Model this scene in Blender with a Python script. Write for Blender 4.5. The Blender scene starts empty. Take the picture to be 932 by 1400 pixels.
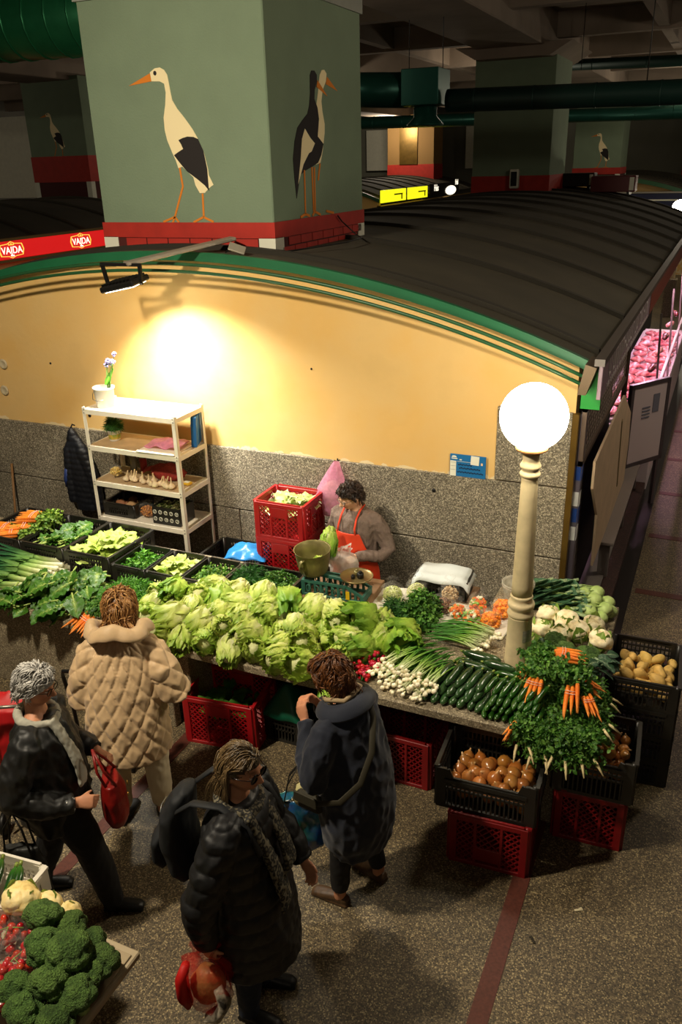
import bpy, math, random
import numpy as np
from mathutils import Matrix, Vector, Euler

S = bpy.context.scene
COL = S.collection
rng = np.random.default_rng(7)
random.seed(7)

# ------------------------------------------------------------------ camera
YAW, PIT, ROL, FPX = math.radians(-24.762), math.radians(22.947), math.radians(-1.614), 1121.95
_fw = np.array([math.sin(YAW)*math.cos(PIT), math.cos(YAW)*math.cos(PIT), -math.sin(PIT)])
_r = np.array([math.cos(YAW), -math.sin(YAW), 0.0]); _u = np.cross(_r, _fw)
_r2 = _r*math.cos(ROL)+_u*math.sin(ROL); _u2 = -_r*math.sin(ROL)+_u*math.cos(ROL)
cd = bpy.data.cameras.new('camera'); cam = bpy.data.objects.new('camera', cd); COL.objects.link(cam)
cd.sensor_fit = 'VERTICAL'; cd.sensor_height = 36.0; cd.lens = 36.0*FPX/1400
cd.clip_start = 0.05; cd.clip_end = 200
cam.matrix_world = Matrix(((_r2[0], _u2[0], -_fw[0], 0), (_r2[1], _u2[1], -_fw[1], 0), (_r2[2], _u2[2], -_fw[2], 4.0), (0, 0, 0, 1)))
S.camera = cam

# ------------------------------------------------------------------ world, exposure, hall lamps and added fill
w = bpy.data.worlds.new('hall_dark'); S.world = w; w.use_nodes = True
w.node_tree.nodes['Background'].inputs[0].default_value = (1.0, 0.86, 0.66, 1)
w.node_tree.nodes['Background'].inputs[1].default_value = 0.026
S.view_settings.view_transform = 'Standard'; S.view_settings.look = 'None'
S.view_settings.gamma = 1.0; S.view_settings.exposure = 0.0; S.view_settings.use_curve_mapping = False

def area_light(name, loc, target, size, power, color, size_y=None, spread=math.pi):
    l = bpy.data.lights.new(name, 'AREA'); l.energy = power; l.color = color; l.size = size
    if size_y: l.shape = 'RECTANGLE'; l.size_y = size_y
    l.spread = spread
    o = bpy.data.objects.new(name, l); COL.objects.link(o); o.location = loc
    o.rotation_euler = (Vector(target)-Vector(loc)).to_track_quat('-Z', 'Y').to_euler()
    return o
# the hall's own ceiling lamps, hung over the aisle on the near side
area_light('hall_lamp', (-3.9, 1.5, 5.85), (-3.0, 4.6, 0.8), 0.30, 340, (1.0, 0.87, 0.66))
area_light('hall_lamp_rear', (0.5, -2.0, 5.9), (-0.6, 3.2, 0.0), 0.5, 16, (1.0, 0.86, 0.66))
for _x, _y, _p in ((-7.2, 12.0, 25), (-13.0, 24.0, 130), (3.0, 13.0, 40), (1.9, 9.0, 190), (4.0, 25.0, 170), (-6.6, 24.5, 60), (6.0, 40.0, 260), (-16.6, 43.0, 320), (-1.2, 30.2, 110), (-24.5, 14.0, 150)):   # fill lights added to brighten the far hall and right flank, no fixtures
    _l = bpy.data.lights.new('hall_fill_far', 'POINT'); _l.energy = _p; _l.color = (1.0, 0.86, 0.66); _l.shadow_soft_size = .2
    _o = bpy.data.objects.new('hall_fill_far', _l); COL.objects.link(_o); _o.location = (_x, _y, 5.6)

# ------------------------------------------------------------------ mesh helpers
def rotz(a): return np.array([[math.cos(a), -math.sin(a), 0], [math.sin(a), math.cos(a), 0], [0, 0, 1.0]])
def roty(a): return np.array([[math.cos(a), 0, math.sin(a)], [0, 1, 0], [-math.sin(a), 0, math.cos(a)]])
def rotx(a): return np.array([[1, 0, 0], [0, math.cos(a), -math.sin(a)], [0, math.sin(a), math.cos(a)]])
def unit(v): v = np.asarray(v, float); return v/(np.linalg.norm(v)+1e-12)
def frame_z(d):
    d = unit(d); a = np.array([0, 0, 1.0]) if abs(d[2]) < .95 else np.array([1.0, 0, 0])
    x = unit(np.cross(a, d)); y = np.cross(d, x); return np.stack([x, y, d], 1)

class MB:
    def __init__(s): s.V = []; s.F = []; s.C = []; s.M = []; s.S = []; s.n = 0
    def add(s, V, F, col=None, mi=0, smooth=True, R=None, t=None):
        V = np.asarray(V, float)
        if R is not None: V = V@np.asarray(R).T
        if t is not None: V = V+np.asarray(t)
        k = len(V)
        if col is None: c = np.ones((k, 3))*.8
        else:
            c = np.asarray(col, float); c = np.broadcast_to(c, (k, 3)) if c.ndim == 1 else c
        s.V.append(V); s.C.append(c); n = s.n
        s.F += [tuple(i+n for i in f) for f in F]; s.M += [mi]*len(F); s.S += [smooth]*len(F); s.n += k
        return s
    def box(s, c, size, R=None, bev=0, col=None, mi=0):
        hx, hy, hz = np.asarray(size, float)/2
        b = min(bev, hx*.9, hy*.9, hz*.9)
        if b <= 0:
            V = [(x, y, z) for x in (-hx, hx) for y in (-hy, hy) for z in (-hz, hz)]
            F = [(0, 1, 3, 2), (4, 6, 7, 5), (0, 4, 5, 1), (2, 3, 7, 6), (0, 2, 6, 4), (1, 5, 7, 3)]
            return s.add(V, F, col, mi, False, R, c)
        V = []; idx = {}
        for sx in (-1, 1):
            for sy in (-1, 1):
                for sz in (-1, 1):
                    for a in range(3):
                        p = [sx*hx, sy*hy, sz*hz]
                        for q in range(3):
                            if q != a: p[q] -= (sx, sy, sz)[q]*b
                        idx[(sx, sy, sz, a)] = len(V); V.append(p)
        F = []
        for a in range(3):
            o = [q for q in range(3) if q != a]
            for sg in (-1, 1):
                def k(u, v):
                    t = [0, 0, 0]; t[a] = sg; t[o[0]] = u; t[o[1]] = v; return idx[(t[0], t[1], t[2], a)]
                q = [k(-1, -1), k(1, -1), k(1, 1), k(-1, 1)]
                F.append(tuple(q if (sg > 0) == (a != 1) else q[::-1]))
            for u in (-1, 1):
                for v in (-1, 1):
                    t0 = [0, 0, 0]; t0[o[0]] = u; t0[o[1]] = v
                    t1 = list(t0); t0[a] = -1; t1[a] = 1
                    F.append((idx[(*t0, o[0])], idx[(*t1, o[0])], idx[(*t1, o[1])], idx[(*t0, o[1])]))
        for sx in (-1, 1):
            for sy in (-1, 1):
                for sz in (-1, 1): F.append(tuple(idx[(sx, sy, sz, a)] for a in range(3)))
        return s.add(V, F, col, mi, False, R, c)
    def tube(s, pts, rad, n=8, cap=True, flat=None, col=None, mi=0, smooth=True, up=None):
        P = np.asarray(pts, float); m = len(P)
        rad = np.broadcast_to(np.asarray(rad, float), (m,)) if np.ndim(rad) < 2 else np.asarray(rad, float)
        T = np.gradient(P, axis=0); T /= np.linalg.norm(T, axis=1)[:, None]+1e-12
        x = np.asarray(up, float) if up is not None else (np.array([0, 0, 1.0]) if abs(T[0][2]) < .9 else np.array([1.0, 0, 0]))
        V = []; a = np.arange(n)*2*math.pi/n
        for i in range(m):
            x = x-T[i]*(x@T[i]); x = unit(x); y = np.cross(T[i], x)
            rx, ry = (rad[i], rad[i]) if rad.ndim == 1 else rad[i]
            if flat: rx, ry = rx*flat[0], ry*flat[1]
            V.append(P[i]+np.cos(a)[:, None]*x*rx+np.sin(a)[:, None]*y*ry)
        V = np.concatenate(V); F = []
        for i in range(m-1):
            for j in range(n):
                k = (j+1) % n; F.append((i*n+j, i*n+k, (i+1)*n+k, (i+1)*n+j))
        if cap: F.append(tuple(range(n))[::-1]); F.append(tuple((m-1)*n+j for j in range(n)))
        if col is not None and np.ndim(col) == 2 and len(col) == m: col = np.repeat(np.asarray(col, float), n, axis=0)
        return s.add(V, F, col, mi, smooth)
    def bar(s, p0, p1, w, h=None, col=None, mi=0, bev=0):
        p0 = np.asarray(p0, float); p1 = np.asarray(p1, float); L = np.linalg.norm(p1-p0)
        return s.box((p0+p1)/2, (w, h or w, L), frame_z(p1-p0), bev, col, mi)
    def lathe(s, prof, n=20, R=None, t=None, col=None, mi=0, smooth=True, cap=True):
        prof = np.asarray(prof, float); a = np.arange(n)*2*math.pi/n
        V = np.concatenate([np.stack([r*np.cos(a), r*np.sin(a), np.full(n, z)], 1) for r, z in prof]); F = []
        for i in range(len(prof)-1):
            for j in range(n):
                k = (j+1) % n; F.append((i*n+j, i*n+k, (i+1)*n+k, (i+1)*n+j))
        if cap: F.append(tuple(range(n))[::-1]); F.append(tuple((len(prof)-1)*n+j for j in range(n)))
        if col is not None and np.ndim(col) == 2 and len(col) == len(prof): col = np.repeat(np.asarray(col, float), n, axis=0)
        return s.add(V, F, col, mi, smooth, R, t)
    def ell(s, c, r, nu=14, nv=9, R=None, col=None, mi=0, fn=None, smooth=True):
        V = [(0, 0, -1.0)]
        for i in range(1, nv):
            th = -math.pi/2+math.pi*i/nv
            for j in range(nu):
                ph = 2*math.pi*j/nu; V.append((math.cos(th)*math.cos(ph), math.cos(th)*math.sin(ph), math.sin(th)))
        V.append((0, 0, 1.0)); V = np.array(V); F = []
        for j in range(nu): F.append((0, 1+(j+1) % nu, 1+j))
        for i in range(nv-2):
            for j in range(nu):
                k = (j+1) % nu; F.append((1+i*nu+j, 1+i*nu+k, 1+(i+1)*nu+k, 1+(i+1)*nu+j))
        L = len(V)-1; b = 1+(nv-2)*nu
        for j in range(nu): F.append((L, b+j, b+(j+1) % nu))
        if fn is not None:
            o = fn(V)
            if isinstance(o, tuple): V, col = o
            else: V = o
        return s.add(V*np.asarray(r, float), F, col, mi, smooth, R, c)
    def grid(s, P, col=None, mi=0, smooth=True, R=None, t=None):
        P = np.asarray(P, float); a, b = P.shape[:2]
        F = [(i*b+j, i*b+j+1, (i+1)*b+j+1, (i+1)*b+j) for i in range(a-1) for j in range(b-1)]
        if col is not None and np.ndim(col) == 3: col = np.asarray(col, float).reshape(-1, 3)
        return s.add(P.reshape(-1, 3), F, col, mi, smooth, R, t)
    def prism(s, poly, y0, y1, col=None, mi=0, R=None, t=None):   # polygon in x,z extruded along y
        n = len(poly); V = [(x, y0, z) for x, z in poly]+[(x, y1, z) for x, z in poly]
        F = [tuple(range(n)), tuple(range(2*n-1, n-1, -1))]+[(i, n+i, n+(i+1) % n, (i+1) % n) for i in range(n)]
        return s.add(V, F, col, mi, False, R, t)
    def join(s, o, R=None, t=None, sc=1.0):
        for V, C in zip(o.V, o.C):
            V2 = V*sc
            if R is not None: V2 = V2@np.asarray(R).T
            if t is not None: V2 = V2+np.asarray(t)
            s.V.append(V2); s.C.append(C)
        n = s.n; s.F += [tuple(i+n for i in f) for f in o.F]; s.M += o.M; s.S += o.S; s.n += o.n
        return s
    def mesh(s, name, mats):
        if not isinstance(mats, (list, tuple)): mats = [mats]
        me = bpy.data.meshes.new(name)
        V = np.concatenate(s.V); me.from_pydata(V.tolist(), [], s.F)
        me.polygons.foreach_set('material_index', s.M); me.polygons.foreach_set('use_smooth', s.S)
        C = np.concatenate(s.C); a = me.color_attributes.new('Col', 'FLOAT_COLOR', 'POINT')
        a.data.foreach_set('color', np.concatenate([C, np.ones((len(C), 1))], 1).ravel().astype(np.float32))
        for m in mats: me.materials.append(m)
        me.update(); return me
    def build(s, name, mats, parent=None, **k): return obj(name, s.mesh(name, mats), parent, **k)

def setm(o, loc=None, R=None, sc=None):
    M = Matrix.Identity(4)
    if R is not None: M = Matrix([list(r) for r in np.asarray(R)]).to_4x4()
    if sc is not None:
        sc = (sc,)*3 if np.isscalar(sc) else sc; M = M@Matrix.Diagonal((*sc, 1))
    if loc is not None: M.translation = Vector([float(q) for q in loc])
    o.matrix_basis = M
def tag(o, label=None, cat=None, group=None, kind=None):
    if label: o['label'] = label
    if cat: o['category'] = cat
    if group: o['group'] = group
    if kind: o['kind'] = kind
    return o
def obj(name, me, parent=None, loc=None, R=None, sc=None, label=None, cat=None, group=None, kind=None):
    o = bpy.data.objects.new(name, me); COL.objects.link(o)
    if parent is not None: o.parent = parent
    if loc is not None or R is not None or sc is not None: setm(o, loc, R, sc)
    return tag(o, label, cat, group, kind)
def empty(name, loc=(0, 0, 0), R=None, label=None, cat=None, group=None, sc=None, parent=None):
    o = obj(name, None, parent, loc, R, sc, label, cat, group); o.empty_display_size = .1; return o
def copy_tree(o, parent=None):
    c = o.copy(); COL.objects.link(c); c.parent = parent
    if parent is not None: c.matrix_basis = o.matrix_basis
    for ch in list(o.children): copy_tree(ch, c)
    return c
def struct(name, mb, mats, parent=None, label=None):
    o = mb.build(name, mats, parent)
    if parent is None: o['kind'] = 'structure'
    if label: o['label'] = label
    return o

# ------------------------------------------------------------------ materials
def srgb(h):
    h = h.lstrip('#'); c = [int(h[i:i+2], 16)/255 for i in (0, 2, 4)]
    return tuple(x/12.92 if x <= .04045 else ((x+.055)/1.055)**2.4 for x in c)
MATS = {}
def mat(name, color=None, rough=.6, vary=0.0, scale=8.0, bump=0.0, bscale=40.0, metal=0.0, spec=.4, vc=False, alpha=1.0, emit=None, estr=0.0, trans=0.0, c2=None, objrand=0.0, sss=0.0, coat=0.0, detail=4.0, sheen=0.0):
    if name in MATS: return MATS[name]
    m = bpy.data.materials.new(name); m.use_nodes = True; nt = m.node_tree; b = nt.nodes['Principled BSDF']
    N = nt.nodes.new; Lk = nt.links.new
    if isinstance(color, str): color = srgb(color)
    if isinstance(c2, str): c2 = srgb(c2)
    b.inputs['Roughness'].default_value = rough; b.inputs['Metallic'].default_value = metal
    b.inputs['Specular IOR Level'].default_value = spec
    if vc:
        a = N('ShaderNodeAttribute'); a.attribute_name = 'Col'; src = a.outputs['Color']
    else:
        rgb = N('ShaderNodeRGB'); rgb.outputs[0].default_value = (*color, 1); src = rgb.outputs[0]
    tc = N('ShaderNodeTexCoord')
    if vary > 0 or c2 is not None:
        no = N('ShaderNodeTexNoise'); no.inputs['Scale'].default_value = scale; no.inputs['Detail'].default_value = detail
        Lk(tc.outputs['Object'], no.inputs['Vector'])
        if c2 is not None:
            rp = N('ShaderNodeValToRGB'); rp.color_ramp.elements[0].position = .38; rp.color_ramp.elements[1].position = .64
            Lk(no.outputs['Fac'], rp.inputs[0]); mx = N('ShaderNodeMix'); mx.data_type = 'RGBA'
            Lk(rp.outputs[0], mx.inputs[0]); Lk(src, mx.inputs[6]); mx.inputs[7].default_value = (*c2, 1); src = mx.outputs[2]
        if vary > 0:
            hs = N('ShaderNodeHueSaturation'); mr = N('ShaderNodeMapRange'); mr.inputs[1].default_value = .3; mr.inputs[2].default_value = .7
            mr.inputs[3].default_value = 1-vary; mr.inputs[4].default_value = 1+vary
            Lk(no.outputs['Fac'], mr.inputs[0]); Lk(mr.outputs[0], hs.inputs['Value']); Lk(src, hs.inputs['Color']); src = hs.outputs[0]
    if objrand > 0:
        oi = N('ShaderNodeObjectInfo'); hs = N('ShaderNodeHueSaturation'); mr = N('ShaderNodeMapRange')
        mr.inputs[3].default_value = 1-objrand; mr.inputs[4].default_value = 1+objrand
        Lk(oi.outputs['Random'], mr.inputs[0]); Lk(mr.outputs[0], hs.inputs['Value'])
        m2 = N('ShaderNodeMapRange'); m2.inputs[3].default_value = .5-objrand*.05; m2.inputs[4].default_value = .5+objrand*.05
        ml = N('ShaderNodeMath'); ml.operation = 'MULTIPLY'; ml.inputs[1].default_value = 7.3; fr = N('ShaderNodeMath'); fr.operation = 'FRACT'
        Lk(oi.outputs['Random'], ml.inputs[0]); Lk(ml.outputs[0], fr.inputs[0]); Lk(fr.outputs[0], m2.inputs[0]); Lk(m2.outputs[0], hs.inputs['Hue'])
        Lk(src, hs.inputs['Color']); src = hs.outputs[0]
    Lk(src, b.inputs['Base Color'])
    if bump > 0:
        nb = N('ShaderNodeTexNoise'); nb.inputs['Scale'].default_value = bscale; nb.inputs['Detail'].default_value = 5
        Lk(tc.outputs['Object'], nb.inputs['Vector']); bp = N('ShaderNodeBump'); bp.inputs['Strength'].default_value = min(1, bump)
        bp.inputs['Distance'].default_value = .01*max(1, bump); Lk(nb.outputs['Fac'], bp.inputs['Height']); Lk(bp.outputs[0], b.inputs['Normal'])
    if emit is not None:
        b.inputs['Emission Color'].default_value = (*(srgb(emit) if isinstance(emit, str) else emit), 1); b.inputs['Emission Strength'].default_value = estr
    if sss > 0:
        b.inputs['Subsurface Weight'].default_value = sss; b.inputs['Subsurface Scale'].default_value = .01
        b.inputs['Subsurface Radius'].default_value = (1, .6, .3)
    if coat > 0: b.inputs['Coat Weight'].default_value = coat; b.inputs['Coat Roughness'].default_value = .15
    if sheen > 0: b.inputs['Sheen Weight'].default_value = sheen
    if trans > 0:    # thin leaf: light passes through
        tr = N('ShaderNodeBsdfTranslucent'); Lk(src, tr.inputs[0]); mx = N('ShaderNodeMixShader'); mx.inputs[0].default_value = trans
        Lk(b.outputs[0], mx.inputs[1]); Lk(tr.outputs[0], mx.inputs[2]); Lk(mx.outputs[0], nt.nodes['Material Output'].inputs[0])
    if alpha < 1: b.inputs['Alpha'].default_value = alpha
    MATS[name] = m; return m

def speckle_mat(name, base, cols, scale, rough=.7, bump=.2, joints=None):
    m = bpy.data.materials.new(name); m.use_nodes = True; nt = m.node_tree; b = nt.nodes['Principled BSDF']; N = nt.nodes.new; Lk = nt.links.new
    tc = N('ShaderNodeTexCoord'); vo = N('ShaderNodeTexVoronoi'); vo.inputs['Scale'].default_value = scale
    Lk(tc.outputs['Object'], vo.inputs['Vector'])
    rp = N('ShaderNodeValToRGB'); rp.color_ramp.interpolation = 'CONSTANT'; e = rp.color_ramp.elements
    sx = N('ShaderNodeSeparateColor'); Lk(vo.outputs['Color'], sx.inputs[0]); Lk(sx.outputs[0], rp.inputs[0])
    e[0].position = 0; e[0].color = (*srgb(cols[0][0]), 1); e[1].position = cols[1][1]; e[1].color = (*srgb(cols[1][0]), 1)
    for c, p in cols[2:]:
        k = e.new(p); k.color = (*srgb(c), 1)
    mx = N('ShaderNodeMix'); mx.data_type = 'RGBA'; rr = N('ShaderNodeMapRange'); rr.inputs[1].default_value = .42; rr.inputs[2].default_value = .75
    Lk(vo.outputs['Distance'], rr.inputs[0]); Lk(rr.outputs[0], mx.inputs[0]); Lk(rp.outputs[0], mx.inputs[6]); mx.inputs[7].default_value = (*srgb(base), 1)
    no = N('ShaderNodeTexNoise'); no.inputs['Scale'].default_value = 1.3; no.inputs['Detail'].default_value = 6; Lk(tc.outputs['Object'], no.inputs['Vector'])
    hs = N('ShaderNodeHueSaturation'); mr = N('ShaderNodeMapRange'); mr.inputs[1].default_value = .3; mr.inputs[2].default_value = .7; mr.inputs[3].default_value = .75; mr.inputs[4].default_value = 1.2
    Lk(no.outputs['Fac'], mr.inputs[0]); Lk(mr.outputs[0], hs.inputs['Value']); Lk(mx.outputs[2], hs.inputs['Color']); Lk(hs.outputs[0], b.inputs['Base Color'])
    b.inputs['Roughness'].default_value = rough
    bp = N('ShaderNodeBump'); bp.inputs['Strength'].default_value = bump; bp.inputs['Distance'].default_value = .004; Lk(sx.outputs[1], bp.inputs['Height']); Lk(bp.outputs[0], b.inputs['Normal'])
    MATS[name] = m; return m

def film_mat(name, color, alpha, rough=.2):
    m = bpy.data.materials.new(name); m.use_nodes = True; nt = m.node_tree; b = nt.nodes['Principled BSDF']; N = nt.nodes.new; Lk = nt.links.new
    c = srgb(color); b.inputs['Base Color'].default_value = (*c, 1); b.inputs['Roughness'].default_value = rough
    tr = N('ShaderNodeBsdfTranslucent'); tr.inputs[0].default_value = (*c, 1); tp = N('ShaderNodeBsdfTransparent')
    a = N('ShaderNodeMixShader'); a.inputs[0].default_value = .4; Lk(b.outputs[0], a.inputs[1]); Lk(tr.outputs[0], a.inputs[2])
    tc = N('ShaderNodeTexCoord'); no = N('ShaderNodeTexNoise'); no.inputs['Scale'].default_value = 22; no.inputs['Detail'].default_value = 3
    Lk(tc.outputs['Object'], no.inputs['Vector']); mr = N('ShaderNodeMapRange'); mr.inputs[1].default_value = .35; mr.inputs[2].default_value = .7
    mr.inputs[3].default_value = max(0, alpha-.12); mr.inputs[4].default_value = min(1, alpha+.12); Lk(no.outputs['Fac'], mr.inputs[0])
    bp = N('ShaderNodeBump'); bp.inputs['Strength'].default_value = .6; bp.inputs['Distance'].default_value = .01; Lk(no.outputs['Fac'], bp.inputs['Height']); Lk(bp.outputs[0], b.inputs['Normal'])
    x = N('ShaderNodeMixShader'); Lk(mr.outputs[0], x.inputs[0]); Lk(tp.outputs[0], x.inputs[1]); Lk(a.outputs[0], x.inputs[2])
    Lk(x.outputs[0], nt.nodes['Material Output'].inputs[0]); MATS[name] = m; return m

def text_mesh(s, size, depth=.002, align='CENTER'):
    cu = bpy.data.curves.new('lettering', 'FONT'); cu.body = s; cu.size = size; cu.extrude = depth; cu.align_x = align; cu.align_y = 'CENTER'
    o = bpy.data.objects.new('lettering', cu); COL.objects.link(o)
    dg = bpy.context.evaluated_depsgraph_get(); dg.update()
    me = bpy.data.meshes.new_from_object(o.evaluated_get(dg)); bpy.data.objects.remove(o); bpy.data.curves.remove(cu); return me
# ================================================================== SETTING
M_floor = speckle_mat('terrazzo', '#4e432f', [('#30281c', 0), ('#5a4d38', .2), ('#7d6d50', .48), ('#a8966e', .82), ('#3c3324', .93)], 125, .6, .2)
M_stripe = mat('terrazzo_red', '#54291d', .6, vary=.25, scale=60, bump=.1)
M_plaster = mat('ochre_plaster', '#d9b474', .85, vary=.08, scale=2.2, bump=.25, bscale=14, c2='#d0a763')
_nt = M_plaster.node_tree; _b = _nt.nodes['Principled BSDF']; _src = _b.inputs['Base Color'].links[0].from_socket   # peeling patches above the dado
_tc = _nt.nodes.new('ShaderNodeTexCoord'); _sx = _nt.nodes.new('ShaderNodeSeparateXYZ'); _nt.links.new(_tc.outputs['Object'], _sx.inputs[0])
_m1 = _nt.nodes.new('ShaderNodeMapRange'); _m1.inputs[1].default_value = 1.72; _m1.inputs[2].default_value = 1.61; _nt.links.new(_sx.outputs[2], _m1.inputs[0])
_no = _nt.nodes.new('ShaderNodeTexNoise'); _no.name = 'peel'; _no.inputs['Scale'].default_value = 7; _no.inputs['Detail'].default_value = 8; _nt.links.new(_tc.outputs['Object'], _no.inputs['Vector'])
_mu = _nt.nodes.new('ShaderNodeMath'); _mu.operation = 'MULTIPLY'; _nt.links.new(_m1.outputs[0], _mu.inputs[0]); _nt.links.new(_no.outputs['Fac'], _mu.inputs[1])
_m2 = _nt.nodes.new('ShaderNodeMapRange'); _m2.inputs[1].default_value = .47; _m2.inputs[2].default_value = .50; _nt.links.new(_mu.outputs[0], _m2.inputs[0])
_mx = _nt.nodes.new('ShaderNodeMix'); _mx.data_type = 'RGBA'; _nt.links.new(_m2.outputs[0], _mx.inputs[0]); _nt.links.new(_src, _mx.inputs[6]); _mx.inputs[7].default_value = (*srgb('#d8c49a'), 1); _nt.links.new(_mx.outputs[2], _b.inputs['Base Color'])
M_granite = speckle_mat('granite_slab', '#6b6355', [('#57503f', 0), ('#837a68', .3), ('#a1978180'[:7], .6), ('#c0b69d', .85), ('#4a4436', .93)], 110, .7, .3)
M_stone = speckle_mat('counter_stone', '#7c6f58', [('#645a46', 0), ('#8d8068', .3), ('#a7997c', .6), ('#c4b797', .85), ('#5a503e', .93)], 130, .7, .3)
M_rib = mat('roof_rib_dark', '#29251c', .85)
M_roof = mat('roof_felt', '#3d382b', .85, vary=.2, scale=1.2, bump=.2, bscale=6)
M_green = mat('green_paint', '#1b5f3c', .5, vary=.08, scale=4)
M_dgreen = mat('dark_green_paint', '#24502f', .4)
M_mint = mat('mint_paint', '#75866e', .85, vary=.05, scale=3, bump=.35, bscale=60)
M_red = mat('red_paint', '#a8281c', .7, vary=.12, scale=6)
M_redd = mat('mortar_dark', '#4a1712', .8)
M_white = mat('white_paint', '#d9d8c6', .7, vary=.05)
M_cream = mat('mural_cream', '#f0dfb0', .85)
M_black = mat('mural_black', '#221d1c', .8)
M_orange = mat('mural_orange', '#d57c22', .8)
M_conc = mat('ceiling_concrete', '#8a7c6e', .9, vary=.2, scale=1.0, bump=.2, bscale=10)
M_duct = mat('duct_green', '#1d5146', .35, metal=.5, vary=.1, scale=2)
M_ductd = mat('duct_dark', '#16332d', .5, metal=.3)
M_dark = mat('dark_metal', '#1c1b19', .45, metal=.4)
M_steel = mat('brushed_steel', '#8a857c', .4, metal=.8)
M_brown = mat('bronze_trim', '#6d5424', .35, metal=.6, vary=.15, scale=5)
M_woodl = mat('pale_board', '#d2b899', .7, vary=.08, scale=5)

fl = MB().box((-8, 22, -.05), (56, 56, .1)); FLOOR = struct('floor', fl, M_floor, label='grey brown speckled terrazzo market floor')
for x, y0, y1 in ((-.615, -2, 6.2), (-3.25, -2, 4.2), (2.05, -2, 20)):
    struct('floor_stripe', MB().box((x, (y0+y1)/2, .001), (.1, y1-y0, .006)), M_stripe, FLOOR)
for y in (6.52, 7.78, 9.2, 10.6, 12.0, 13.4, 14.8, 16.2):
    struct('floor_stripe', MB().box((1.1, y, .001), (2.95, .1, .006)), M_stripe, FLOOR)
struct('drain_channel', MB().box((-.485, 12.5, .004), (.15, 13.2, .01)), mat('drain_dark', '#181310', .4), FLOOR)
dg_ = MB()
for k in range(16): dg_.box((-.06+k*.022, 6.35, .008), (.010, .13, .012))
dg_.box((.105, 6.28, .008), (.37, .012, .014)); dg_.box((.105, 6.42, .008), (.37, .012, .014))
struct('drain_grate', dg_, M_dark, FLOOR)

RA = 9.45
def arch(x, cx=-4.4, top=3.36): return top-(RA-math.sqrt(max(RA*RA-(x-cx)**2, 0)))
def vault(cx, y0, y1, half=3.62, top=3.36, dx=.06):
    mb = MB(); xs = np.linspace(cx-half, cx+half, 41); ys = (y0, y1)
    zt = np.array([arch(x, cx, top) for x in xs]); V = []; n = len(xs)
    for y in ys:
        for x, z in zip(xs, zt): V.append((x, y, z))
    for y in ys:
        for x, z in zip(xs, zt): V.append((x, y, z-dx))
    F = [(i, i+1, n+i+1, n+i) for i in range(n-1)]+[(2*n+i, 3*n+i, 3*n+i+1, 2*n+i+1) for i in range(n-1)]
    F += [(i, 2*n+i, 2*n+i+1, i+1) for i in range(n-1)]+[(n+i, n+i+1, 3*n+i+1, 3*n+i) for i in range(n-1)]
    F += [(0, n, 3*n, 2*n), (n-1, 3*n-1, 4*n-1, 2*n-1)]
    return mb.add(V, F, None, 0, False)
def arc_strip(cx, y, w, h, half=3.62, top=3.36, dz=0.0, x0=None, x1=None, n=36):
    mb = MB(); xs = np.linspace(x0 if x0 is not None else cx-half, x1 if x1 is not None else cx+half, n)
    z = np.array([arch(x, cx, top)+dz for x in xs]); V = []
    for a, b in ((-w/2, 0), (w/2, 0), (w/2, h), (-w/2, h)):
        V += [(x, y+a, q+b) for x, q in zip(xs, z)]
    F = []
    for k in range(4):
        l = (k+1) % 4; F += [(k*n+i, k*n+i+1, l*n+i+1, l*n+i) for i in range(n-1)]
    F += [(0, n, 2*n, 3*n), (n-1, 4*n-1, 3*n-1, 2*n-1)]
    return mb.add(V, F, None, 0, False)
def gable(cx, y0, y1, half, top=3.36, dz=-.06, n=33):
    xs = np.linspace(cx-half, cx+half, n); poly = [(cx-half, 0)]+[(x, arch(x, cx, top)+dz) for x in xs]+[(cx+half, 0)]
    return MB().prism(poly, y0, y1)

# --- the stall behind the counter
WF = struct('wall_front', gable(-4.4, 6.2, 6.36, 3.52), M_plaster, label='ochre plastered curved gable wall over a granite dado')
for (x0, x1, z0, z1) in [(-7.92, -6.35, .0, .985), (-6.34, -3.92, 0, .985), (-3.91, -.895, 0, .985), (-7.92, -5.2, .998, 1.605), (-5.192, -2.9, .998, 1.605), (-2.892, -.895, .998, 1.605), (-1.47, -.895, 1.618, 2.225)]:
    struct('granite_slab', MB().box(((x0+x1)/2, 6.185, (z0+z1)/2), (x1-x0, .03, z1-z0), bev=.004), M_granite, WF)
struct('corner_post', MB().box((-.87, 6.19, 1.11), (.05, .06, 2.22), bev=.004), M_brown, WF)
for off in (-.09, -.15):
    xs = np.linspace(-7.9, -.82, 40)
    mb = MB().tube([(x, 5.95, arch(x)+off) for x in xs], .014, 8); struct('rail_pipe', mb, M_dgreen, WF)
wall_mark = mat('wall_fitting', '#b9ab8c', .6)
for x, z in ((-6.63, 2.2), (-6.68, 1.92)):
    mb = MB().lathe([(.001, 0), (.05, 0), (.055, .01), (.04, .02), (.03, .012), (.001, .012)], 16, rotx(math.pi/2), (x, 6.2, z)); struct('wall_socket', mb, wall_mark, WF)
for x, z, r in ((-6.0, 2.25, .012), (-5.6, 1.75, .02), (-2.78, 1.35, .02), (-1.98, 1.45, .018), (-3.1, 2.4, .01)):
    struct('plug_hole', MB().lathe([(.001, 0), (r, 0), (r*.8, .006), (.001, .006)], 10, rotx(math.pi/2), (x, 6.17 if z < 1.6 else 6.2, z)), M_dark, WF)
RF = struct('roof', vault(-4.4, 6.14, 22.4, top=3.345), M_roof, label='dark curved felt roof of the market stall with raised ribs')
for k in range(11):
    struct('roof_rib', arc_strip(-4.4, 6.45+1.55*k, .08, .04, top=3.345), M_rib, RF)
struct('roof_edge', arc_strip(-4.4, 6.12, .05, .075, dz=-.065, top=3.345), M_green, RF)
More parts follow.
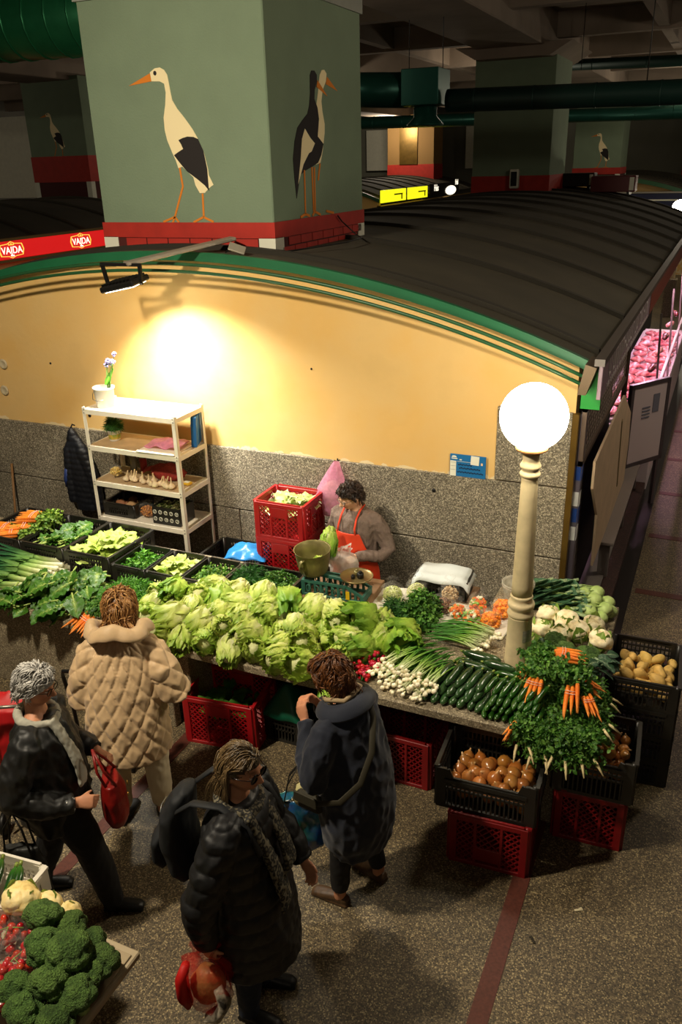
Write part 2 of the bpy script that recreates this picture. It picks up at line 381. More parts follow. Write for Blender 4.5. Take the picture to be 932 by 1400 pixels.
struct('roof_gutter_bracket', MB().prism([(-.84, 2.44), (-.78, 2.44), (-.72, 2.64), (-.80, 2.66)], 5.90, 6.2), mat('bracket_brown', '#4b3a22', .5, metal=.3), RF)
struct('green_end_plate', MB().box((-.775, 6.17, 2.45), (.14, .03, .36)), mat('signal_green', '#128a2e', .5), RF)

# --- right flank of the stall: backing wall, kerb, ledge
struct('wall_right', MB().box((-.93, 7.6, 1.2), (.06, 2.5, 2.4)).box((-1.55, 15.6, 1.2), (.06, 13.6, 2.4)), mat('flank_wall', '#2c2823', .8, vary=.1))
KB = struct('trim_1', MB().box((-.625, 13.6, .05), (.13, 14.6, .10), bev=.006), speckle_mat('red_granite', '#3a231d', [('#2c1a16', 0), ('#4b2d25', .4), ('#64443a', .75), ('#251512', .9)], 140, .65, .1), label='dark red polished granite kerb along the stall')
struct('trim_2', MB().box((-.79, 13.6, .06), (.2, 14.4, .12)), mat('grey_tile', '#8d8580', .6, vary=.05), label='grey tiled base strip of the stall flank')

# --- pillars with storks
ST1 = dict(body= [(-4.659, 4.758), (-4.607, 4.785), (-4.555, 4.788), (-4.514, 4.768), (-4.487, 4.729), (-4.479, 4.673), (-4.471, 4.606), (-4.461, 4.539), (-4.418, 4.47), (-4.351, 4.395), (-4.285, 4.311), (-4.242, 4.241), (-4.191, 4.132), (-4.161, 3.993), (-4.158, 3.943), (-4.12, 3.867), (-4.171, 3.838), (-4.213, 3.803), (-4.265, 3.801), (-4.303, 3.865), (-4.318, 3.931), (-4.422, 4.019), (-4.463, 4.005), (-4.483, 4.071), (-4.512, 4.132), (-4.552, 4.232), (-4.567, 4.312), (-4.565, 4.409), (-4.536, 4.505), (-4.519, 4.599), (-4.527, 4.666), (-4.569, 4.685), (-4.652, 4.69)]
, beak= [(-4.661, 4.751), (-4.652, 4.69), (-4.891, 4.669)]
, wing= [(-4.435, 4.228), (-4.395, 4.242), (-4.342, 4.253), (-4.279, 4.248), (-4.237, 4.231), (-4.191, 4.132), (-4.168, 3.993), (-4.169, 3.821), (-4.207, 3.864), (-4.278, 3.915), (-4.375, 3.978), (-4.444, 4.05), (-4.495, 4.111), (-4.447, 4.135), (-4.395, 4.158), (-4.413, 4.198)]
, legs= [[(-4.449, 4.01), (-4.435, 3.857), (-4.549, 3.608)], [(-4.237, 3.798), (-4.245, 3.607)], [(-4.55, 3.606), (-4.68, 3.563)], [(-4.55, 3.606), (-4.596, 3.528)], [(-4.55, 3.606), (-4.511, 3.56)], [(-4.248, 3.605), (-4.358, 3.56)], [(-4.248, 3.605), (-4.148, 3.564)]]
, eye= [(-4.608, 4.749)] )
ST2 = dict(white= [(7.498, 4.742), (7.546, 4.785), (7.599, 4.791), (7.645, 4.763), (7.627, 4.701), (7.551, 4.625), (7.517, 4.532), (7.532, 4.45), (7.572, 4.348), (7.566, 4.274), (7.51, 4.115), (7.456, 4.019), (7.361, 4.004), (7.394, 4.23), (7.402, 4.476), (7.452, 4.599)]
, beak2= [(7.654, 4.738), (7.623, 4.678), (7.877, 4.635)]
, black= [(7.298, 4.728), (7.331, 4.765), (7.39, 4.769), (7.438, 4.738), (7.434, 4.688), (7.384, 4.615), (7.37, 4.545), (7.428, 4.477), (7.452, 4.386), (7.413, 4.24), (7.531, 4.179), (7.475, 4.083), (7.402, 4.02), (7.281, 3.989), (7.125, 3.955), (7.027, 3.921), (6.941, 3.732), (6.916, 3.893), (6.905, 4.054), (6.948, 4.194), (7.012, 4.303), (7.115, 4.365), (7.219, 4.419), (7.263, 4.49), (7.29, 4.59)]
, patch= [(7.153, 4.299), (7.252, 4.228), (7.345, 4.182), (7.272, 4.115), (7.214, 4.099), (7.1, 4.012), (6.978, 3.85), (7.047, 4.054), (7.088, 4.215)]
, beak= [(7.447, 4.697), (7.422, 4.643), (7.645, 4.579)]
, legs= [[(7.113, 3.961), (7.102, 3.592)], [(7.268, 3.984), (7.273, 3.604)], [(7.32, 3.984), (7.305, 3.602)], [(7.442, 4.014), (7.39, 3.87)], [(7.102, 3.592), (6.999, 3.572)], [(7.102, 3.592), (7.191, 3.571)], [(7.299, 3.603), (7.244, 3.573)], [(7.299, 3.603), (7.419, 3.568)], [(7.546, 3.594), (7.717, 3.568)]] )
def flat_poly(name, P, plane, at, m, parent, off):
    mb = MB(); V = []
    for q in (off, off-.004):
        for a, z in P: V.append((a, at-q, z) if plane == 'y' else (at+q, a, z))
    n = len(P); F = [tuple(range(n)), tuple(range(2*n-1, n-1, -1))]+[(i, (i+1) % n, n+(i+1) % n, n+i) for i in range(n)]
    mb.add(V, F, None, 0, False); return mb.build(name, m, parent)
def leg_poly(L, wd):
    out = []
    L = np.array(L); T = np.gradient(L, axis=0); T /= np.linalg.norm(T, axis=1)[:, None]
    N_ = np.stack([-T[:, 1], T[:, 0]], 1)*wd/2
    return [tuple(p) for p in L+N_]+[tuple(p) for p in (L-N_)[::-1]]
def stork_one(parent, plane, at, f=lambda p: p):
    T = lambda L: [f(p) for p in L]
    flat_poly('stork_body', T(ST1['body']), plane, at, M_cream, parent, .003)
    flat_poly('stork_beak', T(ST1['beak']), plane, at, M_orange, parent, .0035)
    flat_poly('stork_wing', T(ST1['wing']), plane, at, M_black, parent, .005)
    for L in ST1['legs']: flat_poly('stork_leg', leg_poly(T(L), .018), plane, at, M_orange, parent, .004)
    e = T(ST1['eye'])[0]; flat_poly('stork_eye', [(e[0]+.016*math.cos(a), e[1]+.018*math.sin(a)) for a in np.arange(10)*.628], plane, at, M_black, parent, .006)
def pillar(x0, x1, y0, y1, z0, ztop, label, band=(3.43, 3.55), bricks=True):
    P = struct('pillar', MB().box(((x0+x1)/2, (y0+y1)/2, (z0+ztop)/2), (x1-x0, y1-y0, ztop-z0), bev=.01), M_mint, label=label)
    e = .012
    struct('red_band', MB().box(((x0+x1)/2, (y0+y1)/2, (band[0]+band[1])/2), (x1-x0+2*e, y1-y0+2*e, band[1]-band[0])), M_red, P)
    struct('mortar_band', MB().box(((x0+x1)/2, (y0+y1)/2, (z0+band[0])/2), (x1-x0+.008, y1-y0+.008, band[0]-z0)), M_redd, P)
    for sx in (x0, x1):
        for sy in (y0, y1):
            struct('corner_block', MB().box((sx+(.068 if sx == x0 else -.068), sy+(.068 if sy == y0 else -.068), (z0+band[0])/2+.002), (.16, .16, band[0]-z0+.004)), M_white, P)
    if bricks:
        rows = 4; h = .078; L = .235; zb = band[0]-rows*h
        bmx = MB().box((0, 0, 0), (L-.012, .02, h-.012)).mesh('brick', M_red); bmy = MB().box((0, 0, 0), (.02, L-.012, h-.012)).mesh('brick', M_red)
        for r in range(rows):
            k = 0; x = x0+.12+(L/2 if r % 2 else 0)+L/2
            while x < x1-.1-L/2+.06:
                obj('brick', bmx, P, (x, y0-.002, zb+h*(r+.5))); x += L
            y = y0+.12+(L/2 if r % 2 else 0)+L/2
            while y < y1-.1-L/2+.06:
                obj('brick', bmy, P, (x1+.002, y, zb+h*(r+.5))); y += L
    return P
P1 = pillar(-5.35, -3.55, 6.5, 8.45, 3.1, 5.35, 'large mint green pillar with stork murals standing on the stall roof', band=(3.43, 3.56))
struct('pillar_cap', MB().box((-4.45, 7.475, 5.90), (1.84, 1.99, 1.14)), mat('cap_grey', '#8d8f86', .8, vary=.08), P1)
stork_one(P1, 'y', 6.5)
flat_poly('stork_white', ST2['white'], 'x', -3.55, M_cream, P1, .003); flat_poly('stork_beak', ST2['beak2'], 'x', -3.55, M_orange, P1, .0035)
flat_poly('stork_black', ST2['black'], 'x', -3.55, M_black, P1, .0045); flat_poly('stork_patch', ST2['patch'], 'x', -3.55, M_cream, P1, .006)
flat_poly('stork_beak', ST2['beak'], 'x', -3.55, M_orange, P1, .006)
for L in ST2['legs']: flat_poly('stork_leg', leg_poly(L, .022), 'x', -3.55, M_orange, P1, .006)
P2 = pillar(-5.64, -3.87, 20.0, 21.9, 3.1, 6.3, 'plain grey green pillar at the far end of the long roof', band=(3.3, 3.66), bricks=False)
P3 = pillar(-5.66, -3.98, 33.6, 35.5, 3.1, 6.3, 'small distant pale pillar with one stork mural', band=(3.42, 3.64), bricks=False)
stork_one(P3, 'y', 33.6, lambda p: (p[0]*.95-.45, (p[1]-3.55)*.95+3.62))
P4 = pillar(-17.85, -15.9, 19.0, 20.9, 3.2, 6.3, 'dim pillar with a stork mural on the stall at the left', band=(3.75, 4.4), bricks=False)
stork_one(P4, 'y', 19.0, lambda p: (p[0]*.95-12.7, (p[1]-3.55)*.9+4.35))
P5 = pillar(-2.6, -1.0, 47.0, 48.6, 2.9, 6.3, 'ochre far pillar with a red corner beside the distant stalls', band=(3.0, 4.0), bricks=False); P5.data.materials[0] = mat('ochre_far', '#8a6a3c', .8)

P6 = pillar(-17.4, -14.8, 45.0, 46.5, 2.9, 6.3, 'ochre far pillar with a door between pale wall panels', band=(3.0, 3.9), bricks=False); P6.data.materials[0] = MATS['ochre_far']
struct('door_panel', MB().box((-16.2, 44.97, 4.9), (1.0, .06, 2.0)), M_brown, P6)
for x0, x1 in ((-20.5, -17.8), (-14.4, -11.5), (-11.2, -9.5), (-1.0, 2.0), (2.4, 4.5)):
    struct('wall_panel', MB().box(((x0+x1)/2, 49.6, 4.7), (x1-x0, .12, 2.2)), M_white, label='pale far wall panel at x %d' % int(x0) if False else 'pale lit wall panel at the far end of the hall')
# --- ceiling with beams
CE = struct('ceiling', MB().box((-6, 26, 7.0), (52, 60, .12)), M_conc, label='dark concrete coffered ceiling of the hall')
for x, wd in ((-4.8, 1.45), (-16.9, 1.45), (7.3, 1.45)): struct('main_beam', MB().box((x, 26, 6.57), (wd, 60, .74), bev=.02), M_conc, CE)
for x in (-1.85, 1.2, 4.2, -8.0, -11.0, -13.8): struct('cross_beam', MB().box((x, 26, 6.72), (.22, 60, .45)), M_conc, CE)
for y in (7.5, 12.2, 16.6, 21.0, 25.4, 29.8, 34.5, 40): struct('cross_beam', MB().box((-6, y, 6.70), (52, .26, .50)), M_conc, CE)
struct('beam_head', MB().prism([(-6.0, 6.25), (-5.55, 6.0), (-3.95, 6.0), (-3.5, 6.25)], 19.6, 22.3), M_conc, CE)

# --- ducts
def duct(name, pts, r, m, label, seams=0, flange=True):
    pts = np.array(pts, float); e = empty(name, pts[0], label=label, cat='duct')
    MB().tube(pts-pts[0], r, 20).build('pipe', m, e)
    L = np.linalg.norm(pts[-1]-pts[0]); d = (pts[-1]-pts[0])/L
    for k in range(seams):
        c = d*L*(k+.5)/seams; MB().tube([c-d*.012, c+d*.012], r*1.03, 20).build('seam_ring', m, e)
    return e
duct('ventilation_duct', [(-4.7, 15, 4.95), (9, 15, 4.72)], .18, M_ductd, 'dark green round duct crossing in front of the far pillar', 14)
e = empty('duct_box', (-5.1, 15, 4.9), label='square dark green duct box with a downward air outlet', cat='duct')
MB().box((0, 0, .27), (.66, .66, .56), bev=.01).build('box', M_duct, e)
MB().lathe([(.16, 0), (.2, .02), (.25, .0), (.25, -.02)], 20).build('collar', M_duct, e)
MB().lathe([(.20, -.01), (.20, -.18), (.32, -.3), (.32, -.32), (.01, -.32)], 20, rotz(.3)).build('outlet', M_duct, e)
for sx in (-.3, .3): MB().tube([(sx, 0, .54), (sx, 0, 2.08)], .008, 6).build('hanger', M_dark, e)
MB().tube([(-.33, 0, .25), (-1.2, 0, .3), (-2.4, 0, .38)], [.28, .28, .3], 20).build('pipe', M_duct, e)
duct('ventilation_duct', [(-13.5, 11, 6.12), (-7.0, 11, 6.03)], .50, mat('duct_bright', '#2f8a5a', .35, metal=.4, vary=.08), 'fat shiny green duct at the upper left', 16)
duct('ventilation_duct', [(-4.4, 24, 6.18), (6, 24, 5.9)], .13, M_ductd, 'thin dark duct high behind the far pillar', 8)
duct('ventilation_duct', [(-16, 30, 5.38), (4, 30, 5.15)], .2, M_duct, 'teal duct running above the distant stalls', 18)
for x, y, z0 in ((-1.5, 15, 4.9), (-2.4, 24, 6.0), (-6.0, 13.5, 3.4), (-3.35, 20, 5.7)):
    MB().tube([(x, y, z0), (x, y, 6.95)], .008, 6).build('hanger_rod', M_dark, label={-1.5: 'thin rod holding the dark round duct', -2.4: 'thin rod holding the high thin duct', -6.0: 'long thin rod rising from the roof beside the yellow sign', -3.35: 'thin rod beside the far pillar'}[x], cat='rod')

# --- distant stalls
def far_stall(cx, y0, y1, label, wallm, top=3.36, ribs=True):
    R_ = struct('far_stall_roof', vault(cx, y0-.2, y1, top=top), M_roof, label=label)
    struct('wall_gable', gable(cx, y0, y0+.15, 3.5, top), wallm, R_); struct('roof_edge', arc_strip(cx, y0-.25, .06, .14, dz=-.12, top=top), M_dgreen, R_)
    struct('wall_side', MB().box((cx+3.45, (y0+y1)/2, 1.2), (.1, y1-y0, 2.4)), wallm, R_)
    if ribs:
        for k in range(int((y1-y0)/1.55)): struct('roof_rib', arc_strip(cx, y0+.4+1.55*k, .07, .045, top=top), M_roof, R_)
    return R_
far_stall(-4.7, 33.0, 46, 'distant stall roof beyond the long roof with yellow gable', M_plaster)
LS = far_stall(-16.75, 6.0, 22, 'dark stall roof at the left behind the red lit sign', M_plaster)
LS2 = far_stall(-16.75, 33.3, 48, 'distant stall roof above the yellow lit sign', M_plaster)
struct('wall_back', MB().box((-6, 50, 3.5), (52, .2, 7)), mat('far_wall', '#6f6f62', .8, vary=.1, scale=.6), label='dim far wall of the hall')
struct('wall_left', MB().box((-29, 22, 3.5), (.2, 56, 7)), mat('far_wall_side', '#8a8880', .8, vary=.1, scale=.6), label='dim white side wall of the hall')
struct('white_partition', MB().box((-22.6, 24, 4.5), (3.4, .2, 2.6)), M_white, label='pale partition panel beside the dim stork pillar')

# lit signs
sg = empty('lit_sign', (-13.06, 14.0, 2.6), label='red lit fascia sign reading VAJDA twice', cat='sign')
MB().box((0, 0, 0), (.06, 5.2, .34), bev=.01).build('box', mat('sign_red', '#c01010', .4, emit=(.8, .012, .012), estr=.75), sg)
MB().box((.0, 0, .2), (.14, 5.2, .05)).build('top_trim', mat('trim_tan', '#8a6a34', .5), sg); MB().box((.0, 0, -.2), (.12, 5.2, .05)).build('bottom_trim', MATS['trim_tan'], sg)
M_logo = mat('logo_white', '#fff6e0', .5, emit=(1, .9, .7), estr=1.6); M_logoy = mat('logo_yellow', '#ffc84a', .5, emit=(1, .6, .08), estr=1.2)
M_logor = mat('logo_red', '#d01515', .5, emit=(.8, .02, .02), estr=.8)
Rs = np.stack([(0, 1, 0), (0, 0, 1), (1, 0, 0)], 1).astype(float)
for yy in (-1.08, .97):
    hexo = [(-.34, 0), (-.3, .11), (-.1, .125), (0, .165), (.1, .125), (.3, .11), (.34, 0), (.3, -.11), (.1, -.125), (0, -.16), (-.1, -.125), (-.3, -.11)]
    for s_, m, o, nm in ((1.0, M_logoy, .034, 'logo_border'), (.9, M_logor, .037, 'logo_plate')):
        mb = MB(); n = len(hexo); V = [(o, a*s_+yy, b*s_) for a, b in hexo]+[(.02, a*s_+yy, b*s_) for a, b in hexo]
        mb.add(V, [tuple(range(n)), tuple(range(2*n-1, n-1, -1))]+[(i, n+i, n+(i+1) % n, (i+1) % n) for i in range(n)], None, 0, False); mb.build(nm, m, sg)
    t = text_mesh('VAJDA', .19, .003); t.materials.append(M_logo); obj('lettering', t, sg, (.041, yy, -.01), Rs)
    t = text_mesh('1990', .045, .003); t.materials.append(M_logo); obj('lettering', t, sg, (.041, yy, -.11), Rs)
    MB().add([(.04, yy+a, b) for a, b in ((-.08, .09), (-.07, .125), (-.03, .1), (0, .14), (.03, .1), (.07, .125), (.08, .09))], [tuple(range(7))]).build('crown', M_logoy, sg)
sg = empty('lit_sign', (-13.06, 36.2, 2.75), label='yellow green lit fascia sign on the distant stall', cat='sign')
M_yel = mat('sign_yellow', '#e8e020', .4, emit=(.75, .72, .01), estr=1.3); M_yelg = mat('sign_mark', '#38420a', .5)
for y0, y1 in ((-3.2, -.3), (0, 2.6)):
    MB().box((0, (y0+y1)/2, 0), (.06, y1-y0, .48), bev=.01).build('panel', M_yel, sg)
    MB().box((.035, (y0+y1)/2+.5, .04), (.02, 1.0, .05)).build('mark', M_yelg, sg); MB().box((.035, (y0+y1)/2+.9, -.06), (.02, .1, .22)).build('mark', M_yelg, sg)
sg2 = empty('lit_sign', (-13.06, 41.5, 2.8), label='small white lit letters beside the yellow sign', cat='sign')
MB().box((0, 0, 0), (.05, 4.6, .5)).build('board', mat('board_dark', '#2a241f', .6), sg2)
t = text_mesh('Hús', .42, .004); t.materials.append(M_logo); obj('lettering', t, sg2, (.03, -1.4, .05), Rs)
t = text_mesh('Hal', .36, .004); t.materials.append(M_logo); obj('lettering', t, sg2, (.03, 1.9, .22), Rs)
MB().ell((.04, .9, -.12), (.02, .9, .22), 16, 8).build('fish_emblem', M_logo, sg2)
for s_ in (sg, sg2):
    for yy in (-1.2, 1.2): MB().box((-.12, yy, -.05), (.2, .05, .08)).build('wall_bracket', M_dark, s_)
sg3 = empty('fascia_board', (-3.1, 32.4, 2.55), label='dark blue fascia board of the stall beyond the roof', cat='sign')
MB().box((0, 0, 0), (3.0, .06, .5)).build('board', mat('navy_board', '#1c2140', .5), sg3)
MB().box((0, -.01, .27), (3.1, .09, .05)).build('frame', mat('board_frame', '#8f8a80', .5), sg3); MB().box((0, -.01, -.27), (3.1, .09, .05)).build('frame', MATS['board_frame'], sg3)
MB().box((.8, -.035, .02), (1.0, .02, .05)).build('lettering', M_white, sg3); MB().lathe([(.001, 0), (.07, 0), (.07, .02), (.001, .02)], 12, rotx(math.pi/2), (.15, -.03, .02)).build('emblem', M_white, sg3)
def roof_case(name, loc, size, m, label, rz=0):
    e = empty(name, loc, rotz(rz), label=label, cat='equipment'); MB().box((0, 0, size[2]/2), size, bev=.015).build('case', m, e)
    MB().box((size[0]*.42, -size[1]/2, size[2]*.5), (size[0]*.1, .03, size[2]*.8)).build('front_panel', M_white, e)
    for sx in (-1, 1): MB().box((sx*size[0]*.35, 0, -.03), (.06, size[1]*.9, .06)).build('foot', M_dark, e)
roof_case('roof_unit', (-3.55, 21.9, 3.36), (.85, .5, .3), M_dark, 'black box unit lying on the far end of the roof')
roof_case('roof_unit', (-2.65, 21.6, 3.24), (1.0, .5, .35), mat('unit_red', '#5a1414', .5), 'dark red box unit lying on the far end of the roof')
e = empty('small_loudspeaker', (-4.6, 19.8, 3.4), label='small white box on the roof before the far pillar', cat='equipment')
MB().box((0, 0, .2), (.2, .15, .4), bev=.02).build('case', M_white, e); MB().box((0, -.08, .2), (.13, .02, .3)).build('grille', M_dark, e)
# spare cable and connector plate at the main pillar's foot
e = empty('cable_loop', (-3.35, 7.0, 3.32), label='thin black cable looped on the roof by the stork pillar', cat='cable')
MB().tube([(-.15, -.55, .0), (.0, -.2, .01), (.12, .3, .015), (.1, .7, .02), (-.05, .9, .04), (-.17, .85, .16), (-.17, .75, .22)], .007, 6).build('cord', M_dark, e)
e = empty('bracket_plate', (-3.72, 6.15, 3.35), rotz(.3), label='small pale metal plate on the roof edge under the stork', cat='fitting')
MB().box((0, 0, .03), (.14, .1, .015), rotx(.5)@roty(.4), .004).build('plate', mat('pale_metal', '#a89f8f', .5, metal=.4), e); MB().tube([(-.1, 0, 0), (-.05, -.02, .03), (0, 0, .03)], .006, 6).build('clip', M_dark, e)

# --- floodlight on its arm over the gable
e = empty('floodlight', (-4.5, 5.62, 3.14), label='black floodlight on a flat arm over the gable wall', cat='lamp')
MB().bar((.05, -.02, .16), (.62, .75, .30), .13, .03, bev=.006).build('arm', mat('arm_metal', '#8f8576', .5, metal=.3), e)
MB().bar((-.2, -.02, .155), (.2, -.02, .155), .025).build('cross_bar', M_dark, e)
for sx in (-1, 1): MB().bar((sx*.19, -.02, .16), (sx*.17, 0, .0), .02, .03).build('yoke', M_dark, e)
FR = rotx(.14)@roty(-.2)
MB().box((0, 0, 0), (.36, .24, .05), FR, .012).build('housing', M_dark, e)
fins = MB()
for k in range(9): fins.box(FR@np.array([-.15+k*.0375, 0, .032]), (.008, .2, .02), FR)
fins.build('cooling_fins', M_dark, e)
MB().box(FR@np.array([0, 0, -.027]), (.3, .18, .006), FR).build('lens', mat('flood_lens', '#ffffff', .3, emit=(1, .92, .72), estr=30), e)
ll = bpy.data.lights.new('flood_beam', 'AREA'); ll.energy = 78; ll.spread = math.radians(115); ll.color = (1, .95, .82); ll.shape = 'RECTANGLE'; ll.size = .28; ll.size_y = .16
lo = bpy.data.objects.new('flood_beam', ll); COL.objects.link(lo); lo.parent = e; setm(lo, (.012, .02, -.04), FR)
# ================================================================== COUNTER, SHELF, LAMP
TZ = .82
ct = empty('market_counter', (-3.9, 4.8, 0), label='long speckled stone market counter carrying the vegetables', cat='counter')
o3 = np.array([3.9, -4.8, 0])
for x0, x1 in ((-7.6, -5.62), (-5.615, -3.42), (-3.415, -1.95), (-1.945, -.38)):
    MB().box(o3+((x0+x1)/2, 4.80, .79), (x1-x0, 1.40, .06), bev=.006).build('top_slab', M_stone, ct)
MB().box(o3+(-.84, 5.69, .79), (.92, .36, .06), bev=.006).build('top_slab', M_stone, ct)
for x0, x1 in ((-7.6, -5.5), (-5.495, -3.4)):
    MB().box(o3+((x0+x1)/2, 4.24, .38), (x1-x0, .08, .76), bev=.006).build('front_panel', M_stone, ct)
for x, y in ((-3.3, 4.8), (-1.98, 4.85), (-.56, 4.85)):
    MB().box(o3+(x, y, .38), (.1, 1.1, .76), bev=.006).build('support', M_stone, ct)
MB().box(o3+(-2.0, 5.42, .38), (2.7, .06, .76)).build('rear_panel', M_stone, ct)


# lamp post with globe
lp = empty('globe_lamp_post', (-.93, 4.84, TZ), label='cream turned lamp post with a glowing white globe on the counter', cat='lamp')
M_post = mat('post_cream', '#d8c69c', .5, vary=.10, scale=12, bump=.15, bscale=25)
MB().lathe([(.088, 0), (.09, .01), (.088, .05), (.083, .2), (.08, .36), (.084, .37)], 28).build('base', M_post, lp)
MB().lathe([(.082, .37), (.09, .385), (.088, .40), (.074, .415), (.073, .425), (.086, .44), (.09, .46), (.084, .475), (.070, .485), (.068, .50), (.076, .515), (.07, .53)], 28).build('base_moulding', M_post, lp)
MB().lathe([(.069, .53), (.068, .60), (.060, 1.0), (.052, 1.34), (.05, 1.36)], 28).build('shaft', M_post, lp)
MB().lathe([(.050, 1.355), (.062, 1.365), (.066, 1.38), (.058, 1.395), (.050, 1.405), (.062, 1.42), (.066, 1.435), (.058, 1.45), (.05, 1.47), (.052, 1.52)], 28).build('top_moulding', M_post, lp)
MB().lathe([(.05, 1.515), (.095, 1.535), (.1, 1.55), (.085, 1.565), (.05, 1.57)], 28).build('globe_seat', mat('seat_copper', '#b07a4a', .5), lp)
MB().ell((0, 0, 1.745), (.205, .205, .205), 40, 24).build('globe', mat('lit_globe', '#ffffff', .4, emit=(1.0, .88, .66), estr=52), lp)
lm = mat('post_notice', '#a5a08f', .7, vary=.2, scale=60)
MB().add([(.0845*math.cos(a), .0845*math.sin(a), z) for z in (.2, .29) for a in np.linspace(-1.1, -.2, 8)], [(i, i+1, 8+i+1, 8+i) for i in range(7)]).build('paper_notice', lm, lp)

lp2 = copy_tree(lp); lp2.location = (-1.25, 24.0, 1.0); lp2['label'] = 'distant glowing globe lamp at the far aisle edge'
MB().box((0, 0, -.5), (.3, .3, 1.0), bev=.02).build('plinth', M_stone, lp2)
# steel shelf
M_shelf = mat('shelf_white', '#ded6c4', .55, vary=.05, scale=10)
M_card = mat('shelf_card', '#b09671', .85, vary=.12, scale=10)
sh = empty('shelving_unit', (-4.68, 5.88, 0), label='white metal shelving unit with four boards against the wall', cat='shelf')
SX, SY = .505, .225
for sx in (-1, 1):
    for sy in (-1, 1):
        mb = MB(); mb.box((sx*SX, sy*SY-sy*.015, 1.01), (.004, .036, 2.02)); mb.box((sx*SX-sx*.016, sy*SY, 1.01), (.036, .004, 2.02)); mb.build('post', M_shelf, sh)
LV = [2.0, 1.65, 1.30, .94]
for i, z in enumerate(LV):
    mb = MB(); mb.box((0, 0, z-.004), (2*SX, 2*SY, .008)); 
    for sy in (-1, 1): mb.box((0, sy*SY, z-.02), (2*SX, .006, .045))
    for sx in (-1, 1): mb.box((sx*SX, 0, z-.02), (.006, 2*SY, .045))
    b_ = mb.build('shelf_board', M_shelf, sh)
    if i in (1, 2): MB().box((-.02, .0, z+.004), (.93, .40, .006)).build('card_liner', M_card, b_)
for sx in (-1, 1):
    for z in LV:
        for q in (-.03, .0): MB().lathe([(.007, 0), (.007, .004), (.001, .005)], 8, rotx(math.pi/2), (sx*(SX-.018), -SY-.002, z+q)).build('bolt', M_steel, sh)

# ------------------------------------------------------------------ crates
M_crateb = mat('crate_black', '#211f1b', .36, vary=.1, spec=.5)
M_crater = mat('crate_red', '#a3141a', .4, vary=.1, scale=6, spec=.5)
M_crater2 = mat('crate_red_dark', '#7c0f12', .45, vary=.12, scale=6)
M_cratew = mat('crate_white', '#d6cfbf', .5)
_cr = {}
def side_black(L, h, low=0):
    mb = MB(); t = .012
    mb.box((0, 0, .012), (L, t*1.4, .024)); mb.box((0, 0, h*.5), (L, t, .012)); mb.box((0, 0, h*.72-low*.5), (L, t*1.2, .014)); mb.box((0, -.004, h-.014-low), (L-.1, .022, .026))
    n = int((L-.14)/.026)
    for k in range(n+1):
        x = -L/2+.07+(L-.14)*k/n; mb.box((x, 0, (h-low)/2), (.009, t, h-low-.02))
    for s in (-1, 1):
        mb.box((s*(L/2-.03), 0, h/2), (.06, t*1.5, h)); mb.box((s*(L/2-.075), 0, h-.02-low/2), (.05, t, .03+low), roty(s*.35 if low else 0))
    return mb
def lattice(mb, x0, x1, z0, z1, step, w, t):
    for sg in (1, -1):
        c = -2.0
        while c < 2.0:
            pts = []
            for x in (x0, x1):
                z = sg*(x-x0)+c+z0
                if z0-1e-6 <= z <= z1+1e-6: pts.append((x, z))
            for z in (z0, z1):
                x = x0+sg*(z-z0-c)
                if x0 < x < x1: pts.append((x, z))
            if len(pts) >= 2:
                p, q = pts[0], pts[-1]
                if math.hypot(p[0]-q[0], p[1]-q[1]) > .01: mb.bar((p[0], 0, p[1]), (q[0], 0, q[1]), t, w)
            c += step
def side_red(L, h, handle='top'):
    mb = MB(); t = .014
    for z, hh in ((.014, .028), (h-.018, .036)): mb.box((0, 0, z), (L, t*1.6, hh), bev=.003)
    for s in (-1, 1): mb.box((s*(L/2-.022), 0, h/2), (.044, t*1.8, h), bev=.003)
    xs = [-L/2+.044, -L/6, L/6, L/2-.044]
    for x in xs[1:3]: mb.box((x, 0, h/2), (.016, t*1.5, h-.04))
    for a in range(3):
        z0, z1 = .028, h-.036
        if a == 1:
            if handle == 'top': mb.box(((xs[1]+xs[2])/2, 0, h-.085), (xs[2]-xs[1], t*1.3, .09), bev=.003); z1 = h-.13
            elif handle == 'low': mb.box(((xs[1]+xs[2])/2, 0, .1), (xs[2]-xs[1], t*1.3, .1), bev=.003); z0 = .15
        lattice(mb, xs[a], xs[a+1], z0, z1, .042, .007, .008)
    return mb
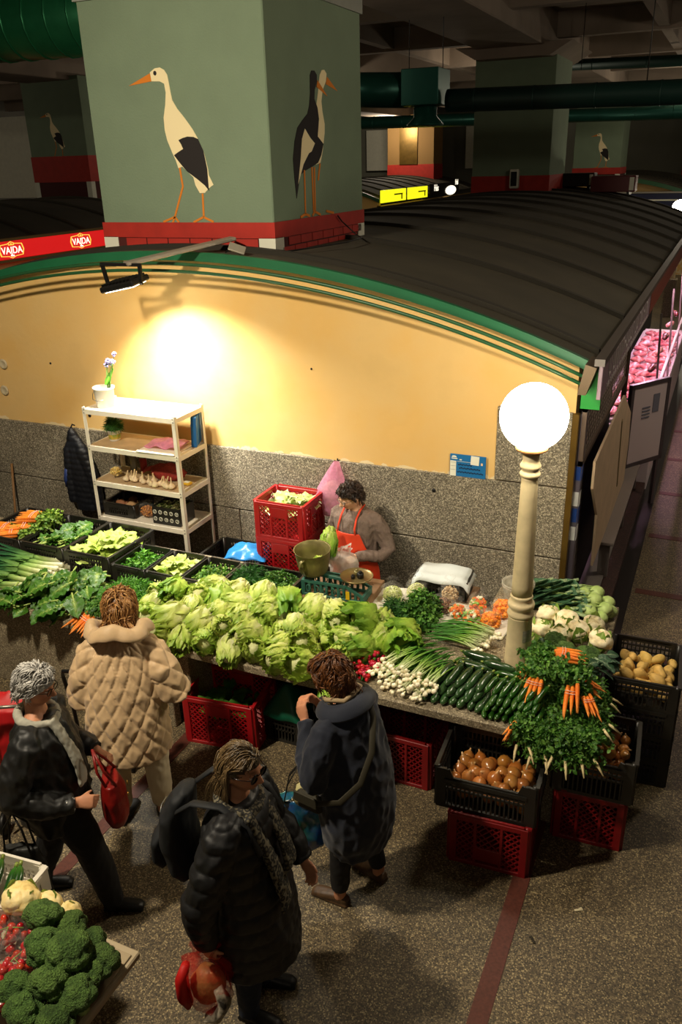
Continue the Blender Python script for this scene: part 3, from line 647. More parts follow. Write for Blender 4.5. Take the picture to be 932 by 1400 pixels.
def crate(name, w, d, h, style, loc, rz, label, group=None, low=0, handle='top', m=None):
    key = (w, d, h, style, low, handle, m.name if m else '')
    if key not in _cr:
        mm = m or (M_crateb if style == 'black' else M_crater)
        f = (lambda L, lo: side_black(L, h, lo)) if style == 'black' else (lambda L, lo: side_red(L, h, handle))
        bt = MB()
        if style == 'black':
            bt.box((0, 0, .006), (w-.02, d-.02, .008))
        else:
            bt.box((0, 0, .008), (w-.02, d-.02, .01))
        rim = MB()
        for s in (-1, 1):
            rim.bar((-w/2+.03, s*d/2, h), (w/2-.03, s*d/2, h), .014, .024) if not (low and s < 0) else rim.bar((-w/2+.1, s*d/2, h-low), (w/2-.1, s*d/2, h-low), .014, .024)
            rim.bar((s*w/2, -d/2, h), (s*w/2, d/2, h), .024, .014)
            for q in (-1, 1): rim.tube([(s*w/2-s*.012, q*d/2-q*.012, 0), (s*w/2-s*.012, q*d/2-q*.012, h+.006)], .017, 8)
        _cr[key] = (bt.mesh('bottom', mm), f(w-.01, low).mesh('long_side', mm), f(w-.01, 0).mesh('long_side', mm), f(d-.01, 0).mesh('short_side', mm), rim.mesh('rim', mm))
    b, l1, l2, s1, r = _cr[key]
    e = empty(name, loc, rotz(rz), label=label, cat='crate', group=group)
    obj('bottom', b, e); obj('long_side', l1, e, (0, -d/2, 0)); obj('long_side', l2, e, (0, d/2, 0), rotz(math.pi))
    obj('short_side', s1, e, (-w/2, 0, 0), rotz(-math.pi/2)); obj('short_side', s1, e, (w/2, 0, 0), rotz(math.pi/2)); obj('rim', r, e)
    return e
T_ = TZ+.001
crate('vegetable_crate', .5, .62, .21, 'black', (-5.565, 5.08, T_), 0, 'black crate heaped with bunched carrots at the counter end')
crate('vegetable_crate', .48, .62, .21, 'black', (-5.07, 5.08, T_), 0, 'black crate of flat dark green leaves beside the carrot crate')
crate('vegetable_crate', .48, .62, .21, 'black', (-4.58, 5.08, T_), 0, 'black crate of curly pale endive beside the shelving unit')
crate('vegetable_crate', .335, .41, .16, 'black', (-4.155, 4.98, T_), 0, 'small black crate of rocket leaves, leftmost of the small crates')
crate('vegetable_crate', .335, .41, .16, 'black', (-3.81, 4.98, T_), 0, 'small black crate of bright yellow green lettuce leaves')
crate('vegetable_crate', .335, .41, .16, 'black', (-3.465, 4.98, T_), 0, 'small black crate of green sorrel beside the dill crate')
crate('vegetable_crate', .56, .41, .16, 'black', (-3.005, 5.0, T_), 0, 'black crate of dill and parsley beside the green scale')
# crates standing behind the counter
for k in range(3):
    crate('stock_crate', .58, .40, .26, 'black', (-3.68, 5.74, k*.262), 0, ['lowest black crate of the stack under the blue bag', 'middle black crate of the stack under the blue bag', 'topmost black crate of the stack, holding a blue bag'][k], 'black crates stacked behind the counter')
for k in range(4):
    crate('tall_red_crate', .47, .40, .335, 'red', (-3.2, 5.86, k*.337), 0, ['red crate at the floor, lowest of the stack behind the counter', 'red crate second from the floor in the stack behind the counter', 'red crate just under the top one behind the counter', 'red crate full of pale lettuce, topmost behind the counter'][k], 'red crates stacked behind the counter', m=M_crater)
crate('stock_crate', .42, .30, .15, 'black', (-1.67, 5.62, T_-.82+.82), 0, 'black crate under the folded white plastic sheet') if False else None
# crates under and before the counter
crate('tall_red_crate', .56, .44, .40, 'red', (-2.98, 4.36, 0), .12, 'red lattice crate with green leaves under the lettuces', m=M_crater)
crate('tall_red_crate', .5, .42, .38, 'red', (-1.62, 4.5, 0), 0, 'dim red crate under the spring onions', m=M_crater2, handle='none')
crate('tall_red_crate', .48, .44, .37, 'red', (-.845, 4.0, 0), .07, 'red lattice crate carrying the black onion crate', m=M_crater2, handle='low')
crate('onion_crate', .60, .42, .29, 'black', (-.88, 4.02, .372), .05, 'black crate of brown onions standing on a red crate', low=.07)
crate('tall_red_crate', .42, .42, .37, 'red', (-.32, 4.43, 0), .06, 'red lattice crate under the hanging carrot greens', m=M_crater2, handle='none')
crate('onion_crate', .48, .44, .30, 'black', (-.32, 4.44, .372), .05, 'black crate of dark onions below the carrot bunches', low=.05)
for k, l in enumerate(('empty black crate at the floor in the potato stack', 'second black crate from the floor in the potato stack', 'black crate of reddish sweet potatoes in the stack by the aisle', 'black crate of yellow potatoes on top of the stack by the aisle')):
    crate('potato_crate', .46, .56, .20, 'black', (-.13, 5.2, .202*k), .04, l, 'black crates stacked at the counter end')
# ================================================================== VEGETABLES
M_veg = mat('vegetable_flesh', vc=True, rough=.5, vary=.12, scale=30, bump=.25, bscale=60, objrand=.10, sss=.0)
M_leaf = mat('vegetable_leaf', vc=True, rough=.45, vary=.18, scale=14, bump=.4, bscale=45, objrand=.10, trans=.22)
M_herb = mat('herb_leaf', vc=True, rough=.5, vary=.25, scale=9, trans=.25)
M_gloss = mat('glossy_skin', vc=True, rough=.22, vary=.18, scale=20, bump=.08, bscale=40, objrand=.15, spec=.6)
M_root = mat('root_skin', vc=True, rough=.6, vary=.15, scale=25, bump=.3, bscale=70, objrand=.12)
def C3(*hs): return np.array([srgb(h) for h in hs])
def lerp_cols(cols, t):
    cols = np.asarray(cols); t = np.clip(np.asarray(t, float), 0, 1)*(len(cols)-1); i = np.minimum(t.astype(int), len(cols)-2); f = (t-i)[..., None]
    return cols[i]*(1-f)+cols[i+1]*f
def leaves(mb, B, D, Nn, L, W, cols, fold=.25, droop=.15):
    B = np.asarray(B, float); n = len(B)
    D = D/np.linalg.norm(D, axis=1)[:, None]; X = np.cross(D, Nn); X /= np.linalg.norm(X, axis=1)[:, None]+1e-9; Nn = np.cross(X, D)
    L = np.broadcast_to(L, (n,))[:, None]; W = np.broadcast_to(W, (n,))[:, None]
    tip = B+D*L; tip[:, 2] -= (L*droop)[:, 0]
    mid = B+D*L*.5; a = mid+X*W*.5+Nn*W*fold; b = mid-X*W*.5+Nn*W*fold; a2 = B+D*L*.8+X*W*.35+Nn*W*fold*.5; b2 = B+D*L*.8-X*W*.35+Nn*W*fold*.5
    a2[:, 2] -= (L*droop*.6)[:, 0]; b2[:, 2] -= (L*droop*.6)[:, 0]
    V = np.stack([B, a, b, mid, a2, b2, tip], 1).reshape(-1, 3)
    F = []
    for i in range(n):
        k = i*7; F += [(k, k+1, k+3), (k, k+3, k+2), (k+1, k+4, k+6, k+3), (k+3, k+6, k+5, k+2)]
    c = np.repeat(np.asarray(cols), 7, axis=0) if np.ndim(cols) == 2 else cols
    mb.add(V, F, c, 0, False)
def rdir(r, n, up=0.0):
    d = r.normal(size=(n, 3)); d[:, 2] = d[:, 2]*.7+up; return d/np.linalg.norm(d, axis=1)[:, None]
def herb_mesh(name, kind, w, d, h, n, seed, cols, size, zfn=None):
    r = np.random.default_rng(seed); mb = MB(); cols = C3(*cols)
    B = np.stack([r.uniform(-.5, .5, n)*w, r.uniform(-.5, .5, n)*d, np.zeros(n)], 1)
    q = 1-np.maximum(np.abs(B[:, 0])/(w/2), np.abs(B[:, 1])/(d/2))**3
    hh = h*(.35+.65*q)*(1+.25*np.sin(B[:, 0]*17+seed)*np.cos(B[:, 1]*19))
    B[:, 2] = hh*r.uniform(.45, 1.0, n)
    D = rdir(r, n, .35); D[:, :2] += B[:, :2]/np.array([w, d])*1.2
    ct_ = cols[r.integers(0, len(cols), n)]*r.uniform(.75, 1.2, (n, 1))
    if kind == 'parsley':
        for k, a in enumerate((0, .9, -.9)):
            R = rotz(a); leaves(mb, B, D@R.T, rdir(r, n, .8), size*r.uniform(.7, 1.2, n), size*.7, ct_, .15, .2)
    elif kind == 'dill':
        for k in range(4):
            D2 = D+r.normal(size=(n, 3))*.5; leaves(mb, B, D2, rdir(r, n, .5), size*r.uniform(.6, 1.4, n), size*.09, ct_, 0, .2)
    elif kind == 'leaf':
        leaves(mb, B, D, rdir(r, n, .9), size*r.uniform(.6, 1.3, n), size*.42, ct_, .22, .25)
    elif kind == 'frill':
        for i in range(n):
            m = 6; a0 = math.atan2(D[i, 1], D[i, 0]); t = np.linspace(0, 1, m); L = size*r.uniform(.7, 1.3)
            cx = B[i]+np.stack([np.cos(a0)*t*L*.8, np.sin(a0)*t*L*.8, (t*1.0-.7*t*t)*L*.7], 1)
            s_ = np.array([-math.sin(a0), math.cos(a0), 0]); rows = []
            for u in (-1, -.45, 0, .45, 1):
                wv = (.25+.75*np.sin(np.pi*np.clip(t, .05, .8)))*size*.38
                rows.append(cx+s_*(u*wv)[:, None]+np.array([0, 0, 1])*((abs(u)**2)*size*.14*np.sin(t*7+i+u*3))[:, None])
            cc = np.stack([lerp_cols(cols, np.clip(t*.8+abs(u)*.3+r.uniform(-.1, .1), 0, 1)) for u in (-1, -.45, 0, .45, 1)])
            mb.grid(np.stack(rows), cc)
    if kind in ('parsley', 'dill', 'leaf'):
        m = n//5; st = MB()
        for i in r.integers(0, n, m): mb.tube([(B[i, 0]*.85, B[i, 1]*.85, B[i, 2]*.35), B[i]], .0018, 3, False, col=cols[0]*1.1, smooth=False)
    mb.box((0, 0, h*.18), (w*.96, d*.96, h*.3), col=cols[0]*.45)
    return mb.mesh(name, M_herb)
def heap(name, kind, loc, w, d, h, n, seed, cols, size, label, cat, rz=0):
    return obj(name, herb_mesh(name, kind, w, d, h, n, seed, cols, size), None, loc, rotz(rz), label=label, cat=cat, kind='stuff')
G_PARS = ('#33601e', '#48792b', '#6e9a40', '#5b8a34'); G_YEL = ('#5d7f1c', '#8fae35', '#b7cb5a', '#d3dc86')
cb = TZ+.02
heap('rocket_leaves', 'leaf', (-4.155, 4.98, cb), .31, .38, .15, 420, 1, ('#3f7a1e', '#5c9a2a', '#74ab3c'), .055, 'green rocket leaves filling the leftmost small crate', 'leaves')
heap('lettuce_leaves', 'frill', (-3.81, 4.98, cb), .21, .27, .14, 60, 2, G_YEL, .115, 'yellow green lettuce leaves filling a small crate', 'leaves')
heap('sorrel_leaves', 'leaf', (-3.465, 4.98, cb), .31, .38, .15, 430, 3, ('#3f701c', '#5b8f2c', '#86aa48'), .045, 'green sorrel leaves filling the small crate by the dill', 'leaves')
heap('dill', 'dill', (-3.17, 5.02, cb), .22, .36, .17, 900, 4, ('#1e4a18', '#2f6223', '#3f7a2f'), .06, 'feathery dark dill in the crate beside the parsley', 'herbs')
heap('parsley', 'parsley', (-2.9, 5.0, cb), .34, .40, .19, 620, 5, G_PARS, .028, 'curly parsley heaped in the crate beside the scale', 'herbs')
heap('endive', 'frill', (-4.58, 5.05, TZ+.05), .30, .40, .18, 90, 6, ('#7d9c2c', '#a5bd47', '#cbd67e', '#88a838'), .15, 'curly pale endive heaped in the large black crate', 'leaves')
heap('parsley', 'parsley', (-1.72, 5.12, TZ), .26, .34, .22, 620, 8, G_PARS, .03, 'dark green parsley bunch behind the spring onions', 'herbs')
heap('dill', 'dill', (-1.90, 5.02, TZ), .16, .26, .15, 700, 9, ('#234d1a', '#2f6223', '#477f2f'), .06, 'feathery dill bunch in front of the shredded cabbage', 'herbs')
heap('dill', 'dill', (-3.98, 4.55, TZ), .34, .30, .14, 900, 10, ('#3f7a22', '#56912d', '#6aa53c'), .075, 'bright green dill on the counter beside the lettuces', 'herbs')
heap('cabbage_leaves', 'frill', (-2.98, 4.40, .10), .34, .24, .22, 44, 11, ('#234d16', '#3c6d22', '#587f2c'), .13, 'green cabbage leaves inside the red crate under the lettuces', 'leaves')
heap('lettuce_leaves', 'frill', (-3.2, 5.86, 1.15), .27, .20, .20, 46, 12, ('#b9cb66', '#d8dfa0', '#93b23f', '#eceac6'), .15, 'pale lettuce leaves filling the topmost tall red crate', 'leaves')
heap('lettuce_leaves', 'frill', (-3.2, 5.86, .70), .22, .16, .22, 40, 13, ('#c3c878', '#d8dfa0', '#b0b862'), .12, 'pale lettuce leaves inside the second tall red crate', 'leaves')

# ---------------- lettuce heads
def lettuce_mesh(seed, elong=1.25, nl=15, ruffle=.10, loose=.0, cols=('#f5f3d6', '#e6e9a8', '#cbd96e', '#93b43c')):
    r = np.random.default_rng(seed); mb = MB(); cols = C3(*cols)
    mb.ell((0, 0, 0), (.072, .072, .078*elong), 14, 10, col=cols[1])
    for k in range(nl):
        p0 = k*2.4+r.uniform(-.3, .3); lay = k/nl; nu, nv = 11, 11
        u = np.linspace(-1, 1, nu)[:, None]; v = np.linspace(0, 1, nv)[None, :]
        wid = (.35+.65*np.sin(np.pi*np.clip(v*.85+.08, 0, 1)))*r.uniform(.75, 1.05)
        ph = p0+u*wid*1.0+.12*np.sin(v*5+k); th = -math.pi/2+.15+v*(2.35+.35*r.uniform(-1, 1))
        edge = np.maximum(abs(u)**2, np.clip((v-.7)/.3, 0, 1)**1.5)
        rad = 1.0+.07*lay+.03*r.uniform()+loose*(v**2)*r.uniform(.3, 1.2)+ruffle*edge*np.sin(u*7+v*13+k*2)*1.0+.10*edge*lay+.022*np.sin(u*9+v*17+k)*np.sin(v*23+u*5)
        x = .076*rad*np.cos(th)*np.cos(ph); y = .076*rad*np.cos(th)*np.sin(ph); z = .082*elong*rad*np.sin(th)+loose*.03*v**2
        vein = np.exp(-(u*6)**2)*(1-v)
        t = np.clip(v*.75+edge*.28-vein*.5+r.uniform(-.12, .15), 0, 1)
        mb.grid(np.stack([x, y, z+0*x], -1), lerp_cols(cols, t+0*x))
    mb.lathe([(.018, -.092*elong), (.02, -.085*elong), (.022, -.07*elong)], 10, col=srgb('#e9e3c0'))
    return mb.mesh('lettuce_head', M_leaf)
LET = [lettuce_mesh(20+k, [1.25, 1.4, 1.15, 1.35, 1.2][k], 15, [.12, .16, .19, .15, .22][k], [.05, .1, .25, .15, .45][k]) for k in range(5)]
LETG = [lettuce_mesh(40+k, 1.25, 17, .24, .7, ('#e4e9ae', '#c3d566', '#9dbf44', '#6a9a2c')) for k in range(3)]
def rand_rot(r, tilt=1.2): return rotz(r.uniform(0, 6.28))@rotx(r.uniform(-tilt, tilt))@rotz(r.uniform(0, 6.28))
rl = np.random.default_rng(77); nlet = 0
rows = [(4.17, -3.40, -2.03, .172), (4.33, -3.62, -2.06, .175), (4.49, -3.72, -1.98, .178), (4.65, -3.76, -1.72, .18), (4.80, -3.42, -1.74, .18)]
lnames = ['front row of the lettuce heap', 'second row of the lettuce heap', 'middle row of the lettuce heap', 'fourth row of the lettuce heap', 'back row of the lettuce heap']
spots = []
for ri, (y, x0, x1, st) in enumerate(rows):
    n = int((x1-x0)/st)+1
    for k in range(n):
        spots.append((x0+(x1-x0)*k/(n-1)+rl.uniform(-.02, .02), y+rl.uniform(-.025, .025), TZ+.072, ri, k))
for ui, (y, x0, x1, st) in enumerate(((4.27, -3.3, -2.1, .2), (4.43, -3.45, -2.05, .2), (4.59, -3.55, -1.95, .2), (4.73, -3.3, -1.9, .21))):
    n = int((x1-x0)/st)+1
    for k in range(n):
        if rl.uniform() < .82: spots.append((x0+st*k+rl.uniform(-.03, .03), y+rl.uniform(-.03, .03), TZ+.165, 5+ui, k))
ORD = ['first', 'second', 'third', 'fourth', 'fifth', 'sixth', 'seventh', 'eighth', 'ninth', 'tenth', 'eleventh', 'twelfth', 'thirteenth']
for i, (x, y, z, ri, kk) in enumerate(spots):
    if ri == 4 and -3.5 < x < -2.62: y -= .03
    green = (x > -2.1 and y > 4.5) or rl.uniform() < .08
    me = (LETG if green else LET)[int(rl.integers(0, 3 if green else 5))]
    R = rotz(rl.uniform(-.7, .7))@rotx(rl.uniform(.7, 2.2))@rotz(rl.uniform(0, 6.28))
    lab = 'pale lettuce head, %s from the left in the %s' % (ORD[kk], ('top layer, '+['front', 'second', 'third', 'back'][ri-5]+' line of the heap') if ri >= 5 else lnames[ri])
    if green: lab = lab.replace('pale lettuce head', 'greener loose lettuce')
    obj('lettuce', me, None, (x, y, z), R, rl.uniform(.92, 1.2), label=lab, cat='lettuce', group='lettuce heads heaped on the counter')
obj('lettuce', LETG[0], None, (-1.93, 4.10, TZ-.02), rotx(2.5), 1.2, label='green lettuce hanging over the counter edge by the navy coat', cat='lettuce', group='lettuce heads heaped on the counter')

# ---------------- chard / spinach leaves
def big_leaf(seed, L, W, cols, curl=.25, crink=.012, stem=.45, name='leaf'):
    r = np.random.default_rng(seed); nu, nv = 7, 11; u = np.linspace(-1, 1, nu)[:, None]; v = np.linspace(0, 1, nv)[None, :]
    wv = W*.5*np.sin(np.pi*np.clip(v, .02, .985)**.75)**.7
    x = u*wv; y = v*L+0*u; z = -curl*L*v**2+.18*abs(u)*wv+crink*np.sin(v*22+u*4+seed)*np.cos(u*6+seed)
    c = C3(*cols); t = np.clip(1-np.exp(-(u*5)**2)*(1-.5*v), 0, 1)*.8+r.uniform(0, .2)
    mb = MB().grid(np.stack([x, y, z+0*x], -1), lerp_cols(c, t+0*x))
    s = np.linspace(0, 1, 6); mb.tube(np.stack([0*s, -stem*L+s*(stem+.75)*L, -curl*L*np.clip(s*(stem+.75)-stem, 0, 1)**2-.002], 1), np.linspace(.006, .0025, 6)*(W/.1), 6, col=c[0])
    return mb.mesh(name, M_leaf)
CH = [big_leaf(60+k, .16, .13, ('#a3b85e', '#4c7a22', '#3a661a'), .35, .016, .4) for k in range(4)]
def leaf_bunch(name, loc, rz, n, seed, label, cat, meshes, spread=.10, fan=.7, length=.14, hgt=.10, group=None, down=.1, sc=1.0):
    r = np.random.default_rng(seed); e = empty(name, loc, rotz(rz), label=label, cat=cat, group=group)
    for i in range(n):
        a = r.uniform(-fan, fan); k = i/n; p = (r.uniform(-spread, spread), r.uniform(-.2, 1)*length, .012+hgt*k+r.uniform(0, .02))
        obj('leaf', meshes[int(r.integers(0, len(meshes)))], e, p, rotz(a)@rotx(r.uniform(-.1, .35)-down)@roty(r.uniform(-.6, .6)), r.uniform(.8, 1.2)*sc)
    return e
for i, (x, y, rz, l) in enumerate([(-4.62, 4.50, 2.6, 'bunch of dark chard leaves beside the leeks'), (-4.34, 4.62, 2.9, 'bunch of chard leaves with stems towards the dill'), (-4.66, 4.24, 2.3, 'bunch of broad chard leaves on the counter edge by the leeks'), (-4.34, 4.30, 2.8, 'bunch of chard leaves beside the hanging carrots'), (-4.48, 4.44, 2.6, 'topmost bunch of chard leaves in the heap')]):
    leaf_bunch('chard_bunch', (x, y, TZ+(.09 if i == 4 else .01)), rz, 26, 80+i, l, 'chard', CH, .13, 1.2, .20, .11, 'chard bunches heaped on the counter')
for i, (x, y, rz) in enumerate([(-5.17, 4.9, -.4), (-4.98, 4.95, -.3), (-5.08, 5.1, -.2)]):
    leaf_bunch('chard_bunch', (x, y, TZ+.13), rz, 12, 90+i, ['flat chard leaves at the carrot side of the leaf crate', 'flat chard leaves at the endive side of the leaf crate', 'flat chard leaves at the back of the leaf crate'][i], 'chard', CH, .08, .6, .12, .06, 'chard leaves in the black crate', .0, .95)

# ---------------- leeks
def leek_mesh(seed):
    r = np.random.default_rng(seed); mb = MB(); s = np.linspace(0, 1, 8)
    bend = r.uniform(-.04, .04); P = np.stack([bend*s**2, s*.30, .0*s], 1)
    mb.tube(P, [.021, .019, .018, .018, .019, .021, .023, .020], 10, col=lerp_cols(C3('#efeccd', '#e3e6b4', '#a9c46c', '#5b8a3d'), s))
    for k in range(7):
        a = (k-3)*.11; L = r.uniform(.26, .42); t = np.linspace(0, 1, 8); W = .017*(1-.75*t)
        cx = np.stack([bend+np.sin(a)*t*L, .28+np.cos(a)*t*L, .016*(k % 3)-.008+.05*t-.10*t**2], 1); sx = np.array([math.cos(a), -math.sin(a), 0])
        c = lerp_cols(C3('#6d9444', '#2f6238', '#3a6a4c'), t)
        mb.grid(np.stack([cx+sx*(-W)[:, None]+[0, 0, .006], cx, cx+sx*W[:, None]+[0, 0, .006]]), np.stack([c, c*1.15, c]))
    for k in range(8):
        a = r.uniform(0, 6.28); mb.tube([(0, 0, 0), (math.cos(a)*.015, -.03, math.sin(a)*.012)], .0012, 3, col=srgb('#d8cfae'))
    return mb.mesh('leek', M_leaf)
LK = [leek_mesh(100+k) for k in range(3)]
rk = np.random.default_rng(5)
for i in range(16):
    lay = i//6; k = i % 6
    obj('leek', LK[i % 3], None, (-4.78-.012*k+rk.uniform(-.03, .03), 4.74-k*.075+lay*.03, TZ+.022+.036*lay), rotz(1.5+.28+rk.uniform(-.12, .12))@roty(rk.uniform(-1, 1)), rk.uniform(.95, 1.15),
        label='leek in the %s layer of the pile, %s from the wall side' % (['bottom', 'middle', 'top'][lay], ORD[k]), cat='leek', group='leeks piled at the counter end')

# ---------------- carrots
def carrot_mesh(seed, L=.18, R=.016):
    r = np.random.default_rng(seed); s = np.linspace(0, 1, 9); b = r.uniform(-.012, .012)
    P = np.stack([b*s**2, s*L, 0*s], 1); rr = R*np.array([.75, 1, .98, .93, .86, .76, .62, .42, .10])
    return MB().tube(P, rr, 10, col=lerp_cols(C3('#d9791c', '#f07a18', '#f08a28', '#ef9a45'), s)).mesh('carrot', M_root)
CA = [carrot_mesh(k, .17+.02*(k % 3), .0135+.0015*(k % 2)) for k in range(4)]
def fern_mesh(seed, n, size, spread, hang=0.0, cols=G_PARS, back=1.0):
    r = np.random.default_rng(seed); mb = MB(); cols = C3(*cols)
    for k in range(n):
        a = r.uniform(-1.1, 1.1); L = size*r.uniform(.5, 1.1); t = np.linspace(0, 1, 5); el = r.uniform(-.05, .7)
        P = np.stack([np.sin(a)*t*L*spread, -np.cos(a)*t*L*back, el*t*L*.7-hang*(t**2)*L], 1); mb.tube(P, .0016, 3, False, col=srgb('#7d9a3c'), smooth=False)
        m = 9; q = r.uniform(.25, 1, m); B = np.stack([np.interp(q, t, P[:, i]) for i in range(3)], 1)+r.normal(size=(m, 3))*.012
        for a2 in (0, 1.0, -1.0): leaves(mb, B, rdir(r, m, .2)@rotz(a2).T, rdir(r, m, .9), .033*r.uniform(.7, 1.3, m), .026, cols[r.integers(0, len(cols), m)]*r.uniform(.75, 1.2, (m, 1)), .12, .25)
    return mb.mesh('greens', M_herb)
FN = [fern_mesh(200+k, 18, .19, 1.0, .35) for k in range(3)]; FNH = [fern_mesh(210+k, 22, .20, .8, .9) for k in range(2)]
FNY = fern_mesh(220, 16, .14, .9, .2, ('#6a8a2c', '#86a33c', '#4f7a22'))
M_band = mat('rubber_band', '#d8b6a8', .6)
def carrot_bunch(loc, R, n, seed, label, fern, group, two=True, sc=1.0):
    r = np.random.default_rng(seed); e = empty('carrot_bunch', loc, R, label=label, cat='carrots', group=group, sc=sc)
    per = n//2 if two else n
    for i in range(n):
        row = i//per if two else 0; k = i % per
        obj('carrot', CA[int(r.integers(0, 4))], e, ((k-(per-1)/2)*.026, r.uniform(-.01, .02), .015+.025*row), rotz((k-(per-1)/2)*-.07+r.uniform(-.04, .04))@roty(r.uniform(0, 6)))
    w_ = per*.027; hh = .055 if two else .032
    for yy in (.045, .062): MB().tube([(-w_/2, yy, .0), (-w_/2, yy, hh), (0, yy+.006, hh+.006), (w_/2, yy, hh), (w_/2, yy, .0)], .0025, 5).build('band', M_band, e)
    obj('greens', fern, e, (0, .005, .025)); return e
gb = 'carrot bunches hanging at the counter corner'
carrot_bunch((-.66, 4.66, TZ+.21), rotz(-1.45), 8, 1, 'carrot bunch lying crosswise below the broccoli', FN[0], gb)
carrot_bunch((-.72, 4.42, TZ+.17), rotz(3.05)@rotx(-.5), 8, 2, 'short banded carrot bunch next to the courgettes', FN[1], gb, sc=.9)
carrot_bunch((-.50, 4.40, TZ+.20), rotz(3.3)@rotx(-.75), 7, 3, 'long carrot bunch tied with pale bands in the middle of the greens', FN[2], gb)
carrot_bunch((-.48, 4.52, TZ+.16), rotz(-1.9)@rotx(-.25), 6, 4, 'small carrot bunch at the aisle side of the greens', FN[0], gb, sc=.8)
carrot_bunch((-.42, 4.38, TZ+.15), rotz(-2.5)@rotx(-.5), 6, 5, 'carrot bunch at the very corner of the counter', FNH[0], gb, sc=.8)
carrot_bunch((-.80, 4.68, TZ+.12), rotz(2.9)@rotx(-.4), 4, 6, 'small carrot bunch at the foot of the lamp post', FN[1], gb, sc=.8)
carrot_bunch((-.76, 4.13, TZ+.03), rotz(2.6)@rotx(-.6), 5, 7, 'carrot bunch half hidden under the courgettes', FNH[1], gb, sc=.7)
for i, (x, y, z, rz, s) in enumerate([(-.72, 4.14, TZ, .2, .9), (-.60, 4.14, TZ-.02, 0, .95), (-.47, 4.14, TZ-.02, -.1, .95), (-.38, 4.18, TZ-.02, .5, .9), (-.36, 4.35, TZ, 1.2, .8), (-.36, 4.6, TZ, 1.5, .7), (-.52, 4.26, TZ+.0, 0, .9), (-.68, 4.30, TZ+.0, 0, .8)]):
    e = empty('parsley_root_bunch', (x, y, z), rotz(rz), label=['greens hanging below the courgettes', 'greens hanging over the red crate gap', 'greens hanging over the dark onion crate', 'greens hanging off the counter corner', 'greens trailing over the aisle edge near the corner', 'greens trailing over the aisle edge by the broccoli', 'greens lying under the long carrot bunch', 'greens lying under the short carrot bunch'][i]+' with pale roots', cat='greens', group='root bunches at the counter corner', sc=s)
    obj('greens', FNH[i % 2] if i < 6 else FN[i % 3], e, (0, .03, .03)); obj('greens', FN[(i+1) % 3], e, (0, .05, .05), rotz(.5))
    pr_ = MB().tube([(0, 0, 0), (0, -.05, 0), (.005, -.12, -.01)], [.011, .010, .004], 8, col=srgb('#e3cf9a')).mesh('root', M_root)
    for q in range(2): obj('root', pr_, e, (-.05+.08*q, -.12, .03-.08*(i < 4)), rotz(.5*q-.2)@rotx(.5))
for i, (x, y, rz) in enumerate([(-.62, 4.58, .3), (-.48, 4.62, -.4), (-.60, 4.46, .9), (-.74, 4.52, 2.0), (-.46, 4.46, 1.4)]):
    e = empty('parsley_root_bunch', (x, y, TZ+.04), rotz(rz), label=['greens lying under the crosswise carrot bunch', 'greens at the aisle side below the broccoli', 'greens in the middle of the carrot bunches', 'greens beside the lamp post foot', 'greens under the aisle side carrots'][i], cat='greens', group='root bunches at the counter corner', sc=.9)
    obj('greens', FN[i % 3], e, (0, .05, .02)); obj('greens', FN[(i+1) % 3], e, (0, .0, .03), rotz(3.0))
gb = 'carrot bunches in the black crate'
for i, (x, y, z, rz) in enumerate([(-5.42, 5.05, TZ+.19, 1.95), (-5.44, 5.22, TZ+.20, 1.75), (-5.48, 4.95, TZ+.17, 2.1), (-5.40, 5.14, TZ+.25, 1.8), (-5.62, 5.0, TZ+.16, 1.9)]):
    carrot_bunch((x, y, z), rotz(rz), 10, 30+i, ['carrot bunch in the middle of the carrot crate', 'carrot bunch at the back of the carrot crate', 'carrot bunch at the front of the carrot crate', 'carrot bunch on top of the carrot crate', 'carrot bunch at the outer end of the carrot crate'][i], FNY, gb, sc=1.15)
carrot_bunch((-4.05, 4.18, TZ+.05), rotz(2.75)@rotx(-.45), 7, 50, 'carrot bunch hanging over the counter edge beside the beige coat', FN[0], 'carrots at the counter edge', two=False)
# ---------------- cucumbers and courgettes
def cuc_mesh(seed, L, R, cols, name, tip=True):
    r = np.random.default_rng(seed); s = np.linspace(0, 1, 11); b = r.uniform(-.02, .02)
    P = np.stack([b*(s-.5)**2*4, (s-.5)*L, 0*s], 1); rr = R*np.array([.35, .72, .92, 1, 1, 1, 1, .98, .9, .7, .3])
    mb = MB().tube(P, rr, 12, col=lerp_cols(C3(*cols), s))
    if tip: mb.tube([P[-1], P[-1]+(0, .018, .003)], [.009, .007], 7, col=srgb('#7d8a3c'))
    # lengthwise ridges
    V = mb.V[0]; a = np.tile(np.arange(12), 11); k = (a % 2)*.04; c = np.repeat(P, 12, axis=0); mb.V[0] = c+(V-c)*(1-k[:, None])
    return mb.mesh(name, M_gloss)
CU = [cuc_mesh(300+k, .20+.015*k, .0285+.001*k, ('#33502a', '#243f1e', '#1d3518', '#2a4720'), 'cucumber') for k in range(3)]
ZU = [cuc_mesh(310+k, .155+.012*k, .021, ('#2e5a1a', '#1d4512', '#163a0e', '#3d6a22'), 'courgette') for k in range(3)]
rc = np.random.default_rng(9)
_cnt = {}
def lay(name, ms, loc, rz, lab, group, tilt=0.0):
    i = _cnt[lab] = _cnt.get(lab, -1)+1; lab = lab+', %s from the %s' % (ORD[i], 'left' if 'crosswise' not in lab else 'front')
    obj(name, ms[int(rc.integers(0, 3))], None, loc, rotz(rz+rc.uniform(-.06, .06))@rotx(tilt)@roty(rc.uniform(0, 6)), rc.uniform(.93, 1.07), label=lab, cat=name, group=group)
gc = 'cucumbers piled on the counter'; gz = 'courgettes piled on the counter'
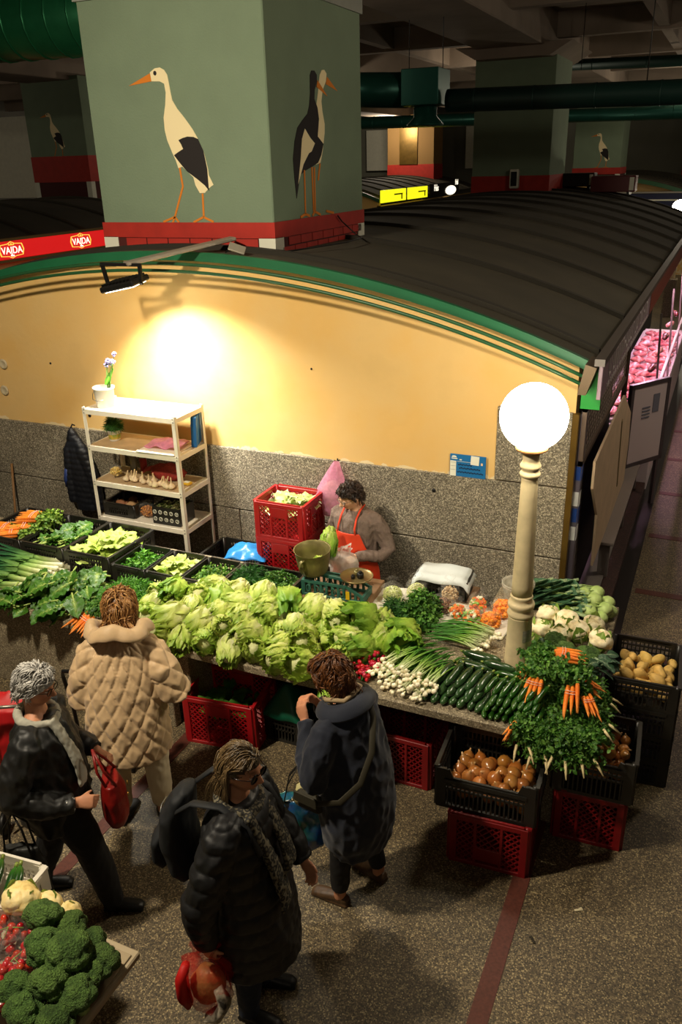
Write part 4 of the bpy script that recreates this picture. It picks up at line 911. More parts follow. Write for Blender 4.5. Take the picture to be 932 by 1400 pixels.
for k in range(7):
    lay('cucumber', CU, (-1.36+k*.058, 4.27, TZ+.026), -.12, 'cucumber at the counter edge in the bottom layer', gc)
    if k < 6: lay('cucumber', CU, (-1.33+k*.058, 4.31, TZ+.072), -.15, 'cucumber in the second layer of the front row', gc, .12)
    if k < 5: lay('cucumber', CU, (-1.30+k*.066, 4.36, TZ+.118), -.2, 'plump cucumber on top of the front row', gc, .2)
for k in range(5):
    lay('cucumber', CU, (-1.16+rc.uniform(-.03, .03), 4.52+k*.055, TZ+.026), 1.45, 'cucumber lying crosswise in the bottom of the rear row', gc)
    if k < 4: lay('cucumber', CU, (-1.12+rc.uniform(-.03, .03), 4.53+k*.058, TZ+.074), 1.4, 'cucumber lying crosswise in the middle of the rear row', gc)
    if k < 3: lay('cucumber', CU, (-1.15+.16*(k == 1), 4.50+k*.06, TZ+.122), 1.45, 'cucumber lying crosswise on top of the rear row', gc)
for k in range(9):
    for l in range(3):
        if k < 9-l: lay('courgette', ZU, (-.95+k*.044+l*.02-.03, 4.21+.02*l, TZ+.022+.040*l), -.1, ['courgette at the counter edge in the bottom layer', 'courgette in the second layer at the counter edge', 'courgette in the third layer at the counter edge'][l], gz, .05*l)
for k in range(7):
    lay('courgette', ZU, (-.98+k*.052, 4.31, TZ+.142), -.3, 'dark courgette on top of the front row', gz, .25)
for k in range(4):
    for l in range(3):
        if k < 4-l: lay('courgette', ZU, (-.93+rc.uniform(-.02, .02), 4.47+k*.046+.02*l, TZ+.022+.04*l+.05*(k > 0)*0), 1.42, ['courgette lying crosswise at the foot of the lamp post', 'courgette lying crosswise in the second layer by the lamp post', 'glossy courgette lying crosswise on top by the lamp post'][l], gz)

# ---------------- spring onions, radishes
def bulb_mesh(): return MB().lathe([(.002, -.014), (.010, -.010), (.0145, 0), (.012, .009), (.006, .017), (.005, .03)], 10, col=lerp_cols(C3('#d9cba0', '#f4ecd0', '#f6efd8', '#d8dfa6'), np.linspace(0, 1, 6))).mesh('bulb', M_root)
BU = bulb_mesh()
def onion_leaves(seed, n=16, L=.42):
    r = np.random.default_rng(seed); mb = MB()
    for k in range(n):
        a = r.uniform(-.28, .28); t = np.linspace(0, 1, 7); l = L*r.uniform(.75, 1.1); x0 = r.uniform(-.06, .06)
        P = np.stack([x0*.6+np.sin(a)*t*l, np.cos(a)*t*l, .02+r.uniform(0, .035)+.10*np.sin(t*2.4)*l-.06*t**2], 1)
        mb.tube(P, [.0055, .005, .0055, .006, .0055, .004, .0012], 5, col=lerp_cols(C3('#e8ecc0', '#8fb244', '#4f8a2a', '#3d7a24', '#47802c'), t))
    return mb.mesh('leaves', M_leaf)
OL = [onion_leaves(320+k) for k in range(3)]
ro = np.random.default_rng(12)
ob = [(-1.74, 4.30, TZ+.02, -.55), (-1.64, 4.24, TZ+.02, -.45), (-1.53, 4.20, TZ+.02, -.35), (-1.42, 4.17, TZ+.02, -.25), (-1.69, 4.36, TZ+.07, -.5), (-1.58, 4.29, TZ+.08, -.4), (-1.47, 4.25, TZ+.08, -.3), (-1.36, 4.22, TZ+.07, -.22)]
for i, (x, y, z, rz) in enumerate(ob):
    e = empty('spring_onion_bunch', (x, y, z), rotz(rz), label=('spring onion bunch with white bulbs, %s of the %s layer, by the radishes' % (['first', 'second', 'third', 'fourth'][i % 4], 'lower' if i < 4 else 'upper')), cat='spring onions', group='spring onion bunches')
    obj('leaves', OL[i % 3], e)
    for k in range(15): obj('bulb', BU, e, (ro.uniform(-.058, .058), ro.uniform(-.075, .02), ro.uniform(0, .055)), rotx(-1.5+ro.uniform(-.5, .3))@roty(ro.uniform(-.4, .4)), ro.uniform(.8, 1.2))
for i in range(4):
    e = empty('spring_onion_bunch', (-1.22+.03*i, 4.86+.05*i-.05, TZ+.02+.02*i), rotz(1.25+.12*i), label=['lowest', 'second', 'third', 'topmost'][i]+' spring onion bunch lying crosswise beside the lamp post', cat='spring onions', group='spring onion bunches')
    obj('leaves', OL[(i+1) % 3], e)
    for k in range(8): obj('bulb', BU, e, (ro.uniform(-.04, .04), ro.uniform(-.06, .01), ro.uniform(0, .04)), rotx(-1.5+ro.uniform(-.4, .3)), ro.uniform(.85, 1.15))
RD = MB().ell((0, 0, 0), (.0145, .0145, .0155), 10, 7, col=srgb('#b3122c')).tube([(0, 0, -.014), (0, .002, -.03)], [.002, .0006], 5, col=srgb('#e9c9c0')).mesh('radish', M_gloss)
RG = herb_mesh('leaves', 'leaf', .10, .08, .06, 40, 33, ('#2f6b1a', '#4b8a28'), .04)
for i, (x, y) in enumerate([(-1.93, 4.42), (-1.82, 4.44), (-1.88, 4.33), (-1.78, 4.34), (-1.84, 4.25), (-1.95, 4.32)]):
    e = empty('radish_bunch', (x, y, TZ+.002), rotz(i*1.3), label=['bunch of red radishes behind near the lettuces', 'bunch of red radishes behind near the onion leaves', 'bunch of red radishes in the middle of the pile', 'bunch of red radishes beside the onion bulbs', 'bunch of red radishes at the counter edge', 'bunch of red radishes nearest the hanging lettuce'][i], cat='radishes', group='radish bunches')
    obj('leaves', RG, e, (0, 0, -.002), None, .8)
    for k in range(20): obj('radish', RD, e, (ro.uniform(-.055, .055), ro.uniform(-.05, .05), .016+ro.uniform(.0, .055)), rand_rot(ro), ro.uniform(.85, 1.15))

# ---------------- cauliflower, broccoli, kohlrabi
def bumpy(seed, n, s, amp, lo=-.35):
    r = np.random.default_rng(seed); c = r.normal(size=(n*3, 3)); c /= np.linalg.norm(c, axis=1)[:, None]; c = c[c[:, 2] > lo][:n]
    def f(V):
        d = np.sqrt(np.maximum(0, 1-np.min(((V[:, None]-c[None])**2).sum(-1), axis=1)/s**2)); return V*(1+amp*d)[:, None], d
    return f
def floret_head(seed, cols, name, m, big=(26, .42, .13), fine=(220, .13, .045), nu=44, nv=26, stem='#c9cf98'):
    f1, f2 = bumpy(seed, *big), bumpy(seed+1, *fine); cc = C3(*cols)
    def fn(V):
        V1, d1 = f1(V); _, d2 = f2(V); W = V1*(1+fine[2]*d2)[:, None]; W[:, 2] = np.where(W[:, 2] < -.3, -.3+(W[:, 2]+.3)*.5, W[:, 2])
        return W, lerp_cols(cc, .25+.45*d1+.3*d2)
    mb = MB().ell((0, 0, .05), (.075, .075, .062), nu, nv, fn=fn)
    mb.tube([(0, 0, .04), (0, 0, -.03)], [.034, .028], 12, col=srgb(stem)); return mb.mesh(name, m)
M_broc = mat('broccoli_buds', vc=True, rough=.75, vary=.4, scale=110, bump=2.5, bscale=130, objrand=.12)
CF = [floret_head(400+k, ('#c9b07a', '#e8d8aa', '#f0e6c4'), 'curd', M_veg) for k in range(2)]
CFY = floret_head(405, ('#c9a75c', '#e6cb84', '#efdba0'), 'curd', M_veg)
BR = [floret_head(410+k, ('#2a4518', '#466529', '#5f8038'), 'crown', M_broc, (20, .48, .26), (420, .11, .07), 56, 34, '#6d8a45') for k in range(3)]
CL = [big_leaf(420+k, .15, .11, ('#dbe3a6', '#9cb85a', '#7c9f3e'), -.35, .006, .1) for k in range(2)]
DL = [big_leaf(425+k, .16, .12, ('#9bb08a', '#3f5f45', '#35553c'), .3, .008, .5) for k in range(2)]
def cauli(loc, seed, label, group, curd=None, sc=1.0, nl=7, tilt=None):
    r = np.random.default_rng(seed); R = rotz(r.uniform(0, 6))@rotx(tilt if tilt is not None else r.uniform(-.5, .5))
    e = empty('cauliflower', loc, R, label=label, cat='cauliflower', group=group, sc=sc)
    obj('curd', curd or CF[seed % 2], e)
    for k in range(nl):
        a = k*6.283/nl+r.uniform(-.2, .2); obj('leaf', CL[k % 2], e, (math.cos(a)*.05, math.sin(a)*.05, -.02), rotz(a-math.pi/2)@rotx(1.12+r.uniform(-.1, .3)), r.uniform(.75, .98))
    return e
gcf = 'cauliflowers beside the lamp post'
for i, (x, y, z, l) in enumerate([(-.83, 5.40, .03, 'cauliflower touching the lamp post at the back'), (-.69, 5.38, .04, 'cauliflower in the middle under the kohlrabi leaves'), (-.52, 5.36, .04, 'leafy cauliflower below the kohlrabi'), (-.85, 5.16, .04, 'cauliflower touching the lamp post at the front'), (-.70, 5.14, .05, 'cauliflower above the broccoli in the middle'), (-.58, 5.18, .08, 'leafy cauliflower on top of the others'), (-.45, 5.16, .05, 'cauliflower with big leaves at the aisle edge')]):
    cauli((x, y, TZ+z), 500+i, l, gcf, sc=1.05, tilt=.35)
gbr = 'broccoli before the cauliflowers'
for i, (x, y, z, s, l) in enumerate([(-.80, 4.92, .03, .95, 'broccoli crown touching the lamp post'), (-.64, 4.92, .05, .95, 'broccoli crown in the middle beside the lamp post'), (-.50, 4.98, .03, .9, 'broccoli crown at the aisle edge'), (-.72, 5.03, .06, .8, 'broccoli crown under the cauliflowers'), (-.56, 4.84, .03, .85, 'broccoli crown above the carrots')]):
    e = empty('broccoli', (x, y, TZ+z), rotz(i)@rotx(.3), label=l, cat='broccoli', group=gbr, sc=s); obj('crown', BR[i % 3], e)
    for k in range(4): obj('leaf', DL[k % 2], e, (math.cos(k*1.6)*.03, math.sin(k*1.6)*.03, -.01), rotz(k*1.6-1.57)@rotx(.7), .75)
for i, (x, y, rz) in enumerate([(-.46, 4.84, -1.0), (-.42, 4.95, -1.4), (-.50, 4.72, -.8)]):
    leaf_bunch('broccoli_leaves', (x, y, TZ+.03), rz, 8, 560+i, ['dark blue green leaves between broccoli and carrots', 'dark blue green leaves at the aisle edge beside the broccoli', 'dark blue green leaves among the carrot greens'][i], 'leaves', DL, .06, .9, .08, .05, sc=.6)
KO = MB().ell((0, 0, 0), (.046, .046, .042), 18, 12, fn=lambda V: (V*(1+.05*np.cos(np.arctan2(V[:, 1], V[:, 0])*5)*(1-V[:, 2]**2))[:, None], lerp_cols(C3('#c3cf8e', '#b7c983', '#a4bd6a'), V[:, 2]*.5+.5))).mesh('swollen_stem', M_veg)
KS = MB(); 
for k in range(6):
    a = k*1.047; KS.tube([(math.cos(a)*.03, math.sin(a)*.03, .02), (math.cos(a)*.035-.10, math.sin(a)*.04, .045), (-.24, math.sin(a)*.05, .04+.01*k)], [.0032, .0024, .002], 5, col=srgb('#93aa60'))
KS = KS.mesh('stalks', M_veg); KL = [big_leaf(430+k, .20, .14, ('#a8bd8c', '#4f7350', '#44694a'), .2, .006, .15) for k in range(3)]
for i, (x, y, z, rz) in enumerate([(-.74, 5.80, .10, .1), (-.64, 5.76, .12, 0), (-.55, 5.80, .13, .1), (-.46, 5.74, .09, 0), (-.55, 5.68, .13, 0), (-.46, 5.62, .10, -.1), (-.57, 5.58, .08, -.1), (-.48, 5.52, .07, -.15), (-.43, 5.68, .05, 0), (-.60, 5.66, .05, 0)]):
    e = empty('kohlrabi', (x, y, TZ+z), rotz(rz)@roty(-.25), label=['pale kohlrabi furthest towards the wall among the leaves', 'pale kohlrabi second from the leaves at the back', 'pale kohlrabi topmost at the back', 'pale kohlrabi at the rear aisle corner', 'pale kohlrabi topmost in the middle', 'pale kohlrabi at the aisle edge in the middle', 'pale kohlrabi beside the leafy cauliflower', 'pale kohlrabi at the front aisle edge', 'pale kohlrabi low at the aisle edge', 'pale kohlrabi low under the others'][i], cat='kohlrabi', group='kohlrabi at the counter end', sc=1.2)
    obj('swollen_stem', KO, e); obj('stalks', KS, e)
    for k in range(3): obj('leaf', KL[k], e, (-.10-.02*k, (k-1)*.05, .045+.015*k), rotz(1.57+(k-1)*.35)@rotx(.05)@roty((k-1)*.3), 1.25)

# ---------------- onions, potatoes, garlic, tomatoes
ON = [MB().lathe([(.003, -.034), (.018, -.032), (.033, -.015), (.036, .003), (.030, .02), (.014, .033), (.006, .040), (.004, .052)], 14, col=lerp_cols(C3(*c), np.linspace(0, 1, 8))).mesh('onion', M_gloss) for c in (('#b98248', '#a8692c', '#9c5c24', '#c99c60'), ('#c08e50', '#b0743a', '#a3642a', '#cfa570'))]
def fill(name, meshes, cx, cy, z, w, d, n, layers, dz, seed, label, cat, group, sc=(.85, 1.15), mound=0.0):
    r = np.random.default_rng(seed); per = n//layers; nx = max(2, int(round(math.sqrt(per*w/d)))); ny = max(1, int(math.ceil(per/nx)))
    for l in range(layers):
        for i in range(nx):
            for j in range(ny):
                x = cx-w/2+w*(i+.5)/nx+r.uniform(-.25, .25)*w/nx+(.5*w/nx if l % 2 else 0)*.5; y = cy-d/2+d*(j+.5)/ny+r.uniform(-.25, .25)*d/ny
                obj(name, meshes[int(r.integers(0, len(meshes)))], None, (x, y, z+l*dz+r.uniform(-.005, .01)+mound*(1-abs(2*(i+.5)/nx-1))), rand_rot(r, 1.5), r.uniform(*sc), label=label, cat=cat, group=group)
fill('onion', ON, -.88, 4.03, .44, .50, .32, 30, 1, .05, 1, 'brown onion in the bottom layer of the crate on the red crate', 'onion', 'onions in the black crate', (1.05, 1.3))
fill('onion', ON, -.88, 4.03, .50, .46, .28, 21, 1, .05, 2, 'shiny brown onion in the top layer of the crate on the red crate', 'onion', 'onions on top in the black crate', (1.05, 1.35), mound=.02)
fill('onion', ON, -.32, 4.44, .50, .36, .34, 24, 1, .05, 3, 'dull brown onion in the shaded crate below the carrots', 'onion', 'onions in the shaded crate')
fill('onion', ON, -.26, 4.52, .56, .26, .24, 12, 1, .05, 4, 'dull brown onion heaped on the shaded crate below the carrots', 'onion', 'onions heaped in the shaded crate')
PO = [MB().ell((0, 0, 0), (.038, .062, .033), 14, 9, fn=lambda V, k=k: V*(1+.08*np.sin(V[:, 1]*4+k)+.06*np.cos(V[:, 0]*5+k*2))[:, None], col=srgb('#c9a558')).mesh('potato', M_root) for k in range(3)]
SP = [MB().ell((0, 0, 0), (.034, .085, .034), 14, 10, fn=lambda V, k=k: V*(1+.12*np.sin(V[:, 1]*4+k)+.08*np.cos(V[:, 0]*5+k*2))[:, None], col=srgb('#a5623e')).mesh('sweet_potato', M_root) for k in range(2)]
fill('potato', PO, -.11, 5.18, .70, .36, .46, 24, 1, .05, 5, 'yellow potato in the top crate by the aisle', 'potato', 'potatoes in the top crate', (.85, 1.1))
fill('potato', PO, -.14, 5.2, .755, .28, .36, 9, 1, .05, 6, 'big yellow potato lying on the others in the top crate', 'potato', 'potatoes on top', (.85, 1.1))
# ---------------- second stall table in the near corner
t2 = empty('market_counter', (-2.6, 1.345, 0), label='near stall table with broccoli and cauliflower in the corner', cat='counter')
M_ply = mat('table_board', '#b3a284', .7, vary=.1, scale=6)
MB().box((0, 0, .79), (1.3, 1.25, .035), bev=.006).build('top_board', M_ply, t2)
for sx in (-1, 1):
    for sy in (-1, 1): MB().box((sx*.3-.1, sy*.35-.1, .385), (.06, .06, .77)).build('leg', M_ply, t2)
MB().box((.2, .0, .812), (.86, 1.18, .008), bev=.002).build('card_sheet', mat('card_pale', '#a9987a', .85, vary=.08), t2)
Z2 = .818
g2 = 'broccoli crowns on the near table'
for i, (x, y, z, s, l) in enumerate([(-2.36, 1.84, .10, 1.02, 'broccoli crown touching the cauliflowers on the near table'), (-2.24, 1.88, .05, .92, 'broccoli crown at the back of the near table'), (-2.13, 1.87, .03, .85, 'broccoli crown at the back corner of the near table'), (-2.02, 1.82, .03, .88, 'broccoli crown nearest the table corner'), (-2.26, 1.73, .10, .95, 'broccoli crown beside the tomato bags'), (-2.13, 1.74, .11, 1.1, 'largest broccoli crown in the middle of the near table'), (-2.12, 1.61, .08, .98, 'broccoli crown at the near left of the near table'), (-1.99, 1.64, .05, .95, 'broccoli crown at the near right of the near table'), (-2.03, 1.74, .03, .85, 'small broccoli crown under the largest one'), (-2.26, 1.57, .04, .9, 'broccoli crown behind the dark red bag'), (-2.16, 1.50, .04, .95, 'broccoli crown lowest in the frame'), (-2.02, 1.52, .03, .9, 'broccoli crown at the frame edge beside the black case')]):
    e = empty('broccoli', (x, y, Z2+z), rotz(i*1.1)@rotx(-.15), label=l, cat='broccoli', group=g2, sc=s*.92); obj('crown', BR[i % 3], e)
    obj('stem', MB().tube([(0, 0, -.02), (0, 0, -.05)], [.028, .03], 10, col=srgb('#9cb36a')).mesh('stem', M_veg), e)
for i, (x, y, z, l) in enumerate([(-2.53, 1.88, .10, 'large yellowish cauliflower on the near table'), (-2.42, 1.93, .05, 'yellowish cauliflower behind the large one'), (-2.33, 1.96, .02, 'small cauliflower with green leaves at the back of the near table')]):
    cauli((x, y, Z2+z), 520+i, l, 'cauliflowers on the near table', CFY, [1.0, .85, .75][i], 5, .2)
# ================================================================== PEOPLE
from mathutils import noise as mnoise
def remesh(mb, vox, smooth=4, name='tmp'):
    me = mb.mesh(name, M_veg); o = bpy.data.objects.new(name, me); COL.objects.link(o)
    m = o.modifiers.new('r', 'REMESH'); m.mode = 'VOXEL'; m.voxel_size = vox; m.use_smooth_shade = True
    s = o.modifiers.new('s', 'SMOOTH'); s.iterations = smooth; s.factor = .5
    dg = bpy.context.evaluated_depsgraph_get(); dg.update()
    out = bpy.data.meshes.new_from_object(o.evaluated_get(dg)); bpy.data.objects.remove(o); bpy.data.meshes.remove(me)
    out.materials.clear(); return out
def get_v(me): a = np.empty(len(me.vertices)*3, np.float32); me.vertices.foreach_get('co', a); return a.reshape(-1, 3).astype(float)
def get_n(me): a = np.empty(len(me.vertices)*3, np.float32); me.vertices.foreach_get('normal', a); return a.reshape(-1, 3).astype(float)
def put_v(me, V): me.vertices.foreach_set('co', V.astype(np.float32).ravel()); me.update()
def put_c(me, C):
    a = me.color_attributes.get('Col') or me.color_attributes.new('Col', 'FLOAT_COLOR', 'POINT')
    a.data.foreach_set('color', np.concatenate([C, np.ones((len(C), 1))], 1).ravel().astype(np.float32))
def nz(V, s, seed=0):
    return np.array([mnoise.noise((v[0]*s+seed, v[1]*s, v[2]*s*.6)) for v in V])
def garment(mb, vox, m, folds=.006, fs=9.0, seed=0, smooth=5, extra=None, name='coat', fine=.0025):
    me = remesh(mb, vox, smooth, name); V = get_v(me); N_ = get_n(me)
    n1 = nz(V, fs, seed); n2 = nz(V, fs*2.3, seed+5); d = folds*(.5*n1+.55*(.35-np.abs(n1)*1.6)+.5*(.3-np.abs(n2)*1.5))+fine*nz(V, fs*4.1, seed+9)
    if extra is not None: d = d+extra(V)
    put_v(me, V+N_*d[:, None]); me.materials.append(m)
    me.polygons.foreach_set('use_smooth', [True]*len(me.polygons)); me.name = name; return me

HA, HB, HC = .096, .075, .115
def head_fn(V):
    x, y, z = V[:, 0], V[:, 1], V[:, 2]; lo = np.clip(-z, 0, 1)
    X = HA*x; Y = HB*y*(1-.30*lo**1.5); Z = HC*z
    X = np.where(x > 0, X*(1-.10*lo), X*(1-.42*lo**1.2))
    def g(c, s): return np.exp(-((V-np.array(c))**2).sum(1)/s**2)
    X = X+.007*g((.97, 0, .02), .2)+.012*g((.72, 0, -.75), .28)+.006*g((.88, 0, -.47), .17)
    for s in (-1, 1): X = X+.004*g((.93, s*.25, .24), .2)-.011*g((.92, s*.38, .06), .17)+.006*g((.75, s*.5, -.25), .28)
    return np.stack([X, Y, Z], 1)
def hand(mb, w, d, n, side, curl=.5, L=1.0, spread=.12):
    # w wrist, d finger direction, n palm-facing normal, side +1: thumb on +x where x = d x n
    d = unit(d); n = unit(np.asarray(n)-d*(np.asarray(n)@d)); x = np.cross(d, n)*side; w = np.asarray(w, float)
    mb.tube([w-d*.02, w+d*.015, w+d*.05, w+d*.085], [(.026, .018), (.032, .015), (.040, .015), (.038, .012)], 12, up=x)
    for i, (off, ln) in enumerate(((.028, .068), (.010, .078), (-.009, .072), (-.027, .056))):
        p = w+d*.078+x*off; pts = [p-d*.02, p]; a = 0; dd = unit(d+x*off*spread*20*.1)
        for seg in (.45, .32, .23):
            a += curl*(.8+.1*i); v = dd*math.cos(a)+n*math.sin(a); p = p+v*ln*seg*L; pts.append(p)
        mb.tube(pts, [.0095, .0092, .0085, .0078, .0062], 8)
    p = w+d*.03+x*.028; pts = [w+d*.015+x*.015, p]; v = unit(d*.7+x*.75+n*.35)
    for seg, bend in ((.034, .2), (.026, .5)):
        v = unit(v+n*bend*curl+d*.25); p = p+v*seg; pts.append(p)
    mb.tube(pts, [.012, .0115, .0095, .0065], 8)
M_skin = mat('skin', vc=True, rough=.55, vary=.06, scale=20, bump=.08, bscale=60, sss=.08)
def rot_head(yaw=0, pitch=0, roll=0): return rotz(yaw)@roty(pitch)@rotx(roll)   # pitch>0 looks down
def person(root, f, head_c, head_R, spine, arms, legs, label, skin='#c98d6b', hands=(), seed=0, sc=1.0):
    """spine: list of (x,y,z,rx,ry); arms/legs: dict of joint lists with radii"""
    mb = MB(); mb.ell((0, 0, 0), (1, 1, 1), 36, 26, fn=head_fn, R=head_R, t_=None) if False else None
    hm = MB().ell((0, 0, 0), (1, 1, 1), 36, 26, fn=head_fn)
    hm.tube([(.088, 0, .02), (.100, 0, -.004), (.113, 0, -.026), (.100, 0, -.036)], [.006, .0085, .0125, .009], 10)
    for s in (-1, 1): hm.ell((-.008, s*.074, -.004), (.020, .009, .031), 10, 8, R=rotz(s*.35))
    for s in (-1, 1): hm.ell((.102, s*.011, -.031), (.008, .008, .007), 8, 6)
    mb.join(hm, head_R, head_c)
    hc = np.asarray(head_c); nb = np.array(spine[-1][:3]); base = hc+head_R@np.array([-.022, 0, -.06])
    mb.tube([nb-(0, 0, .04), nb*.6+base*.4, base, hc+head_R@np.array([-.02, 0, -.02])], [.062, .053, .05, .05], 14)
    mb.tube([s[:3] for s in spine], [(s[3]*.86, s[4]*.86) for s in spine], 20, up=(1, 0, 0))
    for A in arms: mb.tube([(A[0][0], A[0][1]*.5, A[0][2]-.01)]+[a[:3] for a in A], [.04]+[a[3]*.78 for a in A[:-1]]+[A[-1][3]*.95], 12)
    for Lg in legs: mb.tube([a[:3] for a in Lg], [a[3] for a in Lg], 14)
    for h in hands: hand(mb, *h[:5], **(h[5] if len(h) > 5 else {}))
    me = remesh(mb, .0058, 2, 'person'); V = get_v(me)
    H = (V-hc)@head_R; c = np.tile(np.array(srgb(skin)), (len(V), 1))
    lip = np.exp(-(((H[:, 0]-.094)/.02)**2+(H[:, 1]/.021)**2+((H[:, 2]+.056)/.0075)**2)); c = c*(1-.75*lip[:, None])+np.array(srgb('#9c4a44'))*.75*lip[:, None]
    for s in (-1, 1):
        ch = np.exp(-(((H[:, 0]-.07)/.03)**2+((H[:, 1]-s*.045)/.022)**2+((H[:, 2]+.03)/.022)**2)); c = c*(1-.3*ch[:, None])+np.array(srgb('#c06a58'))*.3*ch[:, None]
        br = np.exp(-(((H[:, 0]-.088)/.02)**2+((H[:, 1]-s*.031)/.018)**2+((H[:, 2]-.031)/.0045)**2)); c = c*(1-.8*br[:, None])+np.array(srgb('#4a3626'))*.8*br[:, None]
    put_c(me, c); me.materials.append(M_skin); me.polygons.foreach_set('use_smooth', [True]*len(me.polygons))
    f = unit((*f, 0)); R = np.stack([f, np.cross((0, 0, 1), f), (0, 0, 1)], 1)
    p = obj('person', me, None, (*root, 0), R, sc, label=label, cat='person')
    for s in (-1, 1):
        eb = MB().ell((.0795, s*.0305, .007), (.0115, .0125, .0105), 12, 9, col=srgb('#e8e0d6')).ell((.0885, s*.0305, .005), (.0035, .0052, .0052), 10, 7, col=srgb('#33241a'))
        m2 = MB(); m2.join(eb, head_R, hc); m2.build('eye', mat('eyeball', vc=True, rough=.2), p)
        ld = MB().ell((.0805, s*.0305, .0125), (.0125, .0138, .0075), 12, 8); m2 = MB(); m2.join(ld, head_R, hc)
        for q in range(len(m2.C)): m2.C[q] = np.tile(np.array(srgb(skin))*.85, (len(m2.C[q]), 1))
        m2.build('eyelid', M_skin, p)
    return p
M_hair = mat('hair', vc=True, rough=.42, vary=.2, scale=60, spec=.5)
def hair(p, head_c, head_R, seed, n, length, cols, grav=.35, curl=.15, vol=1.06, thick=.004, part=(-.35, 0, .93), steps=8, back=0.0, line=.6, base=-.15, outw=.3, fx=.06):
    r = np.random.default_rng(seed); mb = MB(); cols = C3(*cols); rad = np.array([HA, HB, HC]); G_ = head_R.T@np.array([0, 0, -1.0])
    cap = MB().ell((0, 0, 0), (HA*1.06, HB*1.08, HC*1.06), 30, 22, col=cols[0]); V = cap.V[0]/np.array([HA*1.06, HB*1.08, HC*1.06])
    ok = V[:, 2] > base+line*V[:, 0]+.05; cap.F = [f for f in cap.F if all(ok[i] for i in f)]; cap.M = [0]*len(cap.F); cap.S = [True]*len(cap.F)
    mb.join(cap); k = 0; pt = unit(part); fld = [mnoise.Vector if False else None]
    while k < n:
        d = unit(r.normal(size=3))
        if d[2] < base+line*d[0]: continue
        k += 1; L = length*r.uniform(.55, 1.1); st = L/steps
        q = d*rad*1.03; nv_ = np.array(mnoise.noise_vector(Vector(d*2.6+seed))); t = unit(d-pt*(d@pt)+r.normal(size=3)*.08+nv_*.5*(curl+.15)*2+np.array([-back, 0, 0])); t = unit(t-d*(t@d)); v = unit(t+d*outw*r.uniform(.6, 1.2)); P = [q-d*.004]
        lay_ = r.uniform(0, vol-1)
        for s in range(steps):
            nq = np.array(mnoise.noise_vector(Vector(q*26+seed)))
            v = unit(v*.8+G_*grav+r.normal(size=3)*.05+nq*curl)
            q = q+v*st; e = np.linalg.norm(q/rad); mn = 1.04+lay_
            if e < mn and q[2] > -.13: q = q*(mn/e)
            if e > mn+(vol-1)*.9+.03 and q[2] > -.07: q = q*((mn+(vol-1)*.9+.03)/e)
            if q[0] > min(.03, fx) and q[2] < .062:
                if abs(q[1]) < .066: q[1] = math.copysign(.068+lay_*.05, d[1])
                q[0] = min(q[0], fx)
            P.append(q.copy())
        c = lerp_cols(cols, np.clip(.5+.5*mnoise.noise(Vector(d*5+seed))*1.6+r.uniform(-.3, .3), 0, 1)); mb.tube(P, np.concatenate([[thick*.8], np.linspace(thick, thick*.3, steps)])*r.uniform(.7, 1.2), 4, col=np.tile(c, (steps+1, 1)), smooth=True)
    o = MB(); o.join(mb, head_R, head_c); return o.build('hair', M_hair, p)
def glasses(p, head_c, head_R, m, r=.023, lens=None):
    mb = MB()
    for s in (-1, 1):
        a = np.linspace(0, 2*math.pi, 17); mb.tube(np.stack([.098-.012*np.abs(np.cos(a))*0+0*a, s*.033+r*np.cos(a), .004+r*.78*np.sin(a)], 1), .0022, 5, False)
        mb.tube([(.096, s*.056, .01), (.05, s*.078, .012), (-.01, s*.082, .008), (-.03, s*.079, -.008)], .0022, 5)
    mb.tube([(.099, -.011, .008), (.103, 0, .011), (.099, .011, .008)], .0022, 5); o = MB(); o.join(mb, head_R, head_c); g = o.build('glasses', m, p)
    if lens is not None:
        for s in (-1, 1):
            lb = MB().lathe([(.001, -.001), (r*.95, -.001), (r*.95, .001), (.001, .001)], 16, np.stack([(0, 1, 0), (0, 0, .8), (1, 0, 0)], 1).astype(float), (.098, s*.033, .004)); o = MB(); o.join(lb, head_R, head_c); o.build('lens', lens, g)
def shoe(p, ankle, toe_dir, m, L=.25, name='shoe'):
    a = np.asarray(ankle, float); d = unit((*toe_dir, 0)); z = np.array([0, 0, 1.0]); g = np.array([a[0], a[1], 0])
    mb = MB().tube([g-d*.055+z*.03, g-d*.04+z*.035, g+d*.03+z*.036, g+d*.10+z*.03, g+d*.155+z*.024, g+d*.178+z*.02], [(.022, .026), (.034, .032), (.034, .036), (.029, .042), (.022, .040), (.010, .022)], 14, up=z)
    mb.box(g+d*.06+z*.009, (.24, .078, .018), np.stack([d, np.cross(z, d), z], 1), .008)
    me = remesh(mb, .006, 3, name); me.materials.append(m); me.polygons.foreach_set('use_smooth', [True]*len(me.polygons)); return obj(name, me, p)
def trousers(p, legs, m, inflate=.018, pel=None, folds=.006, seed=0):
    mb = MB()
    for Lg in legs: mb.tube([a[:3] for a in Lg], [a[3]+inflate for a in Lg], 16)
    if pel: mb.tube([q[:3] for q in pel], [(q[3], q[4]) for q in pel], 18, up=(1, 0, 0))
    return obj('trousers', garment(mb, .010, m, folds, 10, seed, 3, name='trousers'), p)

def sleeve(mb, A, radii, last=None):
    P = [np.array(a[:3]) for a in A]
    if last is not None: P[-1] = np.asarray(last)
    s0 = P[0]; inn = np.array([s0[0], s0[1]*.45, s0[2]+.012]); mb.tube([inn, s0*np.array([1, .8, 1])+np.array([0, 0, .008]), s0+np.array([0, s0[1]*.10, -.015])]+P[1:], [radii[0]*.72, radii[0]*.92, radii[0]]+list(radii[1:]), 16)
    mb.ell(s0, (radii[0]*.95,)*3, 14, 10)
